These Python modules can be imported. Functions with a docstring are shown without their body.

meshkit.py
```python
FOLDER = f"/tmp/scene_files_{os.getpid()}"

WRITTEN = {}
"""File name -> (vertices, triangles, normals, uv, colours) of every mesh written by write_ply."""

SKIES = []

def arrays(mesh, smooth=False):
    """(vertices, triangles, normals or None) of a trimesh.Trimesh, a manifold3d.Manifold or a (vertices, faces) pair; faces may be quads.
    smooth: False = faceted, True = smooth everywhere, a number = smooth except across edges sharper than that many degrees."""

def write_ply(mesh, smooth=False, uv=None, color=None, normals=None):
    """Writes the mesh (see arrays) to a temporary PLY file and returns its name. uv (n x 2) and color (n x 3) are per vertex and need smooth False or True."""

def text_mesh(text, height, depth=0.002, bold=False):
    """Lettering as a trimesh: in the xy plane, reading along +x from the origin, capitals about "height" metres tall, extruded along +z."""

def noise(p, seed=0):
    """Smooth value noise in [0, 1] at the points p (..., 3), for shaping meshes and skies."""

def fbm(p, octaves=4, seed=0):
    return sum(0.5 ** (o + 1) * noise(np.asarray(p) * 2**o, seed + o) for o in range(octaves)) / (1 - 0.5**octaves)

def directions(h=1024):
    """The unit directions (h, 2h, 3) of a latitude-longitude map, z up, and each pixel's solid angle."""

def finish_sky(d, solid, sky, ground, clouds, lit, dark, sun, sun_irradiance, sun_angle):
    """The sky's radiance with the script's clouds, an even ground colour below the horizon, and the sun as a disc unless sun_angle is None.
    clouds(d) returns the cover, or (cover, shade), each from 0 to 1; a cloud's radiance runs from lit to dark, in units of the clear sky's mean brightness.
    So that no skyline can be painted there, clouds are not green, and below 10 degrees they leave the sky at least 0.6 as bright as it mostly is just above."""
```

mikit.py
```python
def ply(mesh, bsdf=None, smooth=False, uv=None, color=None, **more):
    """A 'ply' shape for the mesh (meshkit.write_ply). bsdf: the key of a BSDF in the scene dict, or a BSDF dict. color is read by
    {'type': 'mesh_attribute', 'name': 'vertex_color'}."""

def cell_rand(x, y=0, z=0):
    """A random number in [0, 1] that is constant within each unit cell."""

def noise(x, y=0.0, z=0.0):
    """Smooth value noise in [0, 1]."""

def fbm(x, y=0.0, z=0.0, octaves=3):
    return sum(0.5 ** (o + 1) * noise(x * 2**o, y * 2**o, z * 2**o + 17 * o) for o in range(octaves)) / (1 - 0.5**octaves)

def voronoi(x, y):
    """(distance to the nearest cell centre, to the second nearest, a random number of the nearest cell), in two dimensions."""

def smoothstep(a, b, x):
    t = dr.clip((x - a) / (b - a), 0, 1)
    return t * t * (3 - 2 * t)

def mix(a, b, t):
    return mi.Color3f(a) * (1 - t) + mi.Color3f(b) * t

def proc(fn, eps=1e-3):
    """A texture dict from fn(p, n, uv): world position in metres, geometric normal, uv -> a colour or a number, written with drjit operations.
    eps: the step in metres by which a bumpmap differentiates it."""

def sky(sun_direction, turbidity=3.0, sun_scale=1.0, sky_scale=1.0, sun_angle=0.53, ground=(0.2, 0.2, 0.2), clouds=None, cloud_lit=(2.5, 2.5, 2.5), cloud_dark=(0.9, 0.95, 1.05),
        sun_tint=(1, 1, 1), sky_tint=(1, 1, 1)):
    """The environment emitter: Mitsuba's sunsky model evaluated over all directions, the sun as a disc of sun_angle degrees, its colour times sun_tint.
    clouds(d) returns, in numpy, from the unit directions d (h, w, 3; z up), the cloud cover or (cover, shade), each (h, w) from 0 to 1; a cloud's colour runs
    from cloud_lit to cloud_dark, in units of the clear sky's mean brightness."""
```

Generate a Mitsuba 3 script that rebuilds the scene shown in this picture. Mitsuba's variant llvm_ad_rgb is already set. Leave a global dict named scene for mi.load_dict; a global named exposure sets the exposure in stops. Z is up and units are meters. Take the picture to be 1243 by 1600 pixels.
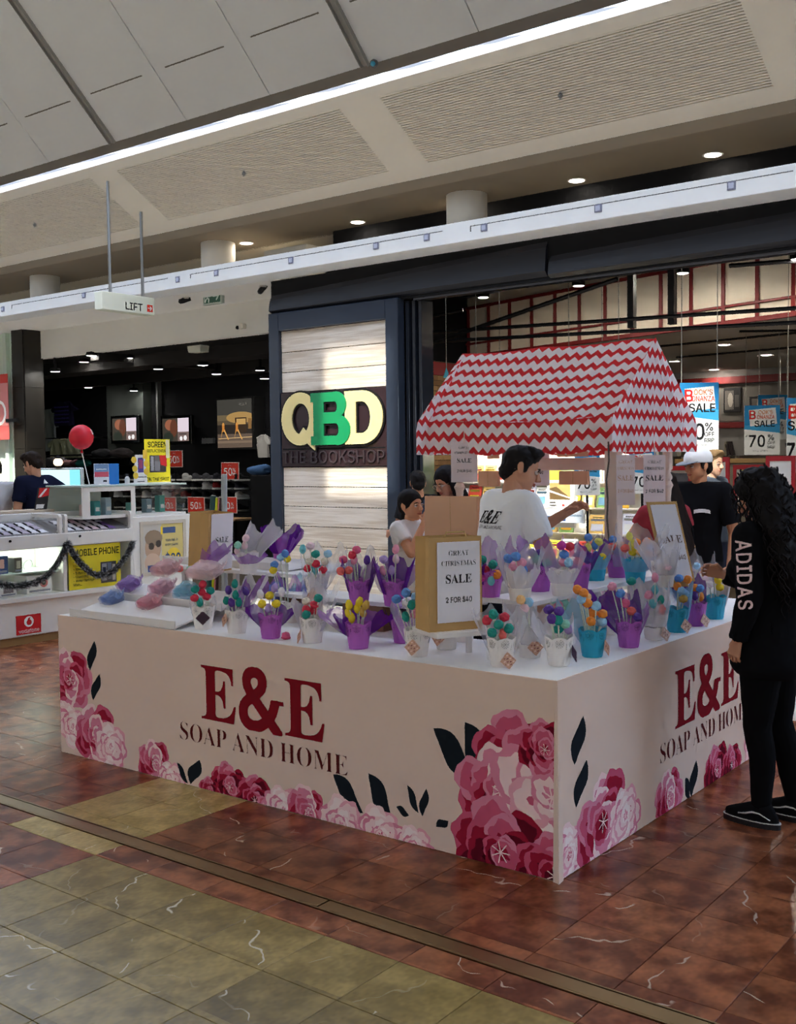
import math, random, json
import numpy as np, trimesh, manifold3d as m3, mapbox_earcut
import mitsuba as mi, drjit as dr
import mikit, meshkit
from mikit import proc, noise, fbm, voronoi, cell_rand, smoothstep, mix
from shapely import Polygon, box as sbox, union_all, affinity, LineString, Point
T = mi.ScalarTransform4f
scene, labels = {}, {}

# ---------------------------------------------------------------- camera, sky, exposure
FOCAL, YAW, PITCH, ROLL = 1670.8, math.radians(-37.7526), math.radians(-2.744), math.radians(-0.6582)
EYE = np.array([0, 0, 1.6])
FWD = np.array([math.sin(YAW)*math.cos(PITCH), math.cos(YAW)*math.cos(PITCH), math.sin(PITCH)])
_r = np.array([math.cos(YAW), -math.sin(YAW), 0]); _u = np.cross(_r, FWD)
RIGHT = _r*math.cos(ROLL) + _u*math.sin(ROLL); UP = -_r*math.sin(ROLL) + _u*math.cos(ROLL)
scene['camera'] = {'type': 'perspective', 'fov': math.degrees(2*math.atan(621.5/FOCAL)), 'fov_axis': 'x', 'near_clip': 0.05, 'far_clip': 200.0,
                   'to_world': T().look_at(origin=EYE.tolist(), target=(EYE+FWD).tolist(), up=UP.tolist())}
SUNK = 0.20
SUN = np.array([0.16, -0.66, 0.76])
def clouds(d):
    n = meshkit.fbm(d*np.array([3.0, 3.0, 6.0])+5.0, 4)
    return np.clip((n-0.40)*4, 0, 1), np.clip((n-0.55)*1.5, 0, 1)
scene['sky'] = mikit.sky(SUN, turbidity=3.0, sun_scale=SUNK, sky_scale=1.25, ground=(0.25, 0.24, 0.22), clouds=clouds, sun_tint=(0.85, 1.0, 1.18), cloud_lit=(1.9, 1.95, 2.1), cloud_dark=(1.2, 1.25, 1.4), sun_angle=1.2)
scene['sky']['sampling_weight'] = 40.0
exposure = 4.75
U = 2.0**-exposure   # radiance that the exposure brings to white

# ---------------------------------------------------------------- helpers
def ray(x, y): return FWD + (RIGHT*(x-621.5) - UP*(y-800.0))/FOCAL
def at_y(x, y, Y): d = ray(x, y); return EYE + d*((Y-EYE[1])/d[1])      # a measured point of the photo on a wall plane
def at_x(x, y, X): d = ray(x, y); return EYE + d*((X-EYE[0])/d[0])
def at_z(x, y, Z): d = ray(x, y); return EYE + d*((Z-EYE[2])/d[2])
def lin(c):
    c = np.asarray(c, float)/255.0
    return np.where(c <= 0.04045, c/12.92, ((c+0.055)/1.055)**2.4)
def L3(c): return {'type': 'rgb', 'value': [float(v) for v in lin(c)]}
ROUGH = {'matte': (0.85, 0.25), 'satin': (0.45, 0.4), 'gloss': (0.14, 0.5), 'cloth': (0.95, 0.08), 'skin': (0.55, 0.35), 'hair': (0.6, 0.12)}
def bsdf_of(kind, base):
    if kind == 'metal': return {'type': 'principled', 'base_color': base, 'metallic': 1.0, 'roughness': 0.32}
    r, s = ROUGH[kind]
    return {'type': 'principled', 'base_color': base, 'roughness': r, 'specular': s}
def mat(kind, c):
    key = 'material_%s_%d_%d_%d' % ((kind,)+tuple(int(v) for v in c))
    if key not in scene:
        scene[key] = {'type': 'twosided', 'bsdf': bsdf_of(kind, L3(c))}
    return key
for _k in ROUGH:
    scene['material_printed_'+_k] = {'type': 'twosided', 'bsdf': bsdf_of(_k, {'type': 'mesh_attribute', 'name': 'vertex_color'})}
def tulle(c, opacity):
    key = 'material_tulle_%d_%d_%d_%d' % (tuple(int(v) for v in c)+(int(opacity*100),))
    if key not in scene:
        scene[key] = {'type': 'blendbsdf', 'weight': 1-opacity, 'a': {'type': 'twosided', 'bsdf': {'type': 'diffuse', 'reflectance': L3(c)}}, 'b': {'type': 'null'}}
    return key
scene['material_pane'] = {'type': 'thindielectric', 'int_ior': 1.5}
def numbered(k):
    if k not in scene and k not in USED: USED.add(k); return k
    i = 1
    while '%s_%03d' % (k, i) in USED: i += 1
    k = '%s_%03d' % (k, i); USED.add(k); return k
USED = set()
def tag(k, label=None, cat=None, group=None, kind=None):
    d = labels.setdefault(k, {})
    for n, v in (('label', label), ('category', cat), ('group', group), ('kind', kind)):
        if v: d[n] = v
    return k
def thing(name, label, cat, group=None): return tag(numbered(name), label, cat, group)
def shape(mesh, m, smooth=False, color=None):
    if isinstance(mesh, m3.Manifold): mesh = tm(mesh)
    if color is None and isinstance(mesh, trimesh.Trimesh) and 'vc' in mesh.metadata: color = mesh.metadata['vc']
    if color is not None and smooth not in (True, False):
        smooth = True
    return mikit.ply(mesh, m, smooth=smooth, color=color)
def part(parent, name, mesh, m, smooth=False, label=None, kind=None, xf=None):
    k = numbered(parent+'__'+name)
    s = mesh if isinstance(mesh, dict) else shape(mesh, m, smooth)
    scene[k] = dict(s, to_world=xf) if xf is not None else s
    if label or kind: tag(k, label, kind=kind)
    return k
def solid(name, mesh, m, label, cat, group=None, smooth=False, xf=None):
    k = thing(name, label, cat, group)
    s = mesh if isinstance(mesh, dict) else shape(mesh, m, smooth)
    scene[k] = dict(s, to_world=xf) if xf is not None else s
    return k
def struct(name, mesh, m, smooth=False, label=None):
    k = numbered(name); scene[k] = shape(mesh, m, smooth); return tag(k, label, kind='structure')
def lamp_shape(mesh, rgb, weight=1.0, m='material_lampface'):
    s = mikit.ply(mesh, m); s['emitter'] = {'type': 'area', 'radiance': {'type': 'rgb', 'value': [float(v) for v in rgb]}, 'sampling_weight': weight}
    return s
scene['material_lampface'] = {'type': 'diffuse', 'reflectance': {'type': 'rgb', 'value': [0.6, 0.6, 0.6]}}
# meshes
def tm(man):
    m = man.to_mesh(); return trimesh.Trimesh(np.array(m.vert_properties)[:, :3], np.array(m.tri_verts), process=False)
def man(t): return m3.Manifold(m3.Mesh(np.asarray(t.vertices, np.float32), np.asarray(t.faces, np.uint32)))
def cat(*ms):
    ms = [m for m in (ms[0] if len(ms) == 1 and isinstance(ms[0], (list, tuple)) else ms)]
    vc = [m.metadata.get('vc') for m in ms]
    o = trimesh.util.concatenate([trimesh.Trimesh(m.vertices, m.faces, process=False) for m in ms])
    if all(v is not None for v in vc): o.metadata['vc'] = np.vstack(vc)
    return o
def paint(m, c):
    m = trimesh.Trimesh(m.vertices, m.faces, process=False); m.metadata['vc'] = np.tile(lin(c), (len(m.vertices), 1)); return m
def bx(x0, x1, y0, y1, z0, z1, b=0.0):
    x0, x1, y0, y1, z0, z1 = min(x0, x1), max(x0, x1), min(y0, y1), max(y0, y1), min(z0, z1), max(z0, z1)
    if b <= 0:
        m = trimesh.creation.box(extents=(x1-x0, y1-y0, z1-z0)); m.apply_translation(((x0+x1)/2, (y0+y1)/2, (z0+z1)/2)); return m
    pts = []
    for X in (0, 1):
        for Y in (0, 1):
            for Z in (0, 1):
                p = np.array([(x0, x1)[X], (y0, y1)[Y], (z0, z1)[Z]]); s = np.array([1-2*X, 1-2*Y, 1-2*Z])*b
                for a in range(3):
                    q = p+s; q[a] = p[a]; pts.append(q)
    return tm(m3.Manifold.hull_points(np.array(pts)))
def frame(o, ex, ey):
    ex, ey = np.asarray(ex, float), np.asarray(ey, float); ez = np.cross(ex, ey); ez /= np.linalg.norm(ez)
    M = np.eye(4); M[:3, 0], M[:3, 1], M[:3, 2], M[:3, 3] = ex, ey, ez, o; return M
def moved(m, M):
    o = m.copy(); o.apply_transform(M)
    if 'vc' in m.metadata: o.metadata['vc'] = m.metadata['vc']
    return o
def shift(m, x, y, z): M = np.eye(4); M[:3, 3] = x, y, z; return moved(m, M)
def tube(pts, r, n=8, caps=True):
    p = np.asarray(pts, float); r = np.broadcast_to(r, (len(p),)).astype(float)
    t = np.gradient(p, axis=0); t /= np.linalg.norm(t, axis=1, keepdims=True)+1e-12
    a = np.cross(t[0], [0, 0, 1.0] if abs(t[0][2]) < 0.9 else [1.0, 0, 0]); a /= np.linalg.norm(a); rings = []
    ang = np.arange(n)*2*np.pi/n
    for i in range(len(p)):
        a = a-t[i]*(a@t[i]); a /= np.linalg.norm(a)+1e-12; b = np.cross(t[i], a)
        rings.append(p[i]+r[i]*(np.cos(ang)[:, None]*a+np.sin(ang)[:, None]*b))
    v = np.vstack(rings); f = []
    for i in range(len(p)-1):
        for j in range(n):
            A, B = i*n+j, i*n+(j+1) % n; f += [[A, B, B+n], [A, B+n, A+n]]
    if caps:
        v = np.vstack([v, p[0], p[-1]]); c0, c1 = len(v)-2, len(v)-1; e = (len(p)-1)*n
        for j in range(n): f += [[c0, (j+1) % n, j], [c1, e+j, e+(j+1) % n]]
    return trimesh.Trimesh(v, f, process=False)
def lathe(prof, n=24):
    prof = np.asarray(prof, float); ang = np.arange(n)*2*np.pi/n
    v = np.vstack([np.c_[r*np.cos(ang), r*np.sin(ang), np.full(n, z)] for r, z in prof]); f = []
    for i in range(len(prof)-1):
        for j in range(n):
            A, B = i*n+j, i*n+(j+1) % n; f += [[A, B, B+n], [A, B+n, A+n]]
    return trimesh.Trimesh(v, f, process=False)
def ball(c, r, sub=2, s=(1, 1, 1)):
    m = trimesh.creation.icosphere(subdivisions=sub, radius=1.0); m.vertices = m.vertices*np.asarray(s)*r+np.asarray(c); return m
def quad(p):
    p = np.asarray(p, float); return trimesh.Trimesh(p, [[0, 1, 2], [0, 2, 3]], process=False)
def polys(g):
    if g.is_empty: return []
    return [p for p in getattr(g, 'geoms', [g]) if p.geom_type == 'Polygon' and p.area > 1e-9]
def flat(g):
    vs, fs, n = [], [], 0
    for p in polys(g):
        rings = [np.array(p.exterior.coords[:-1])]+[np.array(h.coords[:-1]) for h in p.interiors]
        v = np.vstack(rings); tri = mapbox_earcut.triangulate_float64(v, np.cumsum([len(r) for r in rings]).astype(np.uint32)).reshape(-1, 3)
        a = v[tri]; cr = (a[:, 1, 0]-a[:, 0, 0])*(a[:, 2, 1]-a[:, 0, 1])-(a[:, 1, 1]-a[:, 0, 1])*(a[:, 2, 0]-a[:, 0, 0])
        tri = np.where((cr < 0)[:, None], tri[:, ::-1], tri)
        vs.append(np.c_[v, np.zeros(len(v))]); fs.append(tri+n); n += len(v)
    return trimesh.Trimesh(np.vstack(vs), np.vstack(fs).astype(int), process=False)
def art(items, z=0.0):
    """Flat print: (polygon, colour) painted one over the other, cut so that nothing overlaps; one mesh with colours."""
    done, left = [], None
    for g, c in reversed(items):
        g = g.buffer(0); v = g if left is None else g.difference(left); left = g if left is None else left.union(g)
        if polys(v): done.append(paint(flat(union_all(polys(v))), c))
    m = cat(done); m.vertices[:, 2] += z; return m
def prism(g, depth, z0=0.0):
    ms = [trimesh.creation.extrude_polygon(p, depth, engine='earcut') for p in polys(g)]
    m = trimesh.util.concatenate(ms); m.apply_translation((0, 0, z0)); return m
_txt = {}
def text2(s, h, bold=False, sx=1.0, center=True):
    """Sans lettering as flat polygons mesh at cap height h (the upper faces of meshkit's lettering)."""
    k = (s, bold)
    if k not in _txt:
        t = meshkit.text_mesh(s, 0.1, 0.01, bold); up = (t.face_normals[:, 2] > 0.9)
        f = t.faces[up]; u, inv = np.unique(f, return_inverse=True); v = t.vertices[u].copy(); v[:, 2] = 0
        _txt[k] = (v, inv.reshape(-1, 3))
    v, f = _txt[k]; v = v*(h/0.1); v = v*[sx, 1, 1]
    if center: v = v-[(v[:, 0].min()+v[:, 0].max())/2, h/2, 0]
    return trimesh.Trimesh(v, f, process=False)
GLYPH = json.loads('''{"S":[831,[[[91,337],[134,334],[157,246],[189,174],[238,104],[285,66],[357,37],[442,31],[501,46],[556,87],[591,161],[591,214],[574,261],[507,325],[274,443],[169,529],[131,583],[111,640],[111,777],[143,860],[177,906],[274,971],[337,989],[426,991],[645,946],[671,962],[680,991],[723,991],[720,677],[686,677],[662,749],[605,845],[547,899],[474,937],[392,946],[322,925],[281,890],[254,825],[266,751],[304,704],[379,655],[631,531],[726,440],[760,349],[763,237],[746,169],[697,89],[629,31],[506,-14],[354,-20],[170,26],[144,10],[131,-23],[91,-23]]]],"O":[1117,[[[60,426],[60,543],[77,634],[123,743],[160,800],[217,863],[309,929],[391,966],[494,989],[603,991],[694,977],[763,954],[874,889],[940,826],[994,749],[1040,640],[1057,554],[1060,446],[1046,351],[1017,269],[951,160],[877,86],[809,40],[717,0],[623,-20],[517,-23],[414,-6],[306,40],[243,83],[177,146],[120,229],[77,334]],[[309,427],[323,298],[349,202],[386,127],[441,67],[511,32],[585,26],[661,49],[719,99],[765,182],[794,292],[806,395],[806,568],[794,665],[765,772],[722,853],[676,902],[606,937],[532,943],[445,914],[392,864],[355,798],[323,685],[309,548]]]],"A":[928,[[[-20,37],[30,49],[77,99],[434,986],[477,991],[826,162],[881,64],[905,46],[943,40],[943,0],[486,0],[489,40],[572,52],[603,89],[591,146],[533,280],[218,276],[163,140],[160,86],[173,64],[202,46],[271,40],[271,0],[-20,0]],[[246,349],[511,346],[377,670],[366,655]]]],"P":[888,[[[31,0],[31,37],[85,43],[121,58],[145,85],[157,130],[157,842],[139,892],[121,911],[74,928],[34,931],[34,969],[571,966],[691,946],[786,894],[840,831],[869,746],[863,634],[820,549],[751,489],[680,457],[560,437],[389,434],[392,111],[401,85],[425,58],[460,43],[514,37],[514,0]],[[389,493],[459,489],[541,509],[579,539],[611,603],[620,753],[608,814],[573,879],[514,911],[426,914],[398,896],[389,874]]]],"N":[1051,[[[37,0],[37,37],[97,43],[130,58],[148,79],[160,124],[160,825],[76,922],[37,934],[37,969],[334,969],[827,368],[828,857],[820,886],[798,911],[706,931],[703,969],[1020,969],[1020,931],[946,920],[915,896],[897,831],[897,-23],[857,-23],[843,-9],[233,735],[229,126],[240,82],[261,58],[312,40],[354,37],[354,0]]]],"D":[1054,[[[31,931],[31,969],[563,966],[703,937],[771,909],[846,860],[914,786],[954,714],[983,626],[994,549],[994,417],[974,300],[934,203],[891,143],[843,97],[780,57],[637,11],[537,0],[43,0],[43,37],[111,49],[139,70],[157,129],[157,827],[148,875],[124,910],[83,928]],[[389,115],[404,73],[452,51],[537,57],[604,83],[653,124],[691,179],[734,318],[746,542],[731,668],[711,743],[671,824],[622,876],[569,905],[511,920],[422,914],[401,895],[389,860]]]],"H":[1114,[[[31,0],[31,37],[85,43],[121,58],[145,85],[157,130],[157,842],[139,892],[121,911],[74,928],[34,931],[34,969],[514,969],[514,931],[436,920],[407,899],[394,877],[393,534],[725,537],[723,869],[692,914],[600,931],[600,969],[1080,969],[1080,934],[990,911],[966,881],[957,845],[957,132],[966,96],[990,61],[1029,43],[1080,37],[1080,0],[600,0],[600,37],[654,43],[689,58],[720,100],[721,469],[389,466],[392,111],[401,85],[425,58],[460,43],[514,37],[514,0]]]],"M":[1348,[[[29,0],[29,37],[91,46],[136,73],[160,141],[157,863],[148,890],[124,914],[31,931],[31,969],[394,969],[674,313],[954,969],[1314,969],[1311,931],[1248,920],[1213,893],[1191,830],[1194,118],[1209,74],[1227,55],[1311,37],[1311,0],[840,0],[840,37],[930,58],[951,79],[966,129],[962,824],[614,0],[571,3],[240,792],[227,803],[226,129],[253,64],[286,46],[360,37],[360,0]]]],"E":[940,[[[29,34],[86,40],[127,58],[151,94],[160,138],[157,842],[139,895],[121,914],[85,928],[34,931],[34,969],[849,969],[849,680],[814,680],[803,746],[776,807],[742,850],[692,882],[556,914],[441,914],[400,895],[389,853],[390,524],[474,529],[533,555],[585,628],[611,734],[649,734],[649,252],[611,251],[588,369],[541,436],[477,466],[391,471],[389,121],[404,78],[449,60],[582,63],[686,89],[753,126],[793,164],[836,225],[874,306],[911,306],[857,0],[29,0]]]],"G":[1080,[[[60,423],[66,591],[103,714],[169,820],[274,914],[357,957],[466,986],[623,986],[711,966],[809,929],[839,929],[868,947],[891,991],[931,989],[931,654],[891,654],[854,744],[805,816],[744,876],[669,922],[611,940],[546,943],[477,925],[430,896],[375,829],[332,714],[311,571],[311,404],[337,249],[375,156],[409,107],[450,69],[511,37],[627,29],[678,44],[717,85],[729,129],[729,294],[717,341],[696,365],[648,383],[586,386],[586,423],[1063,423],[1063,386],[994,377],[964,353],[954,332],[949,60],[794,6],[640,-20],[480,-17],[334,23],[231,86],[146,177],[86,297]]]],"R":[1005,[[[31,0],[31,37],[85,43],[121,58],[145,85],[157,130],[157,842],[139,892],[121,911],[74,928],[34,931],[34,969],[594,963],[731,931],[820,880],[854,840],[883,769],[886,671],[871,620],[849,580],[803,534],[674,472],[947,70],[980,43],[1023,37],[1023,0],[720,0],[425,451],[389,448],[392,112],[401,85],[425,58],[460,43],[514,37],[514,0]],[[389,501],[465,497],[549,517],[607,564],[628,602],[646,684],[634,809],[607,862],[549,905],[452,917],[416,908],[395,883]]]],"T":[900,[[[23,968],[874,969],[874,674],[837,674],[814,778],[776,841],[739,876],[651,914],[560,917],[563,120],[575,82],[596,58],[643,40],[697,37],[697,0],[194,0],[194,37],[245,40],[293,58],[311,76],[328,123],[331,917],[243,914],[153,870],[112,827],[86,781],[63,677],[23,674]]]],"C":[997,[[[57,426],[60,571],[97,706],[177,831],[274,914],[366,960],[494,989],[634,983],[800,929],[836,926],[876,953],[891,991],[929,991],[929,654],[891,657],[825,790],[727,891],[626,937],[541,943],[451,914],[392,861],[346,774],[314,642],[306,427],[314,338],[346,217],[398,130],[444,89],[508,60],[553,51],[648,54],[732,80],[795,115],[914,226],[951,186],[869,91],[803,43],[700,-3],[586,-23],[426,-11],[297,37],[217,94],[126,206],[80,309]]]],"I":[554,[[[29,931],[29,969],[520,969],[520,931],[466,928],[419,911],[392,865],[389,138],[412,73],[466,46],[523,37],[523,0],[29,0],[29,37],[100,52],[142,81],[160,138],[160,848],[151,886],[133,911],[83,928]]]],"L":[908,[[[31,0],[31,37],[85,43],[121,58],[145,85],[157,130],[157,842],[148,878],[124,911],[80,928],[34,931],[34,969],[531,969],[531,931],[480,931],[427,916],[406,898],[389,848],[394,97],[413,72],[453,60],[582,63],[675,86],[733,118],[785,167],[822,222],[869,329],[909,329],[854,0]]]],"B":[942,[[[31,969],[591,963],[723,929],[794,880],[820,846],[840,791],[843,720],[829,663],[803,620],[763,583],[630,526],[780,469],[846,414],[871,374],[889,317],[886,220],[863,154],[817,94],[729,37],[589,3],[34,0],[34,37],[86,43],[124,61],[145,88],[157,132],[157,833],[136,899],[97,926],[34,931]],[[389,110],[413,63],[452,51],[496,51],[576,78],[620,137],[640,235],[631,363],[602,427],[538,474],[454,491],[389,489]],[[389,541],[451,537],[515,552],[567,587],[594,637],[606,701],[597,823],[565,887],[523,914],[440,923],[410,914],[395,895]]]],"Q":[1117,[[[60,426],[63,566],[97,691],[171,814],[280,911],[369,957],[443,980],[603,991],[714,971],[843,911],[954,809],[1026,683],[1057,554],[1054,394],[1023,280],[949,157],[863,77],[706,-5],[758,-87],[831,-145],[921,-171],[1046,-157],[1051,-197],[929,-234],[763,-246],[637,-223],[546,-180],[454,-97],[396,-1],[263,66],[169,154],[100,269]],[[309,427],[323,298],[346,211],[384,133],[438,70],[511,32],[588,26],[672,55],[713,90],[763,171],[791,269],[806,375],[809,542],[797,657],[765,775],[725,850],[676,902],[606,937],[532,943],[445,914],[392,864],[355,798],[323,685],[309,548]]]],"K":[1085,[[[34,0],[34,37],[106,49],[139,73],[160,141],[157,851],[124,911],[80,928],[37,931],[34,969],[517,969],[514,931],[425,914],[394,871],[393,505],[679,790],[734,859],[740,900],[725,916],[671,931],[620,931],[617,969],[1034,969],[1031,931],[986,931],[920,911],[816,845],[579,606],[995,87],[1042,49],[1106,37],[1106,0],[597,0],[597,37],[695,49],[708,66],[705,92],[424,452],[389,419],[394,106],[409,73],[431,55],[517,37],[517,0]]]],"Z":[940,[[[43,26],[583,910],[412,914],[285,888],[244,865],[198,818],[152,735],[131,674],[97,671],[120,969],[866,969],[863,937],[331,67],[562,63],[692,97],[753,138],[796,187],[837,259],[866,349],[900,349],[866,0],[43,0]]]],"&":[1102,[[[37,217],[40,334],[77,434],[146,511],[232,575],[163,674],[137,746],[131,843],[157,937],[214,1009],[294,1054],[380,1074],[520,1069],[609,1034],[669,983],[703,926],[720,860],[720,774],[694,691],[654,634],[546,539],[746,347],[777,399],[814,526],[831,546],[980,551],[1011,537],[1020,500],[986,386],[940,280],[891,206],[1077,23],[1083,-11],[1054,-40],[863,-40],[746,64],[617,-14],[529,-43],[440,-54],[291,-46],[183,-6],[100,63],[60,129]],[[249,244],[264,202],[296,167],[378,137],[503,149],[606,201],[365,434],[307,393],[266,350],[249,300]],[[334,798],[358,736],[409,676],[461,712],[499,753],[514,786],[517,828],[508,855],[484,880],[454,891],[403,891],[347,859]]]]}''')
def serif(s, h, thin=0.0, sx=1.0, track=0.0):
    """Serif capitals as a shapely geometry, cap height h, starting at x=0."""
    x, out = 0.0, []
    for ch in s:
        if ch == ' ': x += 380; continue
        adv, rings = GLYPH[ch]; g = None
        for r in rings:
            p = Polygon(r).buffer(0); g = p if g is None else g.symmetric_difference(p)
        if ch == '&': g = g.union(sbox(830, 480, 1110, 545)).intersection(sbox(-50, -40, 1200, 1100))
        if thin: g = g.buffer(-thin)
        out.append(affinity.translate(g, x, 0)); x += adv+track
    return affinity.scale(union_all(out), h/969*sx, h/969, origin=(0, 0))
def centered(g, x, y):
    a, b, c, d = g.bounds; return affinity.translate(g, x-(a+c)/2, y-(b+d)/2)
def ell(x, y, a, b=None, rot=0): return affinity.rotate(affinity.scale(Point(0, 0).buffer(1, 8), a, b or a), rot, origin=(0, 0)) if x == 0 == y else affinity.translate(affinity.rotate(affinity.scale(Point(0, 0).buffer(1, 8), a, b or a), rot, origin=(0, 0)), x, y)
def rect(x0, y0, x1, y1): return sbox(min(x0, x1), min(y0, y1), max(x0, x1), max(y0, y1))
def textcol(s, h, c, x, y, z=0.0008, bold=False, sx=1.0, slant=0.0):
    t = text2(s, h, bold, sx); t.vertices = t.vertices+np.c_[t.vertices[:, 1]*slant, 0*t.vertices[:, 0], 0*t.vertices[:, 0]]
    return shift(paint(t, c), x, y, z)
P_ = 'material_printed_'
ORD_ = 'first second third fourth fifth sixth seventh eighth ninth tenth eleventh twelfth thirteenth fourteenth fifteenth sixteenth seventeenth eighteenth nineteenth twentieth'.split()
def nth(n): return ORD_[n-1] if n <= 20 else 'twenty-'+ORD_[n-21] if n < 30 else 'thirtieth' if n == 30 else 'thirty-'+ORD_[n-31] if n < 40 else 'fortieth' if n == 40 else 'forty-'+ORD_[n-41]
# ---------------------------------------------------------------- the setting: floor
def marble(a, b, vein, k):
    a, b, vein = lin(a).tolist(), lin(b).tolist(), lin(vein).tolist()
    def fn(p, n, uv):
        ix, iy = dr.floor((p.x+2.69)/0.315), dr.floor((p.y-2.95)/0.298)
        r1, r2 = cell_rand(ix, iy, k), cell_rand(ix, iy, k+1)
        x, y = p.x*5+r1*40, p.y*5+r2*40
        t = fbm(x*2.2, y*2.2, 0.0, 4)
        col = mix(a, b, smoothstep(0.2, 0.8, t))*(0.82+0.36*r2)
        col = col*(0.88+0.24*noise(p.x*90, p.y*60))
        th = r1*6.28; u, v = (p.x+2.69)/0.315-ix-0.5, (p.y-2.95)/0.298-iy-0.5
        dist = dr.abs(u*dr.sin(th)+v*dr.cos(th)+0.22*(fbm(p.x*9+r2*30, p.y*9, 2.0, 3)-0.5)*2+(r2-0.5)*0.7)
        along = noise(p.x*16+r1*50, p.y*16, 7.0)
        ridge = smoothstep(0.019, 0.003, dist/(0.25+1.1*along))*smoothstep(0.42, 0.62, along)*dr.select(r2*7.3-dr.floor(r2*7.3) > 0.45, 1.0, 0.25)
        return mix(col, vein, ridge*0.75)
    return fn
def stone(a, b, v, k): return {'type': 'principled', 'base_color': proc(marble(a, b, v, k)), 'roughness': 0.24, 'specular': 0.32}
scene['material_marble_red'] = stone((98, 50, 32), (156, 96, 64), (215, 195, 175), 1)
scene['material_marble_green'] = stone((126, 108, 60), (156, 136, 82), (220, 214, 196), 11)
scene['material_marble_yellow'] = stone((160, 138, 84), (190, 168, 112), (215, 205, 180), 21)
scene['material_marble_cream'] = {'type': 'principled', 'base_color': L3((226, 218, 202)), 'roughness': 0.3, 'specular': 0.4}
struct('floor', bx(-24, 8, -12, 26, -0.12, -0.006), mat('matte', (70, 60, 48)), label='polished marble tile floor of the shopping mall')
def tile(w, h): return bx(0.0012, w-0.0012, 0.0012, h-0.0012, -0.02, 0.0, 0.0012)
PX, X0 = 0.315, -2.69
rows = [(2.64-0.305*(k+1), 0.305, 'S') for k in range(42)]+[(2.64, 0.143, 'H'), (2.877, 0.073, 'N')]+[(2.95+0.298*k, 0.298, 'N') for k in range(20)]
_tiles = []
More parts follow.
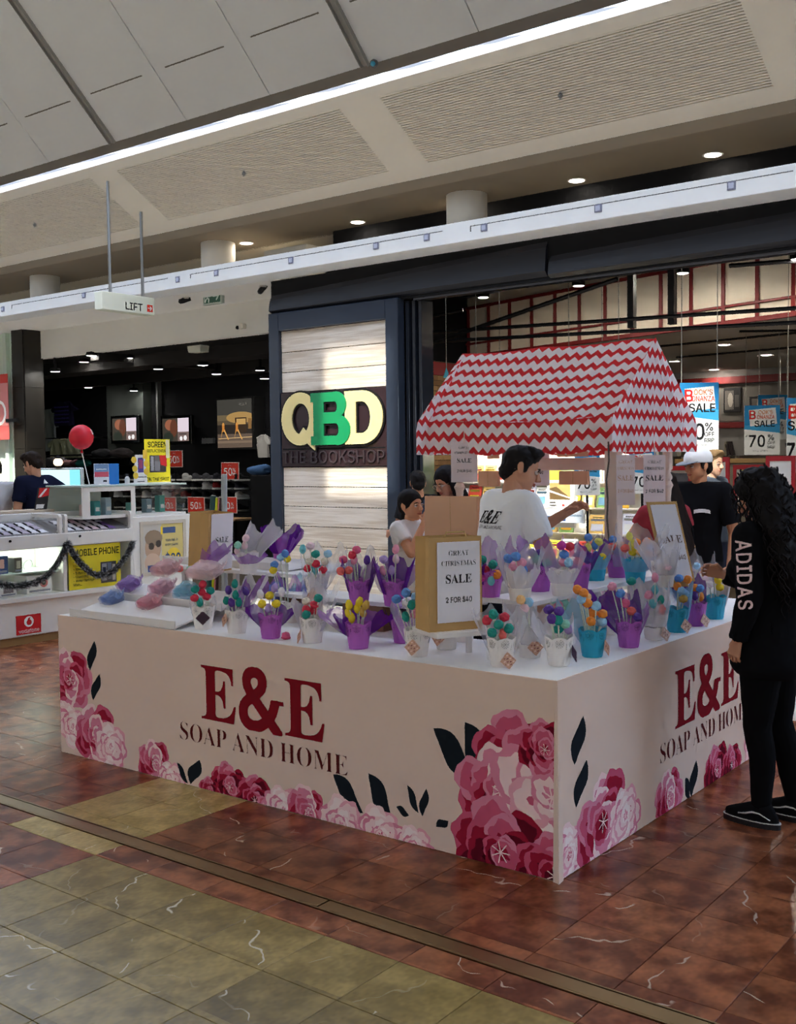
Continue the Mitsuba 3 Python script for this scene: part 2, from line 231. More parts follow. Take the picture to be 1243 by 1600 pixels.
for (y0, h, zone) in rows:
    for i in range(-46, 14):
        xa = X0+PX*i; mid = xa+PX/2
        yellow = -4.27 < mid < -3.63 and zone in 'NH'
        red = zone == 'N' or (mid < -3.63 and y0 > 1.6) or zone == 'H'
        m = 'cream' if y0 < -1.2 or y0 > 6.5 else 'yellow' if yellow else 'red' if red else 'green'  # unseen rows made pale cream so that light bounces up off them
        q = np.array([mid, y0+h/2, 0])-EYE; w = q@FWD
        vis = False
        if w > 0.3:
            sx, sy = 621.5+FOCAL*(q@RIGHT)/w, 800-FOCAL*(q@UP)/w
            vis = -60 < sx < 1300 and sy < 1680
            if -5.0 < mid < -2.0 and y0 > 3.55: vis = False
            if mid < -8.5: vis = False
        _tiles.append((w if vis else 99+abs(w), xa, y0, h, m))
_tiles.sort()
_tply, _rest = {}, {'cream': [], 'red': [], 'green': [], 'yellow': []}
for n, (w, xa, y0, h, m) in enumerate(_tiles):
    if n < 296:
        k = (round(h, 3), m)
        if k not in _tply: _tply[k] = shape(tile(PX, h), 'material_marble_'+m)
        part('floor', 'tile', _tply[k], None, xf=T().translate([xa, y0, 0.0]))
    else: _rest[m].append(shift(tile(PX, h), xa, y0, 0))
for m, v in _rest.items():
    if v: part('floor', 'tile_field_'+m, cat(v), 'material_marble_'+m, kind='stuff')
BRASS = mat('metal', (150, 128, 92))
ej = thing('expansion_joint_strip', 'brass expansion joint strip running across the marble floor', 'floor strip')
for a, b in ((-14, -2.56), (-2.55, 6)): part(ej, 'cover_plate', bx(a, b, 2.797, 2.863, -0.01, 0.002, 0.001), BRASS)
part(ej, 'edge_rail', bx(-14, 6, 2.786, 2.793, -0.01, 0.003), BRASS); part(ej, 'edge_rail', bx(-14, 6, 2.867, 2.874, -0.01, 0.003), BRASS)

# ---------------------------------------------------------------- the setting: roof and ceilings
WHITE_G = mat('matte', (214, 217, 218)); BEIGE = mat('matte', (232, 222, 202)); DARKSLOT = mat('matte', (112, 108, 102))
SL = 0.97; nv = math.hypot(1, SL)
def vault(u, v, w):   # u = X, v = metres up the slope from the lower edge, w = below the surface
    return np.array([u, 5.97-v/nv-w*SL/nv*1.0, 4.39+v*SL/nv-w/nv])
def vbox(u0, u1, v0, v1, w0, w1):
    m = trimesh.creation.box(extents=(1, 1, 1)); s = m.vertices
    q = np.where(s > 0, 1, 0); U, V, W = np.array([u0, u1]), np.array([v0, v1]), np.array([w0, w1])
    m.vertices = np.array([vault(U[a], V[b], W[c]) for a, b, c in q]); m.fix_normals(); return m
struct('ceiling_vault', vbox(-24, 8, -0.02, 9.7, -0.20, -0.016), mat('matte', (120, 120, 116)), label='sloping grey panelled ceiling above the skylight slot')
cuts = [-10.54+0.9467*k for k in range(0, 20)]; cuts = [-24+0.0]+[-7.70+0.9467*k for k in range(-12, 15)]+[8]
for a, b in zip(cuts[:-1], cuts[1:]):
    if b-a < 0.2: continue
    pk = part('ceiling_vault', 'panel', vbox(a+0.004, b-0.004, 0.0, 9.6, -0.016, 0.0), WHITE_G)
    if -10 < a < -1: part(pk, 'air_slot', vbox(a+0.12, b-0.16, 0.436, 0.447, -0.002, 0.0015), DARKSLOT)
for k in range(-3, 5):
    x = -7.70+2.84*k
    part('ceiling_vault', 'rib', cat(vbox(x-0.035, x-0.028, 0, 9.6, 0, 0.03), vbox(x+0.028, x+0.035, 0, 9.6, 0, 0.03), vbox(x-0.028, x+0.028, 0, 9.6, 0.0, 0.004)), mat('matte', (150, 150, 145)))
struct('ceiling_lip', bx(-24, 8, 5.97, 6.15, 4.388, 4.45), mat('matte', (120, 116, 108)), label='lip of the vault beside the skylight slot, shade put into its grey')  # grey darkened to hold the shade under the vault edge
struct('ceiling_vault_rear', quad([(-24, -0.9, 10.9), (8, -0.9, 10.9), (8, -6.4, 5.6), (-24, -6.4, 5.6)]), WHITE_G)
struct('wall_rear', bx(-24, 8, -10.4, -10.2, -0.1, 4.3), mat('matte', (190, 180, 165)))
struct('ceiling_rear', bx(-24, 8, -10.3, -9.6, 4.2, 4.3), BEIGE)
struct('wall_left', bx(-24.2, -24, -10.4, 10, -0.1, 11), mat('matte', (190, 185, 172)))
struct('wall_right', cat(bx(8, 8.2, -10.4, 10, -0.1, 2.4), bx(8, 8.2, -10.4, 10, 2.95, 11), bx(8, 8.2, -10.4, -5, 2.4, 2.95), bx(8, 8.2, 8, 10, 2.4, 2.95)), mat('matte', (190, 185, 172)))  # open band added in this unseen wall to let sky light in
# unseen plates added above the slot to block most of the direct sun
for a, b in ((-24, -14.6), (-13.2, -8.2), (-7.6, -6.75), (-5.75, -5.3), (-3.9, -2.9), (-1.2, 8)): struct('added_sun_blocker', bx(a, b, 3.9, 4.0, 6.36, 9.6), WHITE_G)
struct('added_sun_blocker_beam', bx(-24, 8, 3.88, 3.9, 8.72, 9.6), WHITE_G)  # unseen beam added to keep the sun off the fascia
struct('added_sky_blocker', bx(-24, 8, -10.8, -10.6, 4.2, 7.3), mat('matte', (120, 116, 110)))  # unseen plate added to block low sky but let the sun pass
# framing above the skylight slot
for k, x in enumerate(np.arange(-22, 8, 0.946)):
    struct('trim_skylight_bar', tube([(x-0.25, 7.76, 5.165), (x+0.05, 9.6, 5.80)], 0.04, 6), mat('satin', (170, 172, 178)))
# soffit with louvre panels
PS = -0.575; ns = math.hypot(1, PS)
def soff(Y, w=0.0): return np.array([0, Y-w*0.575/ns, 5.0+PS*(Y-7.70)-w/ns])
def sbx(x0, x1, ya, yb, w0, w1):
    m = trimesh.creation.box(extents=(1, 1, 1)); q = np.where(m.vertices > 0, 1, 0)
    m.vertices = np.array([soff((ya, yb)[b], (w0, w1)[c])+[(x0, x1)[a], 0, 0] for a, b, c in q]); m.fix_normals(); return m
cs = struct('ceiling_soffit', cat(sbx(-24, 8, 7.70, 7.81, -0.10, 0), sbx(-24, 8, 8.57, 8.72, -0.10, 0)), BEIGE, label='beige sloping soffit with slotted acoustic panels below the skylight')
LX = [(-6.70-3.83*k, -10.05-3.83*k) for k in range(-3, 4)]; xs = sorted(LX, key=lambda t: t[1])
edges = [-24]+[v for a, b in xs for v in (b, a)]+[8]
for a, b in zip(edges[0::2], edges[1::2]): part(cs, 'border', sbx(a, b, 7.81, 8.57, -0.10, 0), BEIGE)
part(cs, "backing", sbx(-24, 8, 7.81, 8.57, -0.12, -0.012), mat("matte", (120, 110, 94)))  # dark backing colour stands for the shade inside the slots
for a, b in xs:
    sl = [sbx(b, a, y, y+0.0135, -0.013, 0.0) for y in np.arange(7.812, 8.565, 0.0237)]
    p = part(cs, 'louvre_panel', cat(sl), BEIGE, kind='stuff')
    sx = (a+b)/2; c = soff(8.19)
    part(cs, 'sprinkler', cat(ball((sx, c[1], c[2]-0.03), 0.022, 1), tube([(sx, c[1], c[2]), (sx, c[1], c[2]-0.06)], 0.008, 6)), mat('metal', (120, 120, 120)))
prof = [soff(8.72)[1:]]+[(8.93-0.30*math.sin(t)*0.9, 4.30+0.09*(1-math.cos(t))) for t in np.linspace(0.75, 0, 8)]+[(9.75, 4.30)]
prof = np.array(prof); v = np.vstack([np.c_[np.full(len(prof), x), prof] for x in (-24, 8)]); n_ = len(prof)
struct('ceiling_bullnose', trimesh.Trimesh(v, [f for i in range(n_-1) for f in ([i, i+1, n_+i+1], [i, n_+i+1, n_+i])], process=False), mat('matte', (140, 126, 106)), smooth=True)  # brown made darker to stand for the shade on this cove
struct('wall_upper_black', bx(-8.35, 8, 9.6, 9.75, 3.7, 4.32), mat('matte', (16, 16, 18)))
struct('wall_upper', bx(-24, -8.36, 10.3, 10.45, 3.7, 4.32), mat('matte', (206, 194, 172))); struct('ceiling_upper', bx(-24, -8.36, 9.7, 10.4, 4.3, 4.34), mat('matte', (206, 194, 172)))
solid('duct_box', bx(-9.15, -8.45, 9.25, 9.58, 3.735, 4.12, 0.01), mat('matte', (190, 182, 165)), 'beige boxed bulkhead behind the white fascia left of the black upper wall', 'bulkhead')
for i, px in enumerate((-6.19, -9.88, -13.5, -2.5)):
    struct('pillar', shift(lathe([(.0001, 0), (.21, 0), (.21, .43), (.0001, .43)], 28), px, 9.2, 3.884), mat('matte', (196, 188, 174)), smooth=40)
WH = mat('satin', (240, 242, 242))
fa = struct('fascia_beam', bx(-24, 8, 8.6, 8.95, 3.69, 3.885, 0.006), WH, label='long white fascia beam above the shopfronts')
struct('ceiling_shopfront', bx(-24, -8.78, 8.95, 9.9, 3.69, 3.73), mat('matte', (236, 234, 228)))
for x0, x1 in ((-13.42, -10.12), (-9.72, -6.07), (-5.75, -2.72), (-2.4, 1)):
    part(fa, 'groove', cat(bx(x0, x1, 8.597, 8.601, 3.822, 3.829), bx(x0, x0+0.012, 8.597, 8.601, 3.775, 3.829)), mat('matte', (110, 110, 112)))
for i_, x in enumerate((-13.63, -11.77, -9.94, -9.27, -8.09, -6.9, -6.26, -5.59, -4.4, -3.21)):
    k = solid('square_sensor', bx(x-0.035, x+0.035, 8.588, 8.602, 3.755, 3.825, 0.003), mat('satin', (128, 130, 150)), 'small square grey-blue fitting on the white fascia beam, %s from the left' % nth(i_+1), 'fitting', 'square fittings on the white fascia')
    part(k, 'face', bx(x-0.022, x+0.022, 8.585, 8.59, 3.768, 3.812), mat('gloss', (190, 195, 215)))
struct('wall_bulkhead', bx(-24, -8.78, 9.9, 10.02, 3.26, 3.70), mat('matte', (232, 230, 222)))
# ---------------------------------------------------------------- lamps above the fascia
WARM = (16, 13.5, 10)
def downlight(name, x, y, z, r, rgb, label, group, ring=(200, 195, 185), w=0.4):
    k = thing(name, label, 'ceiling light', group)
    part(k, 'trim_ring', shift(lathe([(r*1.25, -0.004), (r*1.25, 0.002), (r, 0.002), (r*0.98, -0.004), (r*1.25, -0.004)], 20), x, y, z-0.004), mat('satin', ring))
    d = lathe([(0.0001, -0.012), (r*0.7, -0.011), (r, -0.003)], 20); d.faces = d.faces[:, ::-1]
    if d.face_normals[:, 2].mean() > 0: d.faces = d.faces[:, ::-1]
    part(k, 'lens', lamp_shape(shift(d, x, y, z-0.004), rgb, w), None)
    return k
for x in (-3.68, -5.04, -6.38, -7.81, -9.59): downlight('downlight', x, 9.40, 4.30, 0.075, (2.2, 2.0, 1.7), 'round downlight in the shade toned soffit above the fascia, %s from the right' % nth({-3.68: 1, -5.04: 2, -6.38: 3, -7.81: 4, -9.59: 5}[x]), 'downlights above the white fascia')

# ---------------------------------------------------------------- the bookshop front
INK = mat('satin', (30, 32, 40)); NAVY = mat('satin', (36, 42, 56)); BLACK = mat('matte', (14, 14, 16))
hd = struct('wall_shop_header', bx(-8.79, 8, 9.0, 9.16, 3.30, 3.69), mat('matte', (24, 25, 28)), label='black header over the bookshop entrance')
for a, b in ((-8.77, -5.13), (-5.10, -0.9), (-0.87, 6)):
    m = trimesh.convex.convex_hull(np.array([(a, 8.99, 3.40), (b, 8.99, 3.40), (a, 8.99, 3.52), (b, 8.99, 3.66), (a, 8.93, 3.34), (b, 8.93, 3.38), (a, 8.955, 3.46), (b, 8.955, 3.60), (a, 8.99, 3.31), (b, 8.99, 3.33)]))
    part(hd, 'header_panel', m, INK)
part(hd, 'track', cat(bx(-6.76, 8, 9.03, 9.06, 3.275, 3.30), bx(-6.76, 8, 9.10, 9.13, 3.275, 3.30)), mat('metal', (90, 90, 95)))
tw = thing('sign_tower', 'dark navy framed shopfront tower clad in pale timber boards with a bookshop sign', 'sign tower')
part(tw, 'core', bx(-8.76, -6.95, 9.02, 9.5, 0.0, 3.31), BLACK)
for a, b, c, d in ((-8.79, -8.63, 0, 3.31), (-7.07, -6.90, 0, 3.31), (-8.63, -7.07, 3.10, 3.31), (-8.63, -7.07, 0, 0.12)): part(tw, 'frame', bx(a, b, 8.94, 9.06, c, d, 0.008), mat('gloss', (44, 52, 66)))
def plank_fn(p, n, uv):
    g = fbm(p.x*3+dr.floor(p.z/0.227)*7, p.z*70, 0.0, 3); b = noise(p.x*1.3, dr.floor(p.z/0.227)*5.1)
    return mix(lin((196, 180, 162)).tolist(), lin((228, 218, 206)).tolist(), smoothstep(0.25, 0.75, g*0.6+b*0.4))
scene['material_pale_board'] = {'type': 'principled', 'base_color': proc(plank_fn), 'roughness': 0.5, 'specular': 0.3}
bz = [3.10, 2.855, 2.625, 2.395, 1.54, 1.315, 1.09, 0.865, 0.64, 0.415, 0.12]
for i in range(len(bz)-1):
    if i != 3: part(tw, 'timber_board', bx(-8.625, -7.075, 8.985, 9.025, bz[i+1]+0.004, bz[i]-0.003, 0.002), 'material_pale_board')
sg = part(tw, 'sign_plate', bx(-8.625, -7.075, 8.96, 9.025, 1.545, 2.39, 0.004), mat('gloss', (46, 30, 34)), label='dark sign plate of the bookshop')
def letter(ch):
    if ch == 'Q':
        g = ell(0.28, 0.30, 0.285, 0.30).difference(ell(0.29, 0.30, 0.135, 0.175))
        return g.union(Polygon([(0.27, 0.13), (0.33, 0.20), (0.44, 0.10), (0.52, 0.04), (0.50, -0.06), (0.43, -0.01)]))
    if ch == 'B':
        o = rect(0.0, 0, 0.28, 0.58).union(rect(0, 0.27, 0.33, 0.58).union(ell(0.33, 0.44, 0.15, 0.145)).intersection(rect(0, 0.25, 0.5, 0.60))).union(ell(0.36, 0.16, 0.175, 0.165)).union(rect(0, 0, 0.36, 0.32)).union(rect(-0.04, 0, 0.1, 0.10)).union(rect(-0.04, 0.48, 0.1, 0.58))
        return o.difference(rect(0.15, 0.36, 0.31, 0.475).union(ell(0.31, 0.418, 0.04, 0.058))).difference(rect(0.15, 0.10, 0.33, 0.235).union(ell(0.33, 0.167, 0.04, 0.067)))
    o = rect(0, 0, 0.25, 0.58).union(ell(0.24, 0.29, 0.29, 0.29).intersection(rect(0.2, -0.1, 0.7, 0.7)))
    return o.difference(rect(0.155, 0.12, 0.24, 0.46).union(ell(0.24, 0.29, 0.12, 0.17).intersection(rect(0.22, 0, 0.6, 0.6))))
GOLD, GREEN = (232, 214, 150), (24, 138, 84)
for ch, x, c, z in (('Q', -8.585, GOLD, 0.0), ('D', -7.635, GOLD, 0.0), ('B', -8.085, GREEN, 0.012)):
    F = frame((x, 8.96, 1.785), (1, 0, 0), (0, 0, 1)); g = letter(ch)
    lk = part(sg, 'letter', moved(prism(g, 0.03, 0.004+z), F), mat('gloss', c), label='%s letter %s' % ('green' if ch == 'B' else 'pale gold', ch))
    part(sg, 'letter_outline', moved(prism(g.buffer(0.022), 0.02, 0.0005+z), F), mat('satin', (12, 11, 12)))
t = meshkit.text_mesh('THE BOOKSHOP', 0.135, 0.02, False); t.vertices[:, 0] *= 1.50/(t.vertices[:, 0].max()-t.vertices[:, 0].min())
for q in t.split(only_watertight=False): part(sg, 'embossed_letter', moved(q, frame((-8.60-t.vertices[:, 0].min(), 8.96, 1.585), (1, 0, 0), (0, 0, 1))), mat('gloss', (58, 48, 52)))
part(sg, 'top_bar', bx(-8.6, -7.1, 8.957, 8.962, 1.738, 1.752), BLACK)
for i, x in enumerate((-6.86, -6.79, -6.72)): struct('door_track_post', bx(x-0.02, x+0.02, 9.05+0.02*i, 9.3, 0, 3.28, 0.004), mat('gloss', (32, 36, 44)))
# ---------------------------------------------------------------- inside the bookshop
struct('wall_store_left', bx(-8.94, -8.9, 9.8, 18.2, 0, 4.1), mat('matte', (22, 22, 26)))
struct('ceiling_store', bx(-8.9, 8, 9.76, 13.4, 4.0, 4.1), mat('matte', (12, 12, 14)))
struct('wall_store_right', bx(2.0, 2.1, 9.16, 20, 0, 4.1), mat('matte', (150, 140, 125)))
struct('wall_store_back', bx(-12, 2, 18.2, 18.3, 0, 4.1), mat('matte', (150, 146, 140)))
def wl(x): return 13.2+(x+8.9)*(11.7-13.2)/(8.9-3.66)     # the panelled clerestory wall runs askew
struct('ceiling_store_rear', trimesh.convex.convex_hull(np.array([(x, y, z) for z in (3.10, 3.14) for x, y in ((-9, wl(-9)+0.05), (2, wl(2)+0.05), (2, 18.2), (-9, 18.2))])), mat('matte', (176, 170, 160)))
wv = struct('wall_clerestory', trimesh.convex.convex_hull(np.array([(x, wl(x)+d, z) for z in (3.14, 3.98) for x in (-8.9, 1.9) for d in (0.02, 0.1)])), mat('matte', (230, 218, 196)), label='high wall of cream panels in dark red frames inside the bookshop')
REDF = mat('satin', (120, 34, 34)); CREAM = mat('matte', (236, 226, 206))
zz = [3.12, 3.30, 3.82]
gx = np.arange(-8.85, 1.8, 0.43)
for i in range(len(gx)-1):
    for a, b in zip(zz[:-1], zz[1:]):
        part(wv, 'panel', trimesh.convex.convex_hull(np.array([(x, wl(x)+d, z) for z in (a+0.02, b-0.02) for x in (gx[i]+0.02, gx[i+1]-0.02) for d in (0.0, 0.03)])), CREAM)
for x in gx: part(wv, 'red_bar', trimesh.convex.convex_hull(np.array([(x+e, wl(x)+d, z) for z in (3.10, 3.82) for e in (-0.02, 0.02) for d in (-0.03, 0.02)])), REDF)
for z, h in ((3.115, 0.025), (3.30, 0.012), (3.82, 0.02)): part(wv, 'red_bar', trimesh.convex.convex_hull(np.array([(x, wl(x)+d, q) for q in (z-h, z+h) for x in (-8.9, 1.9) for d in (-0.035, 0.02)])), REDF)
STEEL = mat('satin', (18, 18, 20))
for n, (p, q, r) in enumerate((((-7.9, 10.6, 3.16), (-3.0, 10.6, 3.02), 0.022), ((-7.9, 10.6, 3.05), (-3.0, 10.6, 2.88), 0.022), ((-7.9, 10.6, 2.97), (-5.2, 10.6, 3.52), 0.025), ((-7.9, 10.4, 3.28), (-7.2, 10.6, 3.38), 0.02), ((-3.0, 10.6, 3.02), (0.5, 10.6, 2.96), 0.022), ((-3.0, 10.6, 2.88), (0.5, 10.6, 2.8), 0.022), ((-4.2, 11.2, 3.62), (-1.5, 11.2, 3.5), 0.025))):
    solid('ceiling_truss_bar', tube([p, q], r, 6), STEEL, ('long black steel bar crossing the cream panels, upper of the level pair', 'long black steel bar crossing the cream panels, lower of the level pair', 'slanting black steel bar rising across the left cream panels', 'short black steel bar at the dark left end of the roof truss', 'right hand continuation of the upper level steel bar', 'right hand continuation of the lower level steel bar', 'black steel bar high over the cream panels at the right edge')[n], 'steel bar', 'black steel bars inside the bookshop')
for x in (-5.10, -4.64): solid('hanging_steel_post', bx(x-0.035, x+0.035, 10.7, 10.78, 3.0, 4.0), STEEL, '%s of two short black posts hanging before the cream panels' % ('left' if x < -5 else 'right'), 'steel post', 'black hanging posts inside the bookshop')
for i_, x in enumerate((-7.27, -5.96, -4.7, -3.48, -2.2)):
    k = downlight('pendant_spotlight', x, 11.15, 3.60, 0.06, (20, 18.5, 16), 'bright round spotlight behind the entrance head, %s from the navy tower' % nth(i_+1), 'spotlights behind the bookshop entrance', (30, 30, 32), 1.0)
    part(k, 'can', shift(lathe([(0.0001, 0.4), (0.02, 0.4), (0.02, 0.12), (0.07, 0.12), (0.076, 0.0)], 14), x, 11.15, 3.6), BLACK)
for i_, px in enumerate(((1131, 538), (1197, 554), (1053, 564), (1115, 577), (1010, 556))):
    p = at_z(px[0], px[1], 3.10); downlight('small_downlight', p[0], p[1], 3.10, 0.075, (6, 5.6, 5), 'small round downlight in the grey rear ceiling, %s' % ('nearest the front', 'rightmost', 'second from the awning', 'deepest', 'nearest the awning')[i_], 'downlights in the rear ceiling of the bookshop', (210, 205, 200), 0.6)
for n, (p, q) in enumerate((((-4.6, 12.6, 3.09), (-1.6, 14.8, 3.09)), ((-6.5, 13.6, 3.09), (-2.0, 12.9, 3.09)), ((-6.5, 15.2, 3.09), (-2.0, 14.6, 3.09)))): solid('ceiling_track', tube([p, q], 0.018, 6), STEEL, ('slanting black track under the grey rear ceiling of the bookshop', 'nearer level black track under the grey rear ceiling', 'farther level black track under the grey rear ceiling')[n], 'track', 'black tracks under the rear ceiling')
# ---------------------------------------------------------------- the stall: printed counter
CLOTH = (222, 196, 180)
CRIM, DKC, PINK, PALE, MIDP, LEAF = (150, 30, 52), (96, 16, 34), (214, 130, 152), (240, 206, 204), (196, 84, 112), (26, 32, 38)
def petal(x, y, a, b, rot, wob, rng):
    t = np.linspace(0, 2*np.pi, 26, endpoint=False); r = 1+wob*np.sin(t*5+rng.uniform(0, 6))+wob*0.7*np.sin(t*8+rng.uniform(0, 6))
    g = Polygon(np.c_[a*r*np.cos(t), b*r*np.sin(t)]).buffer(0)
    return affinity.translate(affinity.rotate(g, rot, origin=(0, 0)), x, y)
def peony(x, y, r, pal, seed, squash=0.85):
    """Layered painted peony: outer petals, rims, inner petals, dark heart."""
    rng = random.Random(seed); out = []
    for ring, n, rad, sz in ((0, 7, 0.62, 0.50), (1, 6, 0.36, 0.42), (2, 4, 0.14, 0.30)):
        ks = list(range(n)); rng.shuffle(ks)
        for k in ks:
            a = 2*math.pi*(k+rng.uniform(-.2, .2))/n+ring*0.5; px, py = x+r*rad*math.cos(a), y+r*rad*math.sin(a)*squash
            deg = math.degrees(a); s = r*sz*rng.uniform(0.85, 1.15)
            rim, body, core = pal[(k+ring) % len(pal)]
            out += [(petal(px, py, s, s*0.92, deg, 0.06, rng), rim), (petal(px-0.10*s*math.cos(a), py-0.10*s*math.sin(a), s*0.84, s*0.72, deg, 0.09, rng), body),
                    (petal(px-0.30*s*math.cos(a), py-0.30*s*math.sin(a), s*0.46, s*0.36, deg, 0.2, rng), core)]
    for k in range(7):
        a = 2*math.pi*k/7; out.append((LineString([(x, y), (x+0.2*r*math.cos(a), y+0.2*r*math.sin(a))]).buffer(r*0.012), PALE))
    return out
DARKF = [(MIDP, CRIM, DKC), (CRIM, DKC, (70, 10, 24)), (PINK, MIDP, CRIM)]
MIXF = [(PINK, MIDP, CRIM), (MIDP, CRIM, DKC), (PALE, PINK, MIDP)]
PALEF = [(PINK, PALE, PINK), ((226, 160, 172), PALE, MIDP), (PALE, (246, 224, 220), PINK)]
def leaf(x, y, l, w, rot):
    t = np.linspace(0, 1, 12); u = np.r_[t, t[::-1]]*l; v = np.r_[np.sin(t*np.pi)**0.8*w, -np.sin(t[::-1]*np.pi)**0.8*w*0.8]
    v = v+0.25*w*np.sin(u/l*np.pi*2)
    return affinity.translate(affinity.rotate(Polygon(np.c_[u, v]).buffer(0), rot, origin=(0, 0)), x, y), LEAF
def floral(W, right):
    it = []
    if not right:
        it += peony(0.02, 0.42, 0.17, MIXF, 1)+peony(0.03, 0.16, 0.12, PALEF, 2)+peony(0.24, 0.13, 0.18, MIXF, 3)+peony(0.36, 0.10, 0.13, PALEF, 23)
        it += [leaf(0.20, 0.49, 0.17, 0.035, 75), leaf(0.22, 0.33, 0.16, 0.033, 68)]
        it += peony(0.72, 0.07, 0.125, MIXF, 4)+peony(0.84, 0.0, 0.10, PALEF, 14)
        it += [leaf(0.99, 0.01, 0.15, 0.042, 62), leaf(0.97, 0.01, 0.12, 0.02, 130)]
        it += peony(1.27, 0.045, 0.125, DARKF, 5)+peony(1.44, 0.01, 0.12, DARKF, 6)+peony(1.13, 0.0, 0.07, DARKF, 16)+peony(1.56, -.03, .11, MIXF, 46)
        it += peony(1.62, 0.0, 0.12, PALEF, 7)+peony(1.78, 0.02, 0.12, MIXF, 17)
        it += [leaf(2.10, 0.08, 0.22, 0.05, 140), leaf(2.26, 0.08, 0.22, 0.05, 125), leaf(2.42, 0.13, 0.12, 0.022, 80), leaf(2.40, 0.14, 0.12, 0.02, 118), leaf(2.49, 0.10, 0.07, 0.02, 30), leaf(2.35, 0.12, 0.07, 0.018, 160)]
        it += peony(1.98, 0.0, 0.13, PALEF, 8)+peony(2.20, 0.0, 0.13, PALEF, 9)+peony(2.38, -0.02, 0.10, PALEF, 29)
        it += [leaf(2.68, 0.34, 0.26, 0.06, 140), leaf(2.74, 0.36, 0.22, 0.06, 118), leaf(2.68, 0.15, 0.20, 0.06, 60), leaf(2.60, 0.05, 0.16, 0.04, 75)]
        it += peony(2.88, 0.41, 0.20, DARKF, 10, 1.0)+peony(2.80, 0.30, 0.20, MIXF, 11)+peony(3.03, 0.32, 0.25, PALEF, 12, 1.0)+peony(2.80, 0.06, 0.21, DARKF, 13)+peony(3.04, 0.02, 0.17, DARKF, 15)
        it += peony(3.0, 0.50, 0.11, DARKF, 18)
    else:
        it += [leaf(0.06, 0.42, 0.19, 0.05, 68), leaf(0.07, 0.25, 0.19, 0.045, 62)]
        it += peony(0.02, 0.08, 0.13, PALEF, 31)+peony(0.30, 0.13, 0.21, MIXF, 32)+peony(0.50, 0.10, 0.14, PALEF, 33)
        it += peony(0.95, 0.06, 0.14, MIXF, 34)+[leaf(1.20, 0.0, 0.17, 0.045, 70), leaf(1.18, 0.0, 0.12, 0.03, 115)]
        it += peony(1.52, 0.05, 0.145, DARKF, 35)+peony(1.72, 0.03, 0.12, DARKF, 36)+peony(2.05, 0.05, 0.14, PALEF, 37)+peony(2.35, 0.05, 0.14, MIXF, 38)
    it = [(affinity.translate(g, 0.07 if right else 0.08, 0), c) for g, c in it]
    if not right: it = peony(0.0, 0.30, 0.13, PALEF, 41)+it
    return [(g.intersection(rect(0.003, 0.004, W-0.003, 0.75)), c) for g, c in it if g.intersects(rect(0, 0.005, W, 0.74))]
WINE, MAROON = (126, 24, 34), (84, 30, 30)
X1, X2, Y1, Y2, ZT = -5.10, -1.965, 3.50, 6.15, 0.769
ct = thing('stall_counter', 'white cloth covered L shaped stall counter printed with pink peonies', 'counter')
ep = X2
top = union_all([rect(X1+.007, Y1+.007, X2-.007, Y1+0.62), rect(X2-0.62, Y1+.007, X2-.007, Y2)])
part(ct, 'table_top', prism(top, 0.03, ZT-0.03), mat('satin', (236, 236, 238)))
def skirt(W, D, sag):
    """A hanging cloth panel: local x along, y up, z out; a soft wave at the hem."""
    nx, ny = 60, 12; gx, gy = np.meshgrid(np.linspace(0, W, nx), np.linspace(0, D, ny))
    z = np.zeros_like(gx)
    v = np.c_[gx.ravel(), gy.ravel(), z.ravel()]; i, j = np.meshgrid(np.arange(ny-1), np.arange(nx-1), indexing='ij')
    a = (i*nx+j).ravel(); f = np.vstack([np.c_[a, a+1, a+nx+1], np.c_[a, a+nx+1, a+nx]]); return trimesh.Trimesh(v, f, process=False)
for name, W, F, right, lx, lh in (('front_panel', X2-X1, frame((X1, Y1, 0.0), (1, 0, 0), (0, 0, 1)), False, 1.10, 0.215), ('side_panel', Y2-Y1, frame((X2, Y1, 0.0), (0, 1, 0), (0, 0, 1)), True, 1.36, 0.235)):
    p = part(ct, name, moved(shift(bx(0, W, 0.004, ZT-.0012, -0.006, 0.0), 0, 0, 0), F), mat('cloth', CLOTH))
    part(p, 'peony_print', moved(art(floral(W, right), 0.0012), F), P_+'cloth')
    e = centered(serif('E&E', .262, thin=-4, sx=1.0, track=18), 0, 0); s = centered(serif('SOAP AND HOME', .089, thin=24, sx=1.0, track=0), 0, 0)
    if not right: ex, ez, sz = 1.565, 0.495, 0.272
    else: ex, ez, sz = 1.48, 0.503, 0.283
    for q in polys(affinity.translate(e, ex, ez)): part(p, 'large_letter', moved(shift(flat(q), 0, 0, 0.0024), F), mat('cloth', WINE))
    for q in polys(affinity.translate(s, ex-0.015, sz)): part(p, 'small_letter', moved(shift(flat(q), 0, 0, 0.0024), F), mat('cloth', MAROON))
m = trimesh.convex.convex_hull(np.array([(X2+0.001, Y1-0.001, 0.0), (X2+0.001, Y1-0.001, ZT), (X2-0.02, Y1-0.004, 0.0), (X2+0.006, Y1+0.03, 0.0), (X2-0.012, Y1-0.002, ZT-0.05), (X2+0.004, Y1+0.02, ZT-0.05), (X2+0.012, Y1-0.016, 0.0)]))
part(ct, 'corner_fold', m, mat('cloth', CLOTH))
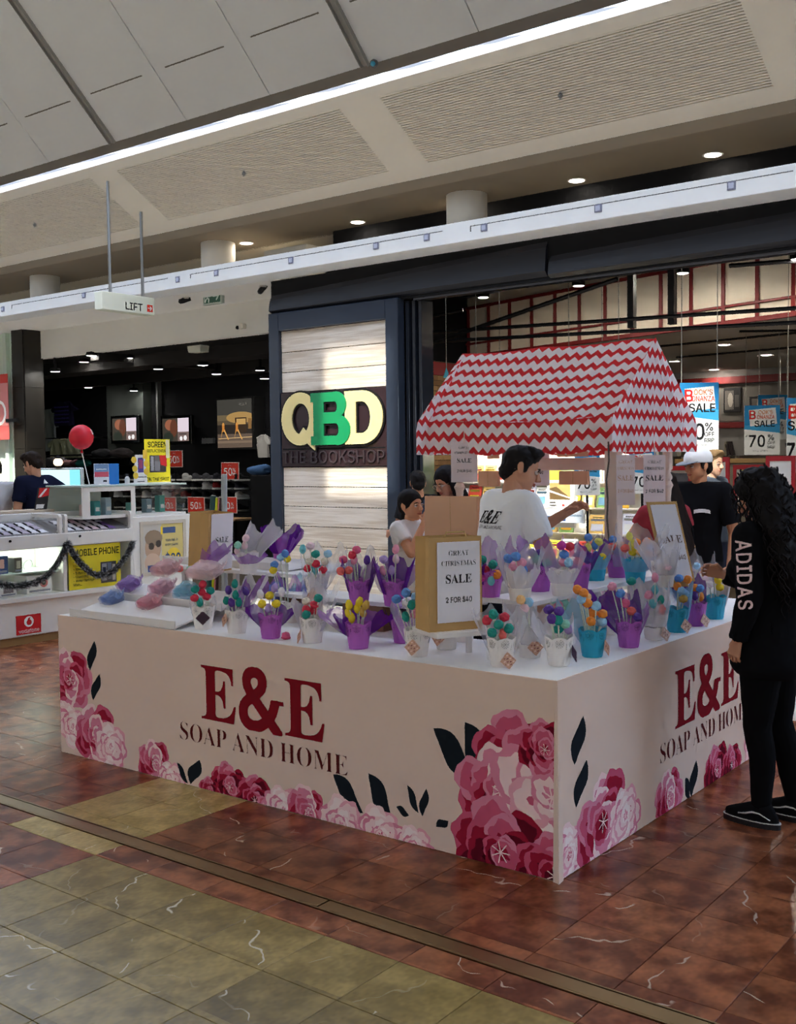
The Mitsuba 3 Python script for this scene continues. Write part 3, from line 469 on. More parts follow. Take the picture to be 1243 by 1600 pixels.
# ---------------------------------------------------------------- the dark surf shop on the left
DK = mat('matte', (24, 24, 26)); DK2 = mat('matte', (34, 36, 36))
struct('wall_surf_back', bx(-24, -8.95, 13.3, 13.4, 0, 3.4), DK); struct('wall_surf_left', bx(-20.1, -20, 9.9, 13.4, 0, 3.4), DK); struct('wall_surf_right', bx(-9.0, -8.95, 9.5, 13.4, 0, 3.7), DK)
struct('ceiling_surf', bx(-20, -8.95, 10.03, 13.4, 3.27, 3.35), mat('matte', (30, 29, 28)))
struct('trim_surf_panel', bx(-17.3, -16.2, 13.1, 13.3, 0, 3.27), mat('matte', (70, 74, 70))); struct('trim_surf_post', bx(-15.95, -15.9, 13.2, 13.3, 0, 3.27), mat('satin', (120, 120, 118)))
struct('trim_surf_beam', cat(bx(-20, -9, 10.6, 11.1, 3.09, 3.27), bx(-20, -9, 12.4, 12.5, 3.05, 3.27), bx(-13.5, -13.3, 9.95, 13.3, 3.15, 3.27)), mat('matte', (40, 38, 36)))
pc = struct('pillar_dark', bx(-15.0, -14.70, 9.6, 9.94, 0, 3.69), mat('matte', (30, 27, 24)), label='dark stone clad pillar beside the surf shop')
for z0, z1 in ((0, 0.9), (0.9, 1.85), (1.85, 2.8), (2.8, 3.685)):
    part(pc, 'stone_panel', bx(-14.997, -14.703, 9.585, 9.6, z0+0.003, z1-0.003, 0.002), mat('satin', (36, 32, 26))); part(pc, 'stone_panel', bx(-14.70, -14.685, 9.603, 9.937, z0+0.003, z1-0.003, 0.002), mat('satin', (36, 32, 26)))
TRK = ['bright spotlight head under the dark surf shop ceiling, %s' % w for w in ('third from the pillar', 'second from the pillar', 'nearest the pillar', 'fourth from the pillar', 'fifth from the pillar', 'seventh from the pillar', 'eighth from the pillar', 'nearest the navy tower', 'second from the navy tower', 'deepest near the pillar', 'deepest in the middle')]
for px in ((143, 555), (131, 565), (86, 580), (200, 559), (247, 576), (317, 570), (338, 584), (406, 578), (413, 591), (138, 605), (209, 610)):
    zz_ = 3.225 if px[1] < 562 or px == (131, 565) or px == (200, 559) else 3.05 if px[1] < 586 or px == (138, 605) else 2.97
    p = at_z(px[0], px[1], zz_)
    k = downlight('track_spotlight', p[0], p[1], zz_, 0.07, (4, 3.9, 3.7), TRK.pop(0), 'spotlights in the dark surf shop', (20, 20, 20), 0.5)
    part(k, 'head', shift(lathe([(0.0001, 0.05), (0.07, 0.045), (0.088, 0.0)], 12), p[0], p[1], zz_), BLACK); part(k, 'arm', tube([(p[0], p[1], zz_+0.04), (p[0], p[1], 3.28)], 0.02, 6), BLACK)
scene['material_screenface'] = {'type': 'diffuse', 'reflectance': {'type': 'rgb', 'value': [0.03, 0.03, 0.03]}}
def screen(k, name, mesh, gain, label=None):
    m = mesh.copy(); m.metadata['vc'] = mesh.metadata['vc']*gain*U
    s = mikit.ply(m, 'material_screenface', smooth=True, color=m.metadata['vc']); s['emitter'] = {'type': 'area', 'radiance': {'type': 'mesh_attribute', 'name': 'vertex_color'}, 'sampling_weight': 0.05}
    return part(k, name, s, None, label=label)
def facing(o): return frame(o, (1, 0, 0), (0, 0, 1))
for i, (x, z) in enumerate(((-16.62, 2.27), (-15.15, 2.22))):
    k = thing('television', '%s of two wall televisions in the dark surf shop' % ('left' if i == 0 else 'right'), 'television')
    part(k, 'bezel', bx(x-0.42, x+0.42, 12.98, 13.06, z-0.28, z+0.25, 0.01), mat('gloss', (10, 10, 10))); part(k, 'bracket', bx(x-0.1, x+0.1, 13.06, 13.3, z-0.1, z+0.1), BLACK)
    it = [(rect(-.36, -.22, .36, .2), (62, 56, 48)), (rect(0.06, -.05, .36, .2), (225, 210, 220)), (rect(0.06, -.22, .36, -.05), (120, 100, 96)), (ell(-.16, .08, .13, .1), (150, 92, 68)), (ell(-.05, .02, .1, .16), (96, 56, 40)), (ell(-.2, -.15, .14, .1), (40, 46, 38)), (ell(.15, -.17, .04), (240, 236, 236)), (ell(.26, -.16, .045), (240, 236, 236)), (rect(.1, -.1, .3, -.08), (70, 60, 60))]
    screen(k, 'screen_picture', moved(art([(g.buffer(0).intersection(rect(-.36, -.22, .36, .2)), c) for g, c in it]), facing((x, 12.975, z))), 1.0)
pk = thing('beach_poster', 'tall backlit sunset beach poster with two seated figures on the dark wall', 'poster')
po = (-13.65, 13.0, 2.28); part(pk, 'frame', bx(po[0]-0.47, po[0]+0.47, 13.02, 13.3, po[2]-0.46, po[2]+0.46, 0.01), mat('matte', (30, 30, 30)))
R_ = rect(-.43, -.42, .43, .42); it = [(R_, (96, 82, 62))]
it += [(rect(-.43, .15, .43, .42), (70, 68, 62)), (rect(-.43, .05, .43, .15), (120, 104, 76)), (ell(.15, .10, .35, .10), (190, 150, 88)), (rect(-.43, -.18, .43, -.02), (44, 36, 30)), (rect(-.43, -.42, .43, -.18), (110, 92, 78)), (rect(-.43, -.34, .43, -.3), (140, 118, 98)), (LineString([(-.4, -.26), (.43, -.24)]).buffer(.006), (240, 200, 140)), (rect(.02, -.16, .3, .1), (60, 42, 26)), (rect(.05, -.02, .28, .08), (214, 170, 100)), (rect(.34, -.1, .42, .08), (150, 110, 60))]
for x in (-.28, .06): it += [(Polygon([(x-.07, -.28), (x+.01, -.05), (x+.10, -.26), (x+.04, -.1), (x-.03, -.1)]), (236, 168, 84)), (ell(x, -.02, .03, .04), (230, 160, 80)), (rect(x-.03, -.14, x+.03, -.03), (220, 140, 60)), (LineString([(x+.03, -.12), (x+.12, -.27)]).buffer(.014), (240, 180, 100))]
screen(pk, 'picture', moved(art([(g.buffer(0).intersection(R_), c) for g, c in it]), facing((po[0], 13.012, po[2]))), 0.75)
part(pk, 'brand_lettering', moved(textcol('ROXY', .055, (190, 186, 180), .22, .33), facing((po[0], 13.01, po[2]))), P_+'matte')
# clothes, shoes and sale cards
def card(px, Y, w, h):
    p = at_y(px[0], px[1], Y); k = thing('sale_card', CARDL.pop(0), 'sale sign', 'red half price cards in the surf shop')
    part(k, 'board', bx(p[0]-w/2, p[0]+w/2, Y, Y+0.012, p[2]-h/2, p[2]+h/2, 0.002), mat('satin', (214, 190, 186)))
    it = [(rect(-w/2+.012, -h/2+.012, w/2-.012, h/2-.012), (206, 58, 46))]
    F = facing((p[0], Y-0.001, p[2])); part(k, 'red_face', moved(art(it), F), P_+'satin')
    part(k, 'lettering', moved(cat(textcol('50', h*.42, (248, 240, 238), -w*.10, -h*.04, .002, True), textcol('%', h*.2, (248, 240, 238), w*.24, h*.05, .002, True), textcol('OFF', h*.12, (248, 240, 238), w*.25, -h*.17, .002, True), textcol('UP TO', h*.07, (248, 240, 238), 0, h*.33, .002)), F), P_+'satin')
    part(k, 'stand', tube([(p[0], Y+0.02, p[2]-h/2+.03), (p[0], Y+0.02, SHELFZ(p[2]-h/2))], 0.012, 6), BLACK)
def SHELFZ(z): return 0.715 if z < 1.2 else 1.30
CARDL = ['red half price card behind the glass case, leftmost of the low row', 'red half price card just right of the glass case', 'red half price card partly behind the rolled banners', 'red half price card standing highest beside the tall silver tube', 'red half price card partly behind the yellow screen repair sign']
card((262, 789), 12.0, 0.42, 0.27); card((306, 789), 12.0, 0.42, 0.27); card((356, 789), 12.0, 0.42, 0.27); card((359, 736), 12.2, 0.42, 0.29); card((272, 717), 12.2, 0.42, 0.29)
k = thing('shop_table', 'long low pale topped table in the dark surf shop', 'table'); part(k, 'top', bx(-15.2, -12.3, 11.7, 12.15, 0.68, 0.715, 0.004), mat('satin', (168, 132, 96)))
for x in (-15.1, -12.4):
    for y in (11.78, 12.08): part(k, 'leg', bx(x-0.03, x+0.03, y-0.03, y+0.03, 0, 0.68), BLACK)
k = thing('shoe_rack', 'black wall rack of dark shoes at the back of the surf shop', 'shoe rack')
SZ = [0.80, 1.00, 1.16, 1.30]
for z in SZ: part(k, 'shelf', bx(-16.0, -12.6, 12.15, 12.55, z-0.015, z, 0.003), mat('matte', (20, 20, 20)))
for x in (-16.0, -14.3, -12.62): part(k, 'upright', bx(x, x+0.03, 12.5, 12.56, 0, 1.4), BLACK)
sole = prism(ell(0, 0, 0.14, 0.048), 0.03); upper = ball((0, 0, 0.05), 1, 2, (0.135, 0.043, 0.045)); up2 = ball((-0.06, 0, 0.085), 1, 2, (0.07, 0.04, 0.05))
SOLE = [shape(sole, mat('matte', c)) for c in ((225, 222, 216), (190, 188, 182))]; UPP = [shape(cat(upper, up2), mat('matte', c), 60) for c in ((20, 20, 22), (34, 34, 40), (120, 30, 30), (70, 70, 74), (190, 188, 184))]
rng = random.Random(5)
for z in SZ:
    for i in range(13):
        x = -15.9+i*0.262+rng.uniform(-.02, .02); X = T().translate([x, 12.3, z]).rotate([0, 0, 1], 75+rng.uniform(-10, 10))
        uc = rng.choice((0, 0, 0, 1, 1, 2, 3, 4)); s = thing('shoe', '%s sneaker, %s from the left on the %s shelf of the shoe rack' % (('black', 'charcoal', 'dark red', 'grey', 'pale grey')[uc], nth(i+1), {.80: 'lowest', 1.0: 'second', 1.16: 'third', 1.30: 'top'}[z]), 'shoe', 'shoes on the surf shop rack'); part(s, 'sole', SOLE[rng.randrange(2)], None, xf=X); part(s, 'upper', UPP[uc], None, xf=X)
GY = [13.16, 12.98, 12.9, 12.72, 13.14, 13.16, 12.98]
def garment(px, Y, w, h, c, label, stripes=None, sleeves=True, hang=True):
    w *= 13.12/Y; h *= 13.12/Y; Y = GY.pop(0); p = at_y(px[0], px[1], Y); g = Polygon([(-w*.5, -h), (w*.5, -h), (w*.46, -h*.3), (w*.5, -h*.12), (w*.22, 0), (w*.08, -.02), (-w*.08, -.02), (-w*.22, 0), (-w*.5, -h*.12), (-w*.46, -h*.3)])
    if sleeves: g = g.union(Polygon([(w*.3, -.01), (w*.75, -h*.35), (w*.6, -h*.42), (w*.3, -h*.2)])).union(Polygon([(-w*.3, -.01), (-w*.75, -h*.35), (-w*.6, -h*.42), (-w*.3, -h*.2)]))
    m = prism(g.buffer(.012), .05); m = m.subdivide_to_size(0.12); v = m.vertices; v[:, 2] += 0.02*np.sin(v[:, 0]*30+v[:, 1]*9)
    k = thing('hanging_garment', label, 'clothing', 'garments in the surf shop'); F = facing((p[0], Y, p[2])); part(k, 'garment', moved(m, F), mat('cloth', c), 40)
    if stripes: part(k, 'stripes', moved(art([(rect(-w*.45, -h*(.2+.16*j), w*.45, -h*(.26+.16*j)), stripes) for j in range(5)], .085), F), P_+'cloth')
    if hang: part(k, 'hanger', tube([(p[0], Y+.0, p[2]-.02), (p[0], Y+.0, p[2]+.1), (p[0], 13.3, p[2]+.12)], 0.006, 5), BLACK)
garment((79, 640), 11.6, .34, .75, (200, 205, 200), 'pale shirt on the rail beside the dark pillar'); garment((101, 628), 11.8, .5, .42, (36, 34, 60), 'dark striped sweater hanging beside the dark pillar', (70, 60, 130))
garment((95, 686), 12.2, .5, .34, (214, 214, 176), 'pale lime folded top left of the red balloon'); garment((116, 686), 12.2, .5, .34, (206, 206, 170), 'pale lime folded top behind the red balloon')
garment((413, 680), 12.0, .22, .34, (190, 186, 180), 'grey white shirt on a hanger near the navy tower')
garment((401, 775), 11.2, .22, .40, (28, 28, 32), 'black shorts hanging under the folded jeans'); garment((418, 775), 11.2, .22, .38, (70, 68, 72), 'dark grey shirt hanging nearest the navy tower')
def HZ(px): return 1.40 if px[1] > 735 else 1.72 if px[0] > 150 else 1.56
def heap(px, Y, w, c, label):
    p = at_y(px[0], px[1], Y); p[2] = HZ(px)+w*.30; m = ball((0, 0, 0), 1, 3, (w, w*.6, w*.35)); n = meshkit.fbm(m.vertices*7+px[0], 3)-.5; m.vertices += m.vertices*n[:, None]*.9
    solid('folded_clothes', shift(m, *p), mat('cloth', c), label, 'clothing', 'folded clothes in the surf shop', 40)
for px, w, c, l in (((86, 728), .3, (110, 108, 110), 'grey heap of clothes right of the dark pillar'), ((106, 722), .2, (196, 150, 150), 'pink folded top in the surf shop heap'), ((120, 724), .2, (150, 110, 116), 'dusky rose folded top below the red balloon'), ((130, 716), .2, (84, 190, 180), 'turquoise folded top behind the balloon string'), ((120, 742), .22, (70, 70, 48), 'olive folded top above the lightbox sign'), ((405, 741), .25, (70, 100, 140), 'folded blue jeans near the navy tower'), ((160, 705), .25, (60, 60, 62), 'dark folded top left of the phone poster stand'), ((190, 700), .25, (80, 74, 74), 'dark folded top above the phone poster stand')): heap(px, 12.2, w, c, l)
for z, px in ((1.28, 0), (1.62, 0)): solid('clothes_rail', tube([(-19.99, 12.6, z+.5), (-17.4, 12.6, z+.5), (-17.4, 13.3, z+.5)], .015, 6), mat('metal', (110, 110, 110)), '%s steel clothes rail on the left wall of the surf shop' % ('lower' if z < 1.5 else 'upper'), 'rail', 'clothes rails in the surf shop')
for n, (x0, x1, z, l) in enumerate(((-19.3, -16.5, 1.56, 'black wall shelf of folded clothes beside the dark pillar'), (-18.4, -16.5, 1.40, 'lower black wall shelf behind the lightbox sign'), (-17.0, -15.7, 1.72, 'small high black wall shelf under the left television'))):
    k = thing('clothes_shelf', l, 'shelf'); part(k, 'board', bx(x0, x1, 11.9, 13.3, z-.02, z, .003), mat('matte', (26, 26, 28))); part(k, 'bracket', bx(x0+.05, x0+.08, 12.4, 13.3, z-.14, z-.02), BLACK); part(k, 'bracket', bx(x1-.08, x1-.05, 12.4, 13.3, z-.14, z-.02), BLACK)
solid('display_plinth', bx(-12.25, -11.2, 12.0, 12.6, 0, 1.398, .01), mat('matte', (22, 22, 24)), 'black plinth with folded jeans near the navy tower', 'plinth')
solid('price_strip', bx(-14.75, -14.45, 13.24, 13.3, 1.95, 2.05), mat('matte', (120, 120, 120)), 'small grey plaque on the dark wall between television and poster', 'plaque')
k = thing('emergency_light', 'pale box shaped emergency light under the bulkhead of the surf shop', 'emergency light'); p = at_y(308, 544, 10.4)
part(k, 'diffuser', trimesh.convex.convex_hull(np.array([(p[0]+a*sx, p[1]+b, p[2]+c) for sx in (-1, 1) for a, b, c in ((.16, -.06, .1), (.16, .1, .1), (.12, -.06, -.06), (.12, .1, -.06))])), mat('satin', (240, 240, 220))); part(k, 'mount', bx(p[0]-.1, p[0]+.1, p[1]-.05, p[1]+.05, p[2]+.1, 3.28), BLACK)
# bright shop window at the far left
wn = struct('window_1', bx(-24, -15.0, 9.75, 9.80, 0, 3.69), mat('gloss', (216, 232, 216)), label='pale green glazed shopfront at the far left')
for x in (-15.08, -15.35, -16.2): part(wn, 'mullion', bx(x-0.05, x+0.05, 9.68, 9.76, 0, 3.69, .005), mat('satin', (206, 222, 208)))
k = thing('hanging_poster', 'red poster with a white ring hanging in the pale window at the far left', 'poster'); p = at_y(4, 635, 9.5)
part(k, 'sheet', bx(p[0]-.9, p[0]+.16, 9.5, 9.506, p[2]-.52, p[2]+.50), mat('satin', (206, 96, 92))); part(k, 'print', moved(art([(rect(-.9, .36, .16, .5), (206, 60, 50)), (rect(-.9, -.3, .16, .36), (212, 130, 124)), (ell(-.1, -.1, .2, .2).difference(ell(-.1, -.1, .15, .15)), (236, 226, 220))], .002), facing((p[0], 9.499, p[2]))), P_+'satin')
part(k, 'clip', bx(p[0]+.1, p[0]+.4, 9.48, 9.52, p[2]-.25, p[2]-.2), BLACK)

# ---------------------------------------------------------------- things hung from the mall ceiling
k = thing('lift_sign', 'pale hanging direction sign reading LIFT with a small red arrow tile', 'sign')
def on_soffit(x, y): d = ray(x, y); return EYE+d*((5.0+0.575*7.70-1.6)/(d[2]+0.575*d[1]))
ra, rb = on_soffit(168, 283), on_soffit(220, 331); u = rb-ra; u[2] = 0; u /= np.linalg.norm(u); Ln = np.linalg.norm((rb-ra)[:2])*1.62; F = frame(ra+(rb-ra)*.5-u*.02+np.array([u[1], -u[0], 0])*.06, u, (0, 0, 1)); hh = 0.105
zs_ = EYE[2]+(ray(196, 474)[2]/np.hypot(*ray(196, 474)[:2]))*np.hypot(*F[:2, 3]); F[2, 3] = zs_
part(k, 'board', moved(bx(-Ln/2, Ln/2, -hh, hh, -.14, 0, .006), F), mat('satin', (222, 224, 206)))
part(k, 'lettering', moved(textcol('LIFT', .085, (20, 22, 22), Ln*.10, -.03, .001, True), F), P_+'matte')
part(k, 'arrow_tile', moved(art([(rect(Ln*.5-.115, -.07, Ln*.5-.03, .015), (214, 56, 40)), (LineString([(Ln*.5-.10, -.027), (Ln*.5-.045, -.027)]).buffer(.006), (250, 240, 235)), (LineString([(Ln*.5-.07, -.003), (Ln*.5-.045, -.027), (Ln*.5-.07, -.051)]).buffer(.006), (250, 240, 235))], .001), F), P_+'satin')
for q in (ra, rb): part(k, 'rod', tube([(q[0], q[1], zs_+.09), (q[0], q[1], q[2]-.002)], .018, 8), mat('metal', (150, 150, 150)))
k = thing('exit_sign', 'small green running figure exit sign on the white ceiling above the surf shop', 'exit sign'); p = at_y(331, 463, 9.3)
part(k, 'housing', bx(p[0]-.17, p[0]+.17, 9.3, 9.36, p[2]-.10, p[2]+.10, .008), mat('satin', (190, 200, 190)))
part(k, 'pictogram', moved(art([(rect(-.15, -.08, .15, .08), (70, 110, 92)), (ell(-.075, .045, .016), (226, 236, 228)), (LineString([(-.08, .02), (-.085, -.015), (-.055, -.03), (-.06, -.065)]).buffer(.011), (226, 236, 228)), (LineString([(-.085, -.015), (-.11, -.035), (-.12, -.06)]).buffer(.009), (226, 236, 228)), (LineString([(-.11, .005), (-.08, .02), (-.05, 0)]).buffer(.008), (226, 236, 228)), (rect(-.14, -.07, -.125, .06), (226, 236, 228)), (LineString([(.02, 0), (.12, 0)]).buffer(.009), (226, 236, 228)), (LineString([(.08, .045), (.12, 0), (.08, -.045)]).buffer(.01), (226, 236, 228))], .002), facing((p[0], 9.3, p[2]))), P_+'satin')
part(k, 'bracket', bx(p[0]-.02, p[0]+.02, 9.32, 9.35, p[2]+.09, 3.70), WH)
for i, px in enumerate(((291, 468), (411, 450))):
    p = at_y(px[0], px[1], 9.15); k = thing('security_camera', ('black security camera on the white ceiling left of the exit sign', 'black security camera on the white ceiling beside the navy header')[i], 'security camera')
    part(k, 'stem', tube([(p[0], 9.15, 3.69), (p[0], 9.15, p[2]+.02)], .012, 6), BLACK); part(k, 'mount', shift(lathe([(.0001, 0), (.045, 0), (.04, -.02), (.0001, -.022)], 12), p[0], 9.15, 3.69), mat('satin', (200, 196, 188)))
    d = np.array((-.5, -.8, -.35) if i == 0 else (.05, -.7, -.6)); d /= np.linalg.norm(d); c = np.array([p[0], 9.15, p[2]]); part(k, 'body', tube([c-d*.05, c+d*.06, c+d*.09], (.032, .034, .03), 10), mat('satin', (18, 18, 20))); part(k, 'lens', ball(c+d*.09, .018, 1), mat('gloss', (8, 8, 10)))
p = at_z(375, 511, 3.64); k = thing('dome_camera', 'small white camera on the bulkhead above the surf shop entrance', 'security camera'); p = at_y(375, 512, 9.85); part(k, 'body', bx(p[0]-.07, p[0]+.07, 9.82, 9.9, p[2]-.02, p[2]+.05, .01), mat('satin', (224, 220, 210))); part(k, 'lens', ball((p[0]-.02, 9.82, p[2]), .025, 1), BLACK)
p = at_z(578, 92, 4.39); k = thing('blue_sensor', 'small blue lensed sensor at the lower edge of the grey vault', 'sensor'); part(k, 'body', ball((p[0], 5.93, 4.37), .03, 2), mat('satin', (90, 96, 100))); part(k, 'lens', ball((p[0]+.01, 5.905, 4.36), .018, 2), mat('gloss', (60, 160, 190)))
# ---------------------------------------------------------------- the phone kiosk at the left
KW = mat('satin', (226, 224, 220)); TAN = mat('satin', (150, 116, 74)); GLASSC = 'material_pane'
def east(x, y, z): return frame((x, y, z), (0, 1, 0), (0, 0, 1))
KX, KA, KB, KE = -8.40, 3.9, 5.86, 6.64
kk = thing('phone_kiosk', 'white phone kiosk with glass fronted shelves and sloping phone deck', 'kiosk')
part(kk, 'plinth', bx(KX-0.72, KX-0.06, KA, 7.40, 0, 0.075), TAN)
part(kk, 'base_panel', bx(KX-0.75, KX-0.03, KA, KE, 0.075, 0.385, 0.006), KW)
part(kk, 'ledge', bx(KX-0.75, KX+0.02, KA, KE, 0.387, 0.435, 0.008), KW)
part(kk, 'back_wall', bx(KX-0.75, KX-0.45, KA, KE, 0.437, 1.10), mat('satin', (206, 214, 200)))
part(kk, 'top_band', bx(KX-0.12, KX, KA, KE, 0.852, 0.975, 0.006), KW)
part(kk, 'inner_top', bx(KX-0.44, KX-0.12, KA, KE, 0.87, 0.90), KW)
part(kk, 'shelf', bx(KX-0.44, KX-0.05, KA, KB-0.03, 0.632, 0.642), mat('gloss', (196, 214, 204)))
for y in (KB, KE-0.02): part(kk, 'divider', bx(KX-0.44, KX-0.005, y-0.02, y+0.02, 0.437, 0.85, 0.004), KW)
lt = bx(KX-0.40, KX-0.15, KA+0.1, KB-0.06, 0.858, 0.868); part(kk, 'cabinet_light', lamp_shape(lt, (6*U, 6.4*U, 5.6*U), 0.3), None, label='glowing strip inside the kiosk cabinet')
part(kk, 'glass_pane', quad([(KX-0.01, KA, 0.437), (KX-0.01, KB-0.02, 0.437), (KX-0.01, KB-0.02, 0.85), (KX-0.01, KA, 0.85)]), GLASSC)
deck = trimesh.convex.convex_hull(np.array([(x, y, z+d) for x, z in ((KX-0.02, 0.978), (KX-0.42, 1.085)) for y in (KA, KE) for d in (-0.03, 0)])); part(kk, 'sloping_deck', deck, mat('satin', (120, 118, 118)))
part(kk, 'deck_back', bx(KX-0.47, KX-0.43, KA, KE, 1.0, 1.15, 0.006), KW)
for n, y in enumerate((KB-0.04, KB+0.02, KE-0.02)):
    o = rect(-0.46, 0.96, 0.0, 1.14).union(ell(-0.03, 1.11, .03)).difference(rect(-0.02, 1.12, 0.1, 1.2)).difference(rect(-0.42, 1.0, -0.045, 1.118))
    o = rect(-0.46, 0.96, 0.0, 1.145).buffer(-.03).buffer(.03).difference(rect(-0.43, 0.99, -0.035, 1.115).buffer(-.02).buffer(.02))
    m = prism(o, 0.03); m = moved(m, frame((KX, y+0.015, 0), (1, 0, 0), (0, 0, 1))); part(kk, 'end_frame', m, KW)
    part(kk, 'end_glass', quad([(KX-0.43, y, 0.99), (KX-0.04, y, 0.99), (KX-0.04, y, 1.11), (KX-0.43, y, 1.11)]), GLASSC)
part(kk, 'counter_top', bx(KX-0.74, KX-0.49, KA, 6.1, 1.14, 1.175, 0.005), mat('satin', (196, 180, 160)))
part(kk, 'counter_front', bx(KX-0.73, KX-0.70, KA, 6.1, 0.44, 1.14), KW)
for y in (5.3, 6.02): part(kk, 'lock', tube([(KX, y, .935), (KX+.012, y, .935)], .011, 10), BLACK)
# phones on the deck
rng = random.Random(8)
n = 0
for y in np.arange(4.75, 6.5, 0.093):
    if KB-0.12 < y < KB+0.06: continue
    for j in range(3):
        x = KX-0.09-0.105*j; z = 0.978+(KX-0.02-x)*(0.107/0.40); n += 1
        k = thing('dummy_phone', 'dummy phone on its card, %s from the left in the %s deck row' % (nth(n//3+(1 if n % 3 else 0)), ('front', 'middle', 'back')[j]), 'phone', 'phones on the sloping kiosk deck')
        F = T().translate([x, y, z]).rotate([0, 1, 0], math.degrees(math.atan(0.107/0.4)))
        c = rng.choice([(214, 214, 220), (196, 196, 204), (226, 226, 230), (170, 160, 175)]) if y < 6.1 else rng.choice([(226, 200, 206), (206, 196, 204), (120, 90, 150), (214, 214, 220)])
        part(k, 'card', bx(-0.048, 0.048, -0.034, 0.040, 0.002, 0.006), mat('satin', c), xf=F); part(k, 'phone_body', bx(-0.03, 0.03, -0.040, -0.030, 0.002, 0.012), mat('gloss', (30, 30, 34)), xf=F)
# boxes behind the glass
def kbox(y0, y1, z0, z1, c, label, dots=(), lab=None):
    k = thing('boxed_gadget', label, 'box'); part(k, 'carton', bx(KX-0.30, KX-0.10, y0, y1, z0+.0005, z1, .003), mat('satin', c)); F = east(KX-0.0995, (y0+y1)/2, (z0+z1)/2)
    it = [(rect(-(y1-y0)*.42, -(z1-z0)*.42, (y1-y0)*.42, -(z1-z0)*.30), (120, 124, 140))]
    for dx, dz, r, cc in dots: it += [(ell(dx, dz, r), cc), (ell(dx, dz, r*.55), (26, 24, 26))]
    if lab: it += [(rect(*lab[0]), lab[1])]
    part(k, 'print', moved(art(it, .001), F), P_+'satin')
RD = (176, 60, 56)
kbox(4.95, 5.16, .437, .585, (224, 224, 222), 'white carton with red and black round speakers, leftmost on the lower kiosk shelf', ((-.04, .0, .035, (30, 30, 32)), (.05, 0, .04, RD)))
kbox(5.25, 5.42, .437, .56, (216, 214, 212), 'narrow white carton with a grey gadget in the middle of the lower kiosk shelf', lab=((-.05, -.03, .05, .04), (90, 80, 86)))
kbox(5.52, 5.78, .437, .60, (228, 228, 226), 'white carton with a red round speaker at the right of the lower kiosk shelf', ((-.05, .01, .03, (90, 90, 92)), (.045, .01, .042, RD)))
kbox(5.18, 5.34, .643, .80, (40, 66, 116), 'dark blue carton with a pale picture on the upper kiosk shelf', lab=((-.04, -.03, .04, .05), (214, 170, 160)))
kbox(5.40, 5.48, .643, .775, (76, 74, 66), 'slim dark carton right of the blue carton on the upper kiosk shelf', lab=((-.02, -.03, .02, .04), (160, 156, 140)))
kbox(4.93, 5.10, .643, .76, (70, 96, 140), 'blue grey carton at the left end of the upper kiosk shelf')
k = thing('coiled_headset', 'coiled white headset cable beside the cartons on the upper kiosk shelf', 'headset'); t_ = np.linspace(0, 6.28*2.5, 50); part(k, 'cable', tube(np.c_[np.full(50, KX-.2)+.02*np.sin(t_), 5.6+.045*np.cos(t_), .695+.045*np.sin(t_)], .006, 6), mat('satin', (220, 226, 220)))
# yellow repair sign behind the second pane
k = thing('repair_sign', 'yellow mobile phone repair sign leaning inside the kiosk front', 'sign'); y0, y1, z0, z1 = 5.915, 6.50, .437, .845; F = east(KX-.03, (y0+y1)/2, (z0+z1)/2)
part(k, 'board', bx(KX-.036, KX-.03, y0, y1, z0, z1), mat('satin', (226, 208, 40)))
YT = (24, 22, 20); ms = [textcol('MOBILE PHONE', .062, YT, .02, .135, .001, True, .80)]
for i, s in enumerate(('- Screen', '- Charging', '- Speaker', '- Buttons', '- Unlocking', '- Water Damage', 'More...')):
    t2 = text2(s, .024, True, .9, False); ms.append(shift(paint(t2, YT), -.25, .045-.036*i, .001))
part(k, 'lettering', moved(cat(ms), F), P_+'matte'); part(k, 'phone_picture', moved(art([(rect(.06, -.17, .24, .03), (70, 66, 64)), (rect(.075, -.15, .13, .015), (150, 150, 156)), (rect(.14, -.14, .185, .02), (110, 116, 130)), (rect(.195, -.15, .23, .0), (190, 180, 170)), (rect(.085, -.12, .12, -.02), (40, 44, 60))], .001), F), P_+'satin')
k = thing('carrier_sign', 'small red carrier sign with white ring on the base of the kiosk', 'sign'); F = east(KX-.03, 5.48, .18)
part(k, 'plate', bx(KX-.03, KX-.022, 5.48-.125, 5.48+.125, .095, .265, .002), mat('satin', (196, 28, 36))); F = east(KX-.022, 5.48, .18)
part(k, 'emblem', moved(art([(ell(0, .025, .048), (244, 240, 240)), (ell(.002, .018, .026).union(Polygon([(-.02, .03), (.0, .062), (.02, .06), (.002, .042)])), (196, 28, 36))], .001), F), P_+'satin'); part(k, 'lettering', moved(textcol('vodafone', .036, (244, 240, 240), 0, -.055, .001, False, .95), F), P_+'satin')
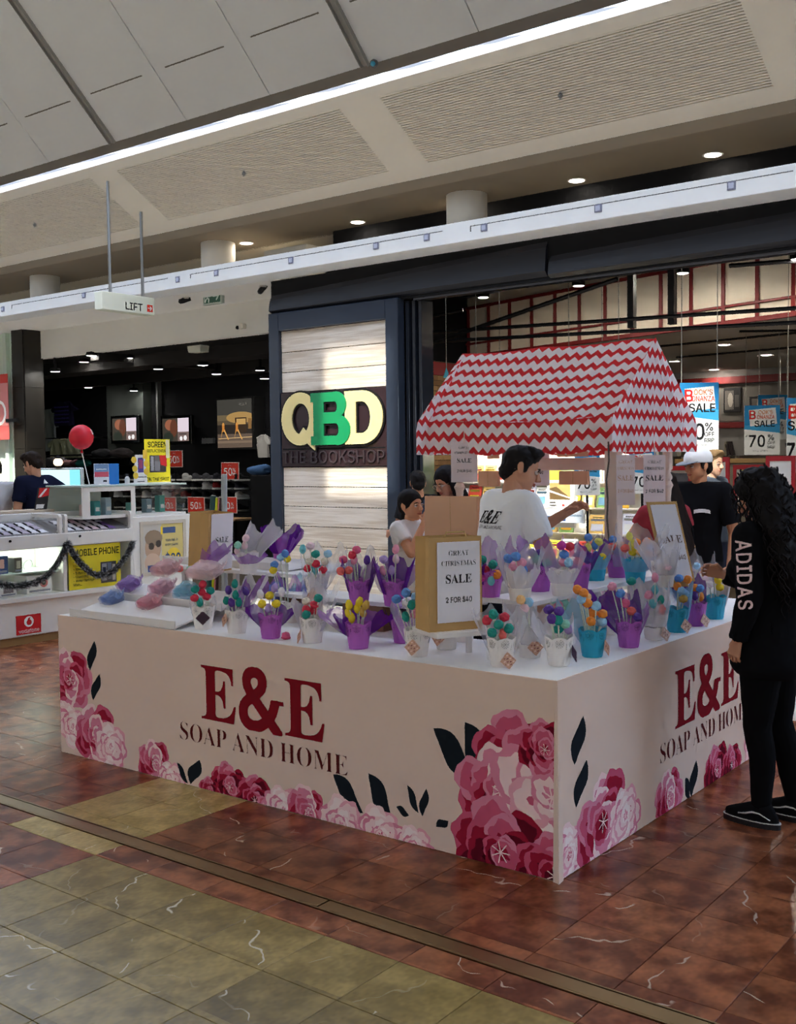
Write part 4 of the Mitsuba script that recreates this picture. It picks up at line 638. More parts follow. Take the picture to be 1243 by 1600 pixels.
# tinsel
def tinsel(pts, label):
    k = thing('tinsel_garland', label, 'garland', 'tinsel garlands on the kiosk'); rng = np.random.default_rng(4); p = np.array(pts)
    from scipy.interpolate import make_interp_spline
    q = make_interp_spline(np.linspace(0, 1, len(p)), p, 2 if len(p) == 3 else 3)(np.linspace(0, 1, 130)); q[:, 0] = KX+.03
    part(k, 'core', tube(q, .024, 7), mat('matte', (16, 18, 20)))
    for nm, c, N in (('dark_strands', (22, 26, 32), 1600), ('silver_tips', (170, 172, 176), 600)):
        i = rng.integers(0, 130, N); d = rng.normal(size=(N, 3)); d /= np.linalg.norm(d, axis=1)[:, None]; d[:, 0] = np.abs(d[:, 0]) if True else d[:, 0]
        a = q[i]; l = rng.uniform(.035, .052, N)[:, None] if N > 1000 else rng.uniform(.046, .056, N)[:, None]; w = np.cross(d, rng.normal(size=(N, 3))); w /= np.linalg.norm(w, axis=1)[:, None]; w *= .0055
        b0 = a if N > 1000 else a+d*l*.45
        v = np.stack([b0-w, b0+w, a+d*l], 1).reshape(-1, 3); part(k, nm, trimesh.Trimesh(v, np.arange(3*N).reshape(-1, 3), process=False), mat('satin', c), kind='stuff')
tinsel([(0, 4.88, .80), (0, 5.1, .60), (0, 5.4, .54), (0, 5.66, .62), (0, 5.86, .885)], 'black tinsel garland swagged over the lit kiosk shelves')
tinsel([(0, 5.86, .885), (0, 6.0, .68), (0, 6.2, .555), (0, 6.42, .62), (0, 6.60, .84)], 'black tinsel garland swagged over the yellow repair sign')
# end cabinet with its framed poster, and the glass case above
kc = thing('poster_cabinet', 'white end cabinet of the kiosk with a framed offer poster', 'cabinet'); part(kc, 'body', bx(KX-.75, KX-.02, KE+.005, 7.40, .075, 1.08, .008), KW)
part(kc, 'poster_frame', moved(prism(rect(-.29, -.27, .29, .27).difference(rect(-.255, -.235, .255, .235)), .012), east(KX-.02, 7.02, .76)), mat('satin', (196, 188, 176)))
it = [(rect(-.255, -.235, .255, .235), (212, 196, 130)), (rect(-.255, -.235, -.02, .235), (196, 192, 186)), (ell(-.13, .0, .10, .13), (190, 160, 136)), (ell(-.12, .10, .11, .08), (150, 130, 110)), (ell(-.15, .02, .035), (70, 62, 58)), (ell(-.06, .04, .035), (70, 62, 58)), (ell(-.14, -.14, .1, .09), (206, 180, 160)), (rect(-.2, -.235, -.1, -.17), (70, 80, 130)), (rect(.0, .14, .16, .2), (70, 92, 140)), (rect(-.03, .13, -.005, .21), (236, 206, 60)), (ell(.13, -.12, .10, .11), (236, 206, 70))]
F = east(KX-.02, 7.02, .76); part(kc, 'poster', moved(art([(g.intersection(rect(-.255, -.235, .255, .235)), c) for g, c in it], .002), F), P_+'satin')
part(kc, 'poster_lettering', moved(cat(textcol('More talk in', .026, (50, 60, 90), .11, .07, .003, True, .8), textcol('more places', .026, (50, 60, 90), .11, .025, .003, True, .8), textcol('$29', .10, (40, 60, 110), .12, -.12, .003, True, .8)), F), P_+'satin')
gc = thing('glass_case', 'glass display case of accessories standing on the kiosk end', 'display case'); A, B, Z0, Z1 = 6.10, 7.36, 1.082, 1.40
part(gc, 'floor_plate', bx(KX-.62, KX-.06, A, B, Z0+.0, Z0+.02), KW); part(gc, 'support', bx(KX-.62, KX-.5, A, KE, 1.0, Z0), KW)
part(gc, 'lid', bx(KX-.62, KX-.05, A-.01, B+.01, Z1-.018, Z1, .003), mat('gloss', (180, 196, 190)))
part(gc, 'white_front', moved(prism(rect(0, Z0+.02, .62, Z1-.018).difference(rect(.09, Z0+.03, .57, Z1-.06)), .01), frame((KX-.07, A, 0), (0, 1, 0), (0, 0, 1))), KW)
part(gc, 'glass_pane', quad([(KX-.065, A, Z0+.02), (KX-.065, B, Z0+.02), (KX-.065, B, Z1-.02), (KX-.065, A, Z1-.02)]), GLASSC); part(gc, 'glass_pane', quad([(KX-.6, B, Z0+.02), (KX-.065, B, Z0+.02), (KX-.065, B, Z1-.02), (KX-.6, B, Z1-.02)]), GLASSC)
part(gc, 'back_sheet', bx(KX-.62, KX-.605, A, A+.62, Z0+.02, Z1-.02), mat('satin', (190, 196, 186)))
for i, (y, c, l) in enumerate(((6.30, (196, 170, 166), 'pale pink boxed earphones in the glass case'), (6.42, (60, 150, 150), 'teal phone box in the glass case'), (6.55, (170, 190, 200), 'pale blue accessory card in the glass case'), (6.85, (110, 170, 160), 'green accessory box in the right half of the glass case'), (7.05, (120, 140, 150), 'grey accessory box in the right half of the glass case'), (7.22, (80, 150, 140), 'green blister card at the right end of the glass case'))):
    k = thing('accessory_box', l, 'box'); part(k, 'carton', bx(KX-.34, KX-.26, y-.035, y+.035, Z0+.02, Z0+.13+.03*(i % 3), .003), mat('satin', c)); part(k, 'label', bx(KX-.26, KX-.258, y-.022, y+.022, Z0+.06, Z0+.10), mat('satin', (230, 226, 220)))
# things standing on the glass case
k = thing('repair_sign_board', 'tall yellow screen replacement sign standing on the glass case', 'sign'); F = east(KX-.30, 7.205, Z1+.225)
part(k, 'board', moved(bx(-.165, .165, -.225, .225, -.006, 0), F), mat('satin', (232, 214, 44)))
part(k, 'lettering', moved(cat(textcol('SCREEN', .055, YT, .0, .17, .001, True, .85), textcol('REPLACEMENT', .030, (90, 80, 30), 0, .105, .001, True, .9), textcol('ON THE SPOT', .034, YT, 0, -.185, .001, True, .95)), F), P_+'matte')
part(k, 'picture', moved(art([(rect(-.105, -.115, .11, .06), (60, 56, 58)), (rect(-.09, -.1, -.05, .05), (150, 148, 156)), (rect(-.04, -.1, .03, .0), (120, 120, 128)), (Polygon([(.02, .06), (.12, .06), (.12, -.06), (.04, -.04)]), (200, 40, 48)), (rect(-.04, .0, .02, .055), (100, 96, 100))], .001), F), P_+'satin')
part(k, 'tape_strip', moved(bx(.11, .155, .03, .22, .001, .003), F), mat('satin', (228, 222, 180))); part(k, 'foot', moved(bx(-.15, .15, -.225, -.215, -.08, .03), F), mat('satin', (225, 220, 200)))
k = thing('leaflet_board', 'blue and pink leaflet board standing on the glass case right of the balloon', 'leaflet stand'); F = east(KX-.28, 6.53, Z1+.105)
part(k, 'board', moved(bx(-.125, .05, -.105, .10, -.006, 0), F), mat('satin', (196, 204, 220))); part(k, 'print', moved(art([(rect(-.12, .02, .045, .095), (110, 140, 180)), (rect(-.12, -.03, .045, .02), (200, 84, 104)), (rect(-.12, -.10, .045, -.03), (214, 214, 220)), (rect(-.1, .04, .02, .05), (220, 226, 236)), (rect(-.02, -.08, .02, -.06), (60, 60, 70))], .001), F), P_+'satin'); part(k, 'foot', moved(bx(-.1, .04, -.105, -.098, -.07, .03), F), KW)
k = thing('blue_folder', 'bright blue folder standing on the glass case', 'folder'); F = east(KX-.30, 6.665, Z1+.1); part(k, 'cover', moved(bx(-.06, .06, -.1, .105, -.03, -.01, .002), F), mat('satin', (40, 120, 200))); part(k, 'page_edge', moved(bx(-.055, .055, -.098, .10, -.035, -.0302), F), KW)
k = thing('spray_bottle', 'small white bottle on the glass case between folder and phone stand', 'bottle'); part(k, 'body', shift(lathe([(.0001, 0), (.025, 0), (.025, .06), (.012, .075), (.012, .08), (.0001, .08)], 12), KX-.25, 6.775, Z1), mat('satin', (206, 206, 206))); part(k, 'cap', shift(lathe([(.0135, .078), (.0135, .1), (.0001, .1)], 12), KX-.25, 6.775, Z1), mat('satin', (60, 60, 66)))
k = thing('phone_poster_stand', 'white phone poster stand with round yellow stickers on the glass case', 'leaflet stand'); F = east(KX-.28, 6.955, Z1+.17); part(k, 'board', moved(prism(Polygon([(-.075, -.17), (.10, -.17), (.08, .0), (.07, .12), (-.05, .12), (-.06, 0)]), .006, -.006), F), mat('satin', (226, 222, 220)))
it = [(rect(-.02, -.06, .05, .09), (70, 60, 130)), (rect(-.01, -.02, .04, .07), (150, 70, 110)), (rect(-.06, -.11, .085, -.10), (90, 90, 96)), (rect(-.03, -.155, .06, -.145), (90, 90, 96))]+[(ell(x, z, .033), (226, 190, 70)) for x, z in ((-.07, .07), (-.06, -.02), (-.05, -.09), (.085, .03), (.085, -.05))]+[(rect(.045, .08, .10, .17), (226, 190, 70))]
part(k, 'print', moved(art(it, .001), F), P_+'satin'); part(k, 'foot', moved(bx(-.07, .09, -.17, -.163, -.08, .03), F), KW)
bp = at_x(127, 683, -8.72); k = thing('balloon', 'red balloon on a white stick at the corner of the glass case', 'balloon'); part(k, 'rubber', ball(bp, .115, 3, (1, 1, 1.04)), mat('satin', (214, 34, 52)), 60); part(k, 'emblem', moved(art([(ell(0, 0, .02, .03).difference(ell(0, 0, .011, .02)), (244, 236, 236))], .0), frame(bp+np.array([.090, .055, .048])*1.01, (-.5, .8, 0), (-.35, -.2, .9))), P_+'satin')
part(k, 'knot', shift(lathe([(.0001, .0), (.014, -.03), (.022, -.035), (.0001, -.036)], 10), bp[0], bp[1], bp[2]-.115), mat('gloss', (190, 26, 44))); part(k, 'stick', tube([bp-[0, 0, .14], [bp[0], bp[1]+.08, 1.40]], .006, 6), mat('satin', (226, 222, 222)))
k = thing('leaflet_holder', 'red and black leaflet holder on the kiosk counter', 'leaflet holder'); F = east(KX-.53, 5.97, 1.175); part(k, 'board', moved(prism(Polygon([(-.07, 0), (.06, 0), (.10, .21), (-.02, .21)]), .012), F), mat('satin', (40, 38, 40))); part(k, 'print', moved(art([(Polygon([(-.035, .11), (.085, .13), (.097, .205), (-.015, .205)]), (206, 40, 44)), (Polygon([(-.06, .01), (.02, .01), (.035, .05), (-.05, .05)]), (220, 216, 214)), (Polygon([(-.03, .12), (.0, .12), (.075, .2), (.05, .2)]), (236, 220, 216))], .013), F), P_+'satin')
k = thing('lightbox_sign', 'glowing pale cyan price lightbox behind the kiosk attendant', 'lightbox'); a = at_x(92, 771, -9.75); F = frame(a, np.array([.80, .6, 0]), (0.0, 0, 1))
part(k, 'case', moved(bx(-.27, .25, -.30, .27, -.08, -.002, .01), F), mat('satin', (200, 210, 210))); it = [(rect(-.25, -.28, .23, .25), (150, 214, 220)), (rect(-.25, -.02, .23, .25), (190, 232, 236)), (rect(.12, -.28, .23, .25), (120, 200, 206))]
screen(k, 'lit_face', moved(art(it), F), 1.6); part(k, 'lettering', moved(cat(textcol('$25', .16, (240, 252, 252), -.02, -.17, .002, True), textcol('plan', .07, (214, 80, 96), -.1, .08, .002, True)), F), P_+'matte'); part(k, 'leg', moved(bx(-.03, .03, -a[2]+.0, -.30, -.07, -.02), F), BLACK)
k = thing('table_lamp', 'tiny glowing warm lamp on top of the lightbox sign', 'lamp'); a2 = a+[0, 0, .33]; part(k, 'shade', lamp_shape(ball(a2, .05, 2, (1, 1, .9)), (2.5*U, 1.6*U, 0.9*U), .1), None); part(k, 'cap', ball(a2+[0, 0, .05], .03, 1, (1, 1, .6)), BLACK); part(k, 'base', tube([a2-[0, 0, .06], a2-[0, 0, .04]], .035, 10), BLACK)
# ---------------------------------------------------------------- soap flower bouquets in pots
WPOT, PPOT, BPOT = (232, 226, 222), (176, 92, 186), (38, 160, 190)
def potmesh(seed):
    R0, R1, H, n = 0.043, 0.060, 0.12, 30
    rm = 0.055; W = 2*math.pi*rm; zb = 0.066
    def top(u): return H-0.010+0.010*abs(math.sin(u/W*2*math.pi*3))
    holes = []
    for c in range(6):
        cx = (c+0.5)*W/6; cz = 0.094
        holes.append(Point(cx, cz).buffer(0.0032, 3))
        for k in range(8): a = 2*math.pi*k/8; holes.append(affinity.translate(affinity.rotate(affinity.scale(Point(0, 0).buffer(1, 2), 0.0035, 0.0014), math.degrees(a), origin=(0, 0)), cx+0.0088*math.cos(a), cz+0.0088*math.sin(a)))
        for k in range(12): a = 2*math.pi*(k+.5)/12; holes.append(Point(cx+0.0158*math.cos(a), cz+0.0158*math.sin(a)).buffer(0.0021, 2))
        for k in range(3): holes.append(Point(cx+W/12, 0.072+0.009*k).buffer(0.0022, 2))
    H_ = union_all(holes); vs, fs, m = [], [], 0
    for i in range(n):
        a, b = W*i/n, W*(i+1)/n
        cell = Polygon([(a, zb), (b, zb), (b, top(b)), ((a+b)/2, top((a+b)/2)), (a, top(a))]).difference(H_)
        f = flat(cell); vs.append(f.vertices); fs.append(f.faces+m); m += len(f.vertices)
    v = np.vstack(vs); f = np.vstack(fs); th = v[:, 0]/W*2*math.pi; r = R0+(R1-R0)*v[:, 1]/H
    band = trimesh.Trimesh(np.c_[r*np.cos(th), r*np.sin(th), v[:, 1]], f, process=False)
    base = lathe([(0.0001, 0.001), (R0-0.002, 0.0), (R0, 0.002), (R0+(R1-R0)*zb/H, zb)], n)
    return cat(base, band)
POT = potmesh(0); POTS = {c: shape(POT, mat('satin', c)) for c in (WPOT, PPOT, BPOT)}
SHADE_LINER = {c: shape(lathe([(.0001, .096), (.0505, .096), (.0485, .06), (.0001, .06)], 24), mat('matte', d)) for c, d in ((WPOT, (112, 104, 104)), (PPOT, (64, 22, 84)), (BPOT, (14, 76, 100)))}  # dark insert added so that the pot holes look shaded
def rose():
    m = ball((0, 0, 0), 1, 3); v = m.vertices; th = np.arctan2(v[:, 1], v[:, 0]); rr = np.hypot(v[:, 0], v[:, 1]); up = np.clip(v[:, 2]*.5+.5, 0, 1)
    s = np.sin(2*th+rr*9.0)*0.10*up+np.sin(5*th+v[:, 2]*4)*0.05*(1-up); m.vertices = v*(1+s)[:, None]*[1, 1, .86]; return m
def tulip():
    m = ball((0, 0, 0), 1, 3); v = m.vertices; th = np.arctan2(v[:, 1], v[:, 0]); t = np.clip(v[:, 2], 0, 1); m.vertices = np.c_[v[:, :2]*(0.80+0.10*np.cos(3*th)*t[:, None].T[0]-0.12*t)[:, None], v[:, 2]*1.12+0.14*np.cos(3*th)*t*(np.hypot(v[:, 0], v[:, 1]) > .25)]; return m
ROSE, TULIP = rose(), tulip(); _fl = {}
FC = {'red': (212, 48, 72), 'teal': (22, 140, 128), 'purple': (84, 48, 140), 'yellow': (230, 204, 40), 'white': (226, 220, 228), 'lilac': (176, 150, 206), 'cream': (216, 206, 190), 'tan': (196, 158, 70), 'blue': (86, 138, 210), 'sky': (150, 196, 226), 'pink': (226, 150, 176), 'rosy': (214, 90, 130), 'coral': (230, 104, 96), 'mint': (150, 212, 190), 'orange': (234, 140, 50), 'peach': (236, 190, 130), 'aqua': (110, 190, 200), 'wine': (120, 30, 100), 'lemon': (224, 220, 110), 'magenta': (190, 50, 150), 'blush': (232, 200, 208)}
def bloom(c, kind):
    if (c, kind) not in _fl: m = (ROSE if kind == 'r' else TULIP).copy(); m.apply_scale(0.0205); _fl[(c, kind)] = shape(m, mat('satin', FC[c]), True)
    return _fl[(c, kind)]
STEM = mat('satin', (206, 214, 196)); DARKTAG = (52, 20, 40); TANTAG = (196, 150, 126)
def wrapmesh(seed, r0, z0, r1, z1, a0, a1, lean=(0, 0), spikes=3, jag=0.35):
    rng = np.random.default_rng(seed); nu, nz = 44, 9; u = np.linspace(0, 1, nu); ph = rng.uniform(0, 6, 4); A = a0+(a1-a0)*u
    tip = 1-jag*(np.abs(((u*spikes+ph[0]) % 1)-.5)*2)-0.08*np.abs(np.sin(u*23+ph[1])); V = []
    for t in np.linspace(0, 1, nz):
        r = r0+(r1-r0)*t**0.8*(1+0.12*np.sin(u*20+ph[2])*t+0.06*np.sin(u*47+ph[3])*t); z = z0+(z1-z0)*t*(tip if t > 0 else np.ones(nu))
        V.append(np.c_[r*np.cos(A)+lean[0]*t**1.4, r*np.sin(A)+lean[1]*t**1.4, z])
    v = np.vstack(V); f = []
    for i in range(nz-1):
        for j in range(nu-1): a = i*nu+j; f += [[a, a+1, a+nu+1], [a, a+nu+1, a+nu]]
    return trimesh.Trimesh(v, f, process=False)
PUR, WHI, SKY, CLR, PER, LIL = ((96, 30, 140), .80), ((226, 222, 230), .62), ((140, 196, 224), .55), ((222, 222, 232), .30), ((110, 120, 196), .6), ((160, 100, 190), .55)
SEED = [100]
def tagcard(k, base, cam, ang, z, c, s=0.036, tilt=0.25):
    d = np.array([math.cos(cam+ang), math.sin(cam+ang), 0]); ex = np.array([-d[1], d[0], 0]); up = np.array([0, 0, 1.0])-d*tilt; up /= np.linalg.norm(up)
    F = frame(base+d*0.062+np.array([0, 0, z]), ex, up); g = Polygon([(-s, 0), (0, -s), (s, 0), (0, s)])
    part(k, 'tag', moved(prism(g, .0015), F), mat('satin', c), label='diamond shaped card tag')
    if c == TANTAG:
        it = [(affinity.rotate(rect(-.020+.013*i, -.018+.012*j, -.012+.013*i, -.013+.012*j), 20), ((120, 60, 56), (226, 196, 180), (150, 90, 74))[(i+j) % 3]) for i in range(4) for j in range(4)]
        it = [(q.intersection(g.buffer(-.004)), cc) for q, cc in it if q.intersects(g.buffer(-.004))]
        part(k, 'tag_print', moved(art(it, .0022), F), P_+'satin')
def bouquet(px, z, pot, flowers, wraps, label, tags=(), kind='r', lean=0.0, group='soap flower bouquets on the stall', xyz=None):
    base = at_z(px[0], px[1], z) if xyz is None else np.array(xyz); base = base+0.0
    d2 = -base[:2]/np.linalg.norm(base[:2]); cam = math.atan2(d2[1], d2[0]); base[:2] -= d2*0.040; w = (base+[0, 0, .12]-EYE)@FWD; s = w/FOCAL
    k = thing('potted_bouquet', label, 'bouquet', group)
    part(k, 'pot', POTS[pot], None, xf=T().translate(base.tolist()).rotate([0, 0, 1], math.degrees(cam)+30-SEED[0] % 60))
    part(k, 'shade_liner', SHADE_LINER[pot], None, xf=T().translate(base.tolist()))
    SEED[0] += 7; rng = random.Random(SEED[0]); bx_ = (base-EYE); wb = bx_@FWD; bpx = 621.5+FOCAL*(bx_@RIGHT)/wb; bpy = 800-FOCAL*(bx_@UP)/wb
    for f in flowers:
        fx, fy, c = f[:3]; kd = f[3] if len(f) > 3 else kind
        off = (fx-bpx)*s; h = (bpy-fy)*s; dep = rng.uniform(-.02, .03)+max(0, .17-h)*.35
        p = base+RIGHT*off*1.0+np.array([d2[0], d2[1], 0])*dep; p[2] = base[2]+h
        X = T().translate(p.tolist()).rotate([0, 0, 1], rng.uniform(0, 360)).rotate([1, 0, 0], rng.uniform(-25, 25)) if kd == 't' else T().translate(p.tolist()).rotate([0, 0, 1], math.degrees(cam)).rotate([0, 1, 0], rng.uniform(25, 65)).rotate([0, 0, 1], rng.uniform(0, 360))
        fk = part(k, 'soap_flower', bloom(c, kd), None, xf=X)
        q = base+np.array([0, 0, .05])+(p-base)*[.35, .35, 0]
        part(fk, 'stem', tube([q, (q+p)/2+[0, 0, .005], p-[0, 0, .012]], .0026, 5), STEM)
    for i, wr in enumerate(wraps):
        (c, op), r1, z1, c0, c1 = wr[:5]; ln = wr[5] if len(wr) > 5 else 0.0; sp = wr[6] if len(wr) > 6 else 3
        m = wrapmesh(SEED[0]+i, .050, .055, r1, z1, cam+math.radians(c0), cam+math.radians(c1), (RIGHT[0]*ln, RIGHT[1]*ln), sp)
        part(k, 'tissue_wrap', shift(m, *base), tulle(c, op), True)
    for t in tags: tagcard(k, base, cam, *t)
    return k
Z0_, ZS, ZR = ZT+.0005, 0.92, 1.0
B = bouquet
B((318, 984), Z0_, WPOT, [(318, 913, 'red'), (306, 920, 'teal'), (330, 923, 'teal'), (316, 925, 'red'), (305, 933, 'red'), (324, 932, 'red'), (313, 940, 'teal', 't')], [(CLR, .07, .17, 90, 270)], 'white pot of red and teal roses with dark diamond tag beside the trays', [(-.05, .062, DARKTAG)])
B((370, 991), Z0_, WPOT, [(368, 912, 'teal'), (358, 922, 'purple'), (369, 928, 'teal'), (385, 924, 'purple'), (354, 938, 'teal'), (362, 940, 'purple'), (374, 940, 'teal')], [(WHI, .09, .30, 95, 250, .07, 2), (LIL, .08, .27, 140, 235, .08, 2)], 'white pot of teal and purple soap tulips with a white tissue sheet leaning right', [(-1.2, .07, TANTAG)], 't')
B((423, 999), Z0_, PPOT, [(422, 931, 'yellow'), (410, 942, 'yellow'), (432, 942, 'yellow'), (408, 928, 'white', 't'), (441, 924, 'white', 't'), (430, 919, 'lilac', 't'), (420, 949, 'lilac', 't')], [(PUR, .12, .165, 60, 300, 0, 4)], 'purple pot of yellow roses and white tulips in the front row')
B((488, 1006), Z0_, WPOT, [(498, 933, 'teal'), (479, 940, 'cream'), (492, 944, 'red'), (479, 951, 'red'), (490, 954, 'red'), (479, 958, 'teal')], [(WHI, .10, .22, 40, 285, .01, 3), (CLR, .09, .30, 110, 250, .05, 2)], 'white pot of red roses wrapped in white tissue between the two purple front pots', [(-1.35, .03, TANTAG)])
B((560, 1015), Z0_, PPOT, [(546, 944, 'yellow'), (562, 940, 'yellow'), (559, 951, 'yellow'), (572, 945, 'tan'), (567, 957, 'tan'), (545, 958, 'yellow'), (550, 965, 'yellow')], [(PUR, .13, .165, 60, 305, .02, 4), (LIL, .15, .18, 120, 280, -.02, 3)], 'purple pot of bright yellow and tan soap tulips in the front row', (), 't')
B((652, 1027), Z0_, WPOT, [(635, 925, 'blue'), (620, 935, 'blue'), (635, 941, 'white'), (644, 944, 'teal'), (650, 933, 'sky'), (651, 947, 'pink'), (634, 963, 'teal', 't'), (649, 960, 'pink'), (659, 944, 'teal')], [(CLR, .09, .24, 60, 300, -.02)], 'white pot of blue, teal and pink roses just left of the central paper bag', [(-.35, .045, TANTAG)])
B((630, 1006), Z0_, PPOT, [(622, 946, 'lilac')], [(PUR, .08, .16, 90, 270)], 'purple pot half hidden behind the white pot left of the central paper bag')
B((697, 1016), Z0_, WPOT, [(700, 966, 'blush'), (688, 966, 'mint')], [(CLR, .062, .13, 90, 270)], 'white pot standing under the left end of the bag shelf', [(-.6, .055, TANTAG)])
B((724, 1004), Z0_, WPOT, [(718, 966, 'blush'), (728, 968, 'white')], [(CLR, .062, .13, 90, 270)], 'white pot standing under the right end of the bag shelf')
B((783, 1043), Z0_, WPOT, [(771, 958, 'teal'), (788, 964, 'red'), (761, 969, 'red'), (779, 974, 'teal'), (795, 981, 'teal'), (769, 986, 'teal'), (785, 990, 'coral', 't')], [(CLR, .11, .25, 70, 290, -.01), (WHI, .08, .20, 120, 250, 0)], 'white pot of red and teal roses nearest the front corner, tan tag at its right', [(.45, .03, TANTAG)])
B((828, 1029), Z0_, WPOT, [(814, 935, 'peach'), (826, 940, 'sky'), (820, 948, 'blush')], [(WHI, .10, .25, 60, 300, -.01), (CLR, .085, .19, -50, 60)], 'white pot shrouded in pale tissue with peach and sky flowers behind the corner pots', [(.35, .05, TANTAG)])
B((873, 1042), Z0_, WPOT, [(857, 952, 'purple'), (873, 954, 'purple'), (862, 965, 'purple'), (872, 967, 'teal'), (872, 983, 'teal'), (883, 975, 'mint'), (888, 983, 'lilac')], [(WHI, .085, .22, 80, 280, -.03)], 'white pot of purple and teal roses at the front corner of the counter', [(1.3, .05, DARKTAG)])
B((884, 1008), Z0_, WPOT, [(865, 935, 'mint'), (874, 935, 'mint'), (881, 940, 'mint'), (872, 944, 'pink'), (885, 946, 'mint')], [(CLR, .08, .2, 70, 290)], 'white pot of pale mint roses behind the purple and teal corner pot')
B((925, 1028), Z0_, BPOT, [(902, 921, 'orange'), (912, 925, 'orange'), (916, 933, 'peach'), (918, 941, 'orange'), (931, 945, 'sky'), (926, 957, 'orange'), (923, 969, 'orange'), (941, 959, 'orange'), (940, 971, 'sky'), (908, 935, 'sky')], [(SKY, .10, .25, 90, 275, -.05)], 'bright blue pot of orange and sky roses in the right front row', [(1.25, .04, TANTAG)])
B((982, 1013), Z0_, PPOT, [(977, 942, 'rosy'), (986, 954, 'coral'), (996, 962, 'purple'), (969, 926, 'blue'), (956, 915, 'pink')], [(PUR, .13, .27, 120, 300, -.07, 3), (LIL, .08, .2, 60, 200, .01)], 'purple pot with a tall purple tulle fan and pink flowers on the right counter')
B((1022, 1001), Z0_, WPOT, [(1023, 902, 'pink', 't'), (1023, 922, 'aqua', 't'), (1013, 930, 'pink'), (1032, 937, 'teal', 't'), (1020, 944, 'aqua', 't'), (1034, 952, 'coral', 't'), (986, 908, 'teal')], [(WHI, .09, .30, 90, 270, -.02), (CLR, .07, .2, -60, 90)], 'white pot of pink and aqua tulips between purple and blue pots on the right counter', [(.9, .03, TANTAG)])
B((1057, 989), Z0_, BPOT, [(1064, 922, 'sky'), (1067, 935, 'tan'), (1058, 916, 'orange'), (1060, 904, 'blue'), (1070, 928, 'sky')], [(SKY, .09, .25, 60, 285, -.02, 2)], 'bright blue pot in pale blue tulle with a tan tag on the right counter', [(.75, .035, TANTAG)])
B((1085, 979), Z0_, PPOT, [(1074, 905, 'orange'), (1086, 918, 'orange'), (1093, 918, 'blue'), (1085, 930, 'purple', 't'), (1094, 932, 'orange', 't')], [(PUR, .10, .26, 120, 260, -.03, 2)], 'purple pot of orange roses between the two far blue pots', [(.9, .03, TANTAG)])
B((1116, 968), Z0_, BPOT, [(1115, 894, 'lemon', 't'), (1121, 906, 'yellow'), (1124, 917, 'yellow'), (1108, 912, 'white')], [(WHI, .09, .26, 70, 290, -.01)], 'bright blue pot of yellow flowers nearest the woman in black')
B((1100, 950), Z0_, WPOT, [(1095, 897, 'blush'), (1088, 884, 'sky'), (1100, 905, 'pink')], [(WHI, .10, .27, 70, 290, -.03), (CLR, .1, .33, 100, 250, -.04, 2)], 'white pot in clear peaked wrap behind the far purple pot')
B((955, 992), Z0_, WPOT, [(950, 940, 'lilac'), (960, 938, 'pink')], [(LIL, .09, .22, 80, 280)], 'white pot between the orange bouquet and the purple tulle fan')
# second tier along the front
B((561, 946), ZS, PPOT, [(537, 874, 'rosy'), (558, 859, 'rosy'), (551, 867, 'red'), (554, 875, 'pink', 't'), (533, 891, 'coral'), (545, 890, 'coral'), (574, 875, 'purple', 't')], [(PUR, .085, .23, 50, 300, .0, 3), (CLR, .11, .30, 150, 270, .05, 3)], 'purple pot of pink and coral roses on the raised shelf below the timber tower')
B((615, 948), ZS, PPOT, [(619, 858, 'pink', 't'), (619, 874, 'blush', 't'), (600, 873, 'lilac'), (599, 891, 'pink', 't'), (612, 891, 'lilac', 't')], [(PUR, .10, .25, 40, 320, .0, 3), (LIL, .13, .21, 120, 270, .04, 3)], 'purple pot of pale pink tulips wrapped in purple tulle in front of the girl')
B((495, 940), ZS, WPOT, [(494, 865, 'teal'), (485, 876, 'cream'), (494, 880, 'red'), (508, 876, 'cream'), (481, 888, 'red'), (492, 891, 'aqua', 't'), (505, 890, 'red'), (474, 857, 'aqua', 't'), (486, 853, 'blush'), (513, 865, 'sky')], [(CLR, .11, .30, 60, 300, .03), (WHI, .07, .16, -40, 60)], 'white pot of red, cream and teal roses on the front raised shelf', [(-.3, .03, TANTAG)])
B((452, 974), Z0_, WPOT, [(447, 864, 'blue'), (450, 873, 'yellow'), (430, 882, 'blue'), (428, 890, 'yellow'), (440, 870, 'sky')], [(PER, .11, .22, 50, 310, 0, 3), (LIL, .12, .26, 120, 260, -.03), (SKY, .11, .27, 100, 200, .06)], 'white pot of blue and yellow flowers in periwinkle tulle behind the front row')
B((388, 897), ZR, WPOT, [(372, 851, 'mint'), (385, 840, 'blush'), (371, 860, 'blush', 't'), (383, 852, 'blush', 't')], [(WHI, .10, .30, 100, 250, .10, 2), (LIL, .10, .12, -60, 120)], 'white pot of mint and blush roses with a tall white sheet behind the front row')
B((440, 880), ZR, PPOT, [(436, 845, 'magenta', 't'), (445, 842, 'lilac', 't')], [(PUR, .13, .24, 20, 340, 0, 4), (LIL, .10, .20, -80, 200, .03, 4)], 'purple tulle bouquet standing before the left edge of the navy tower')
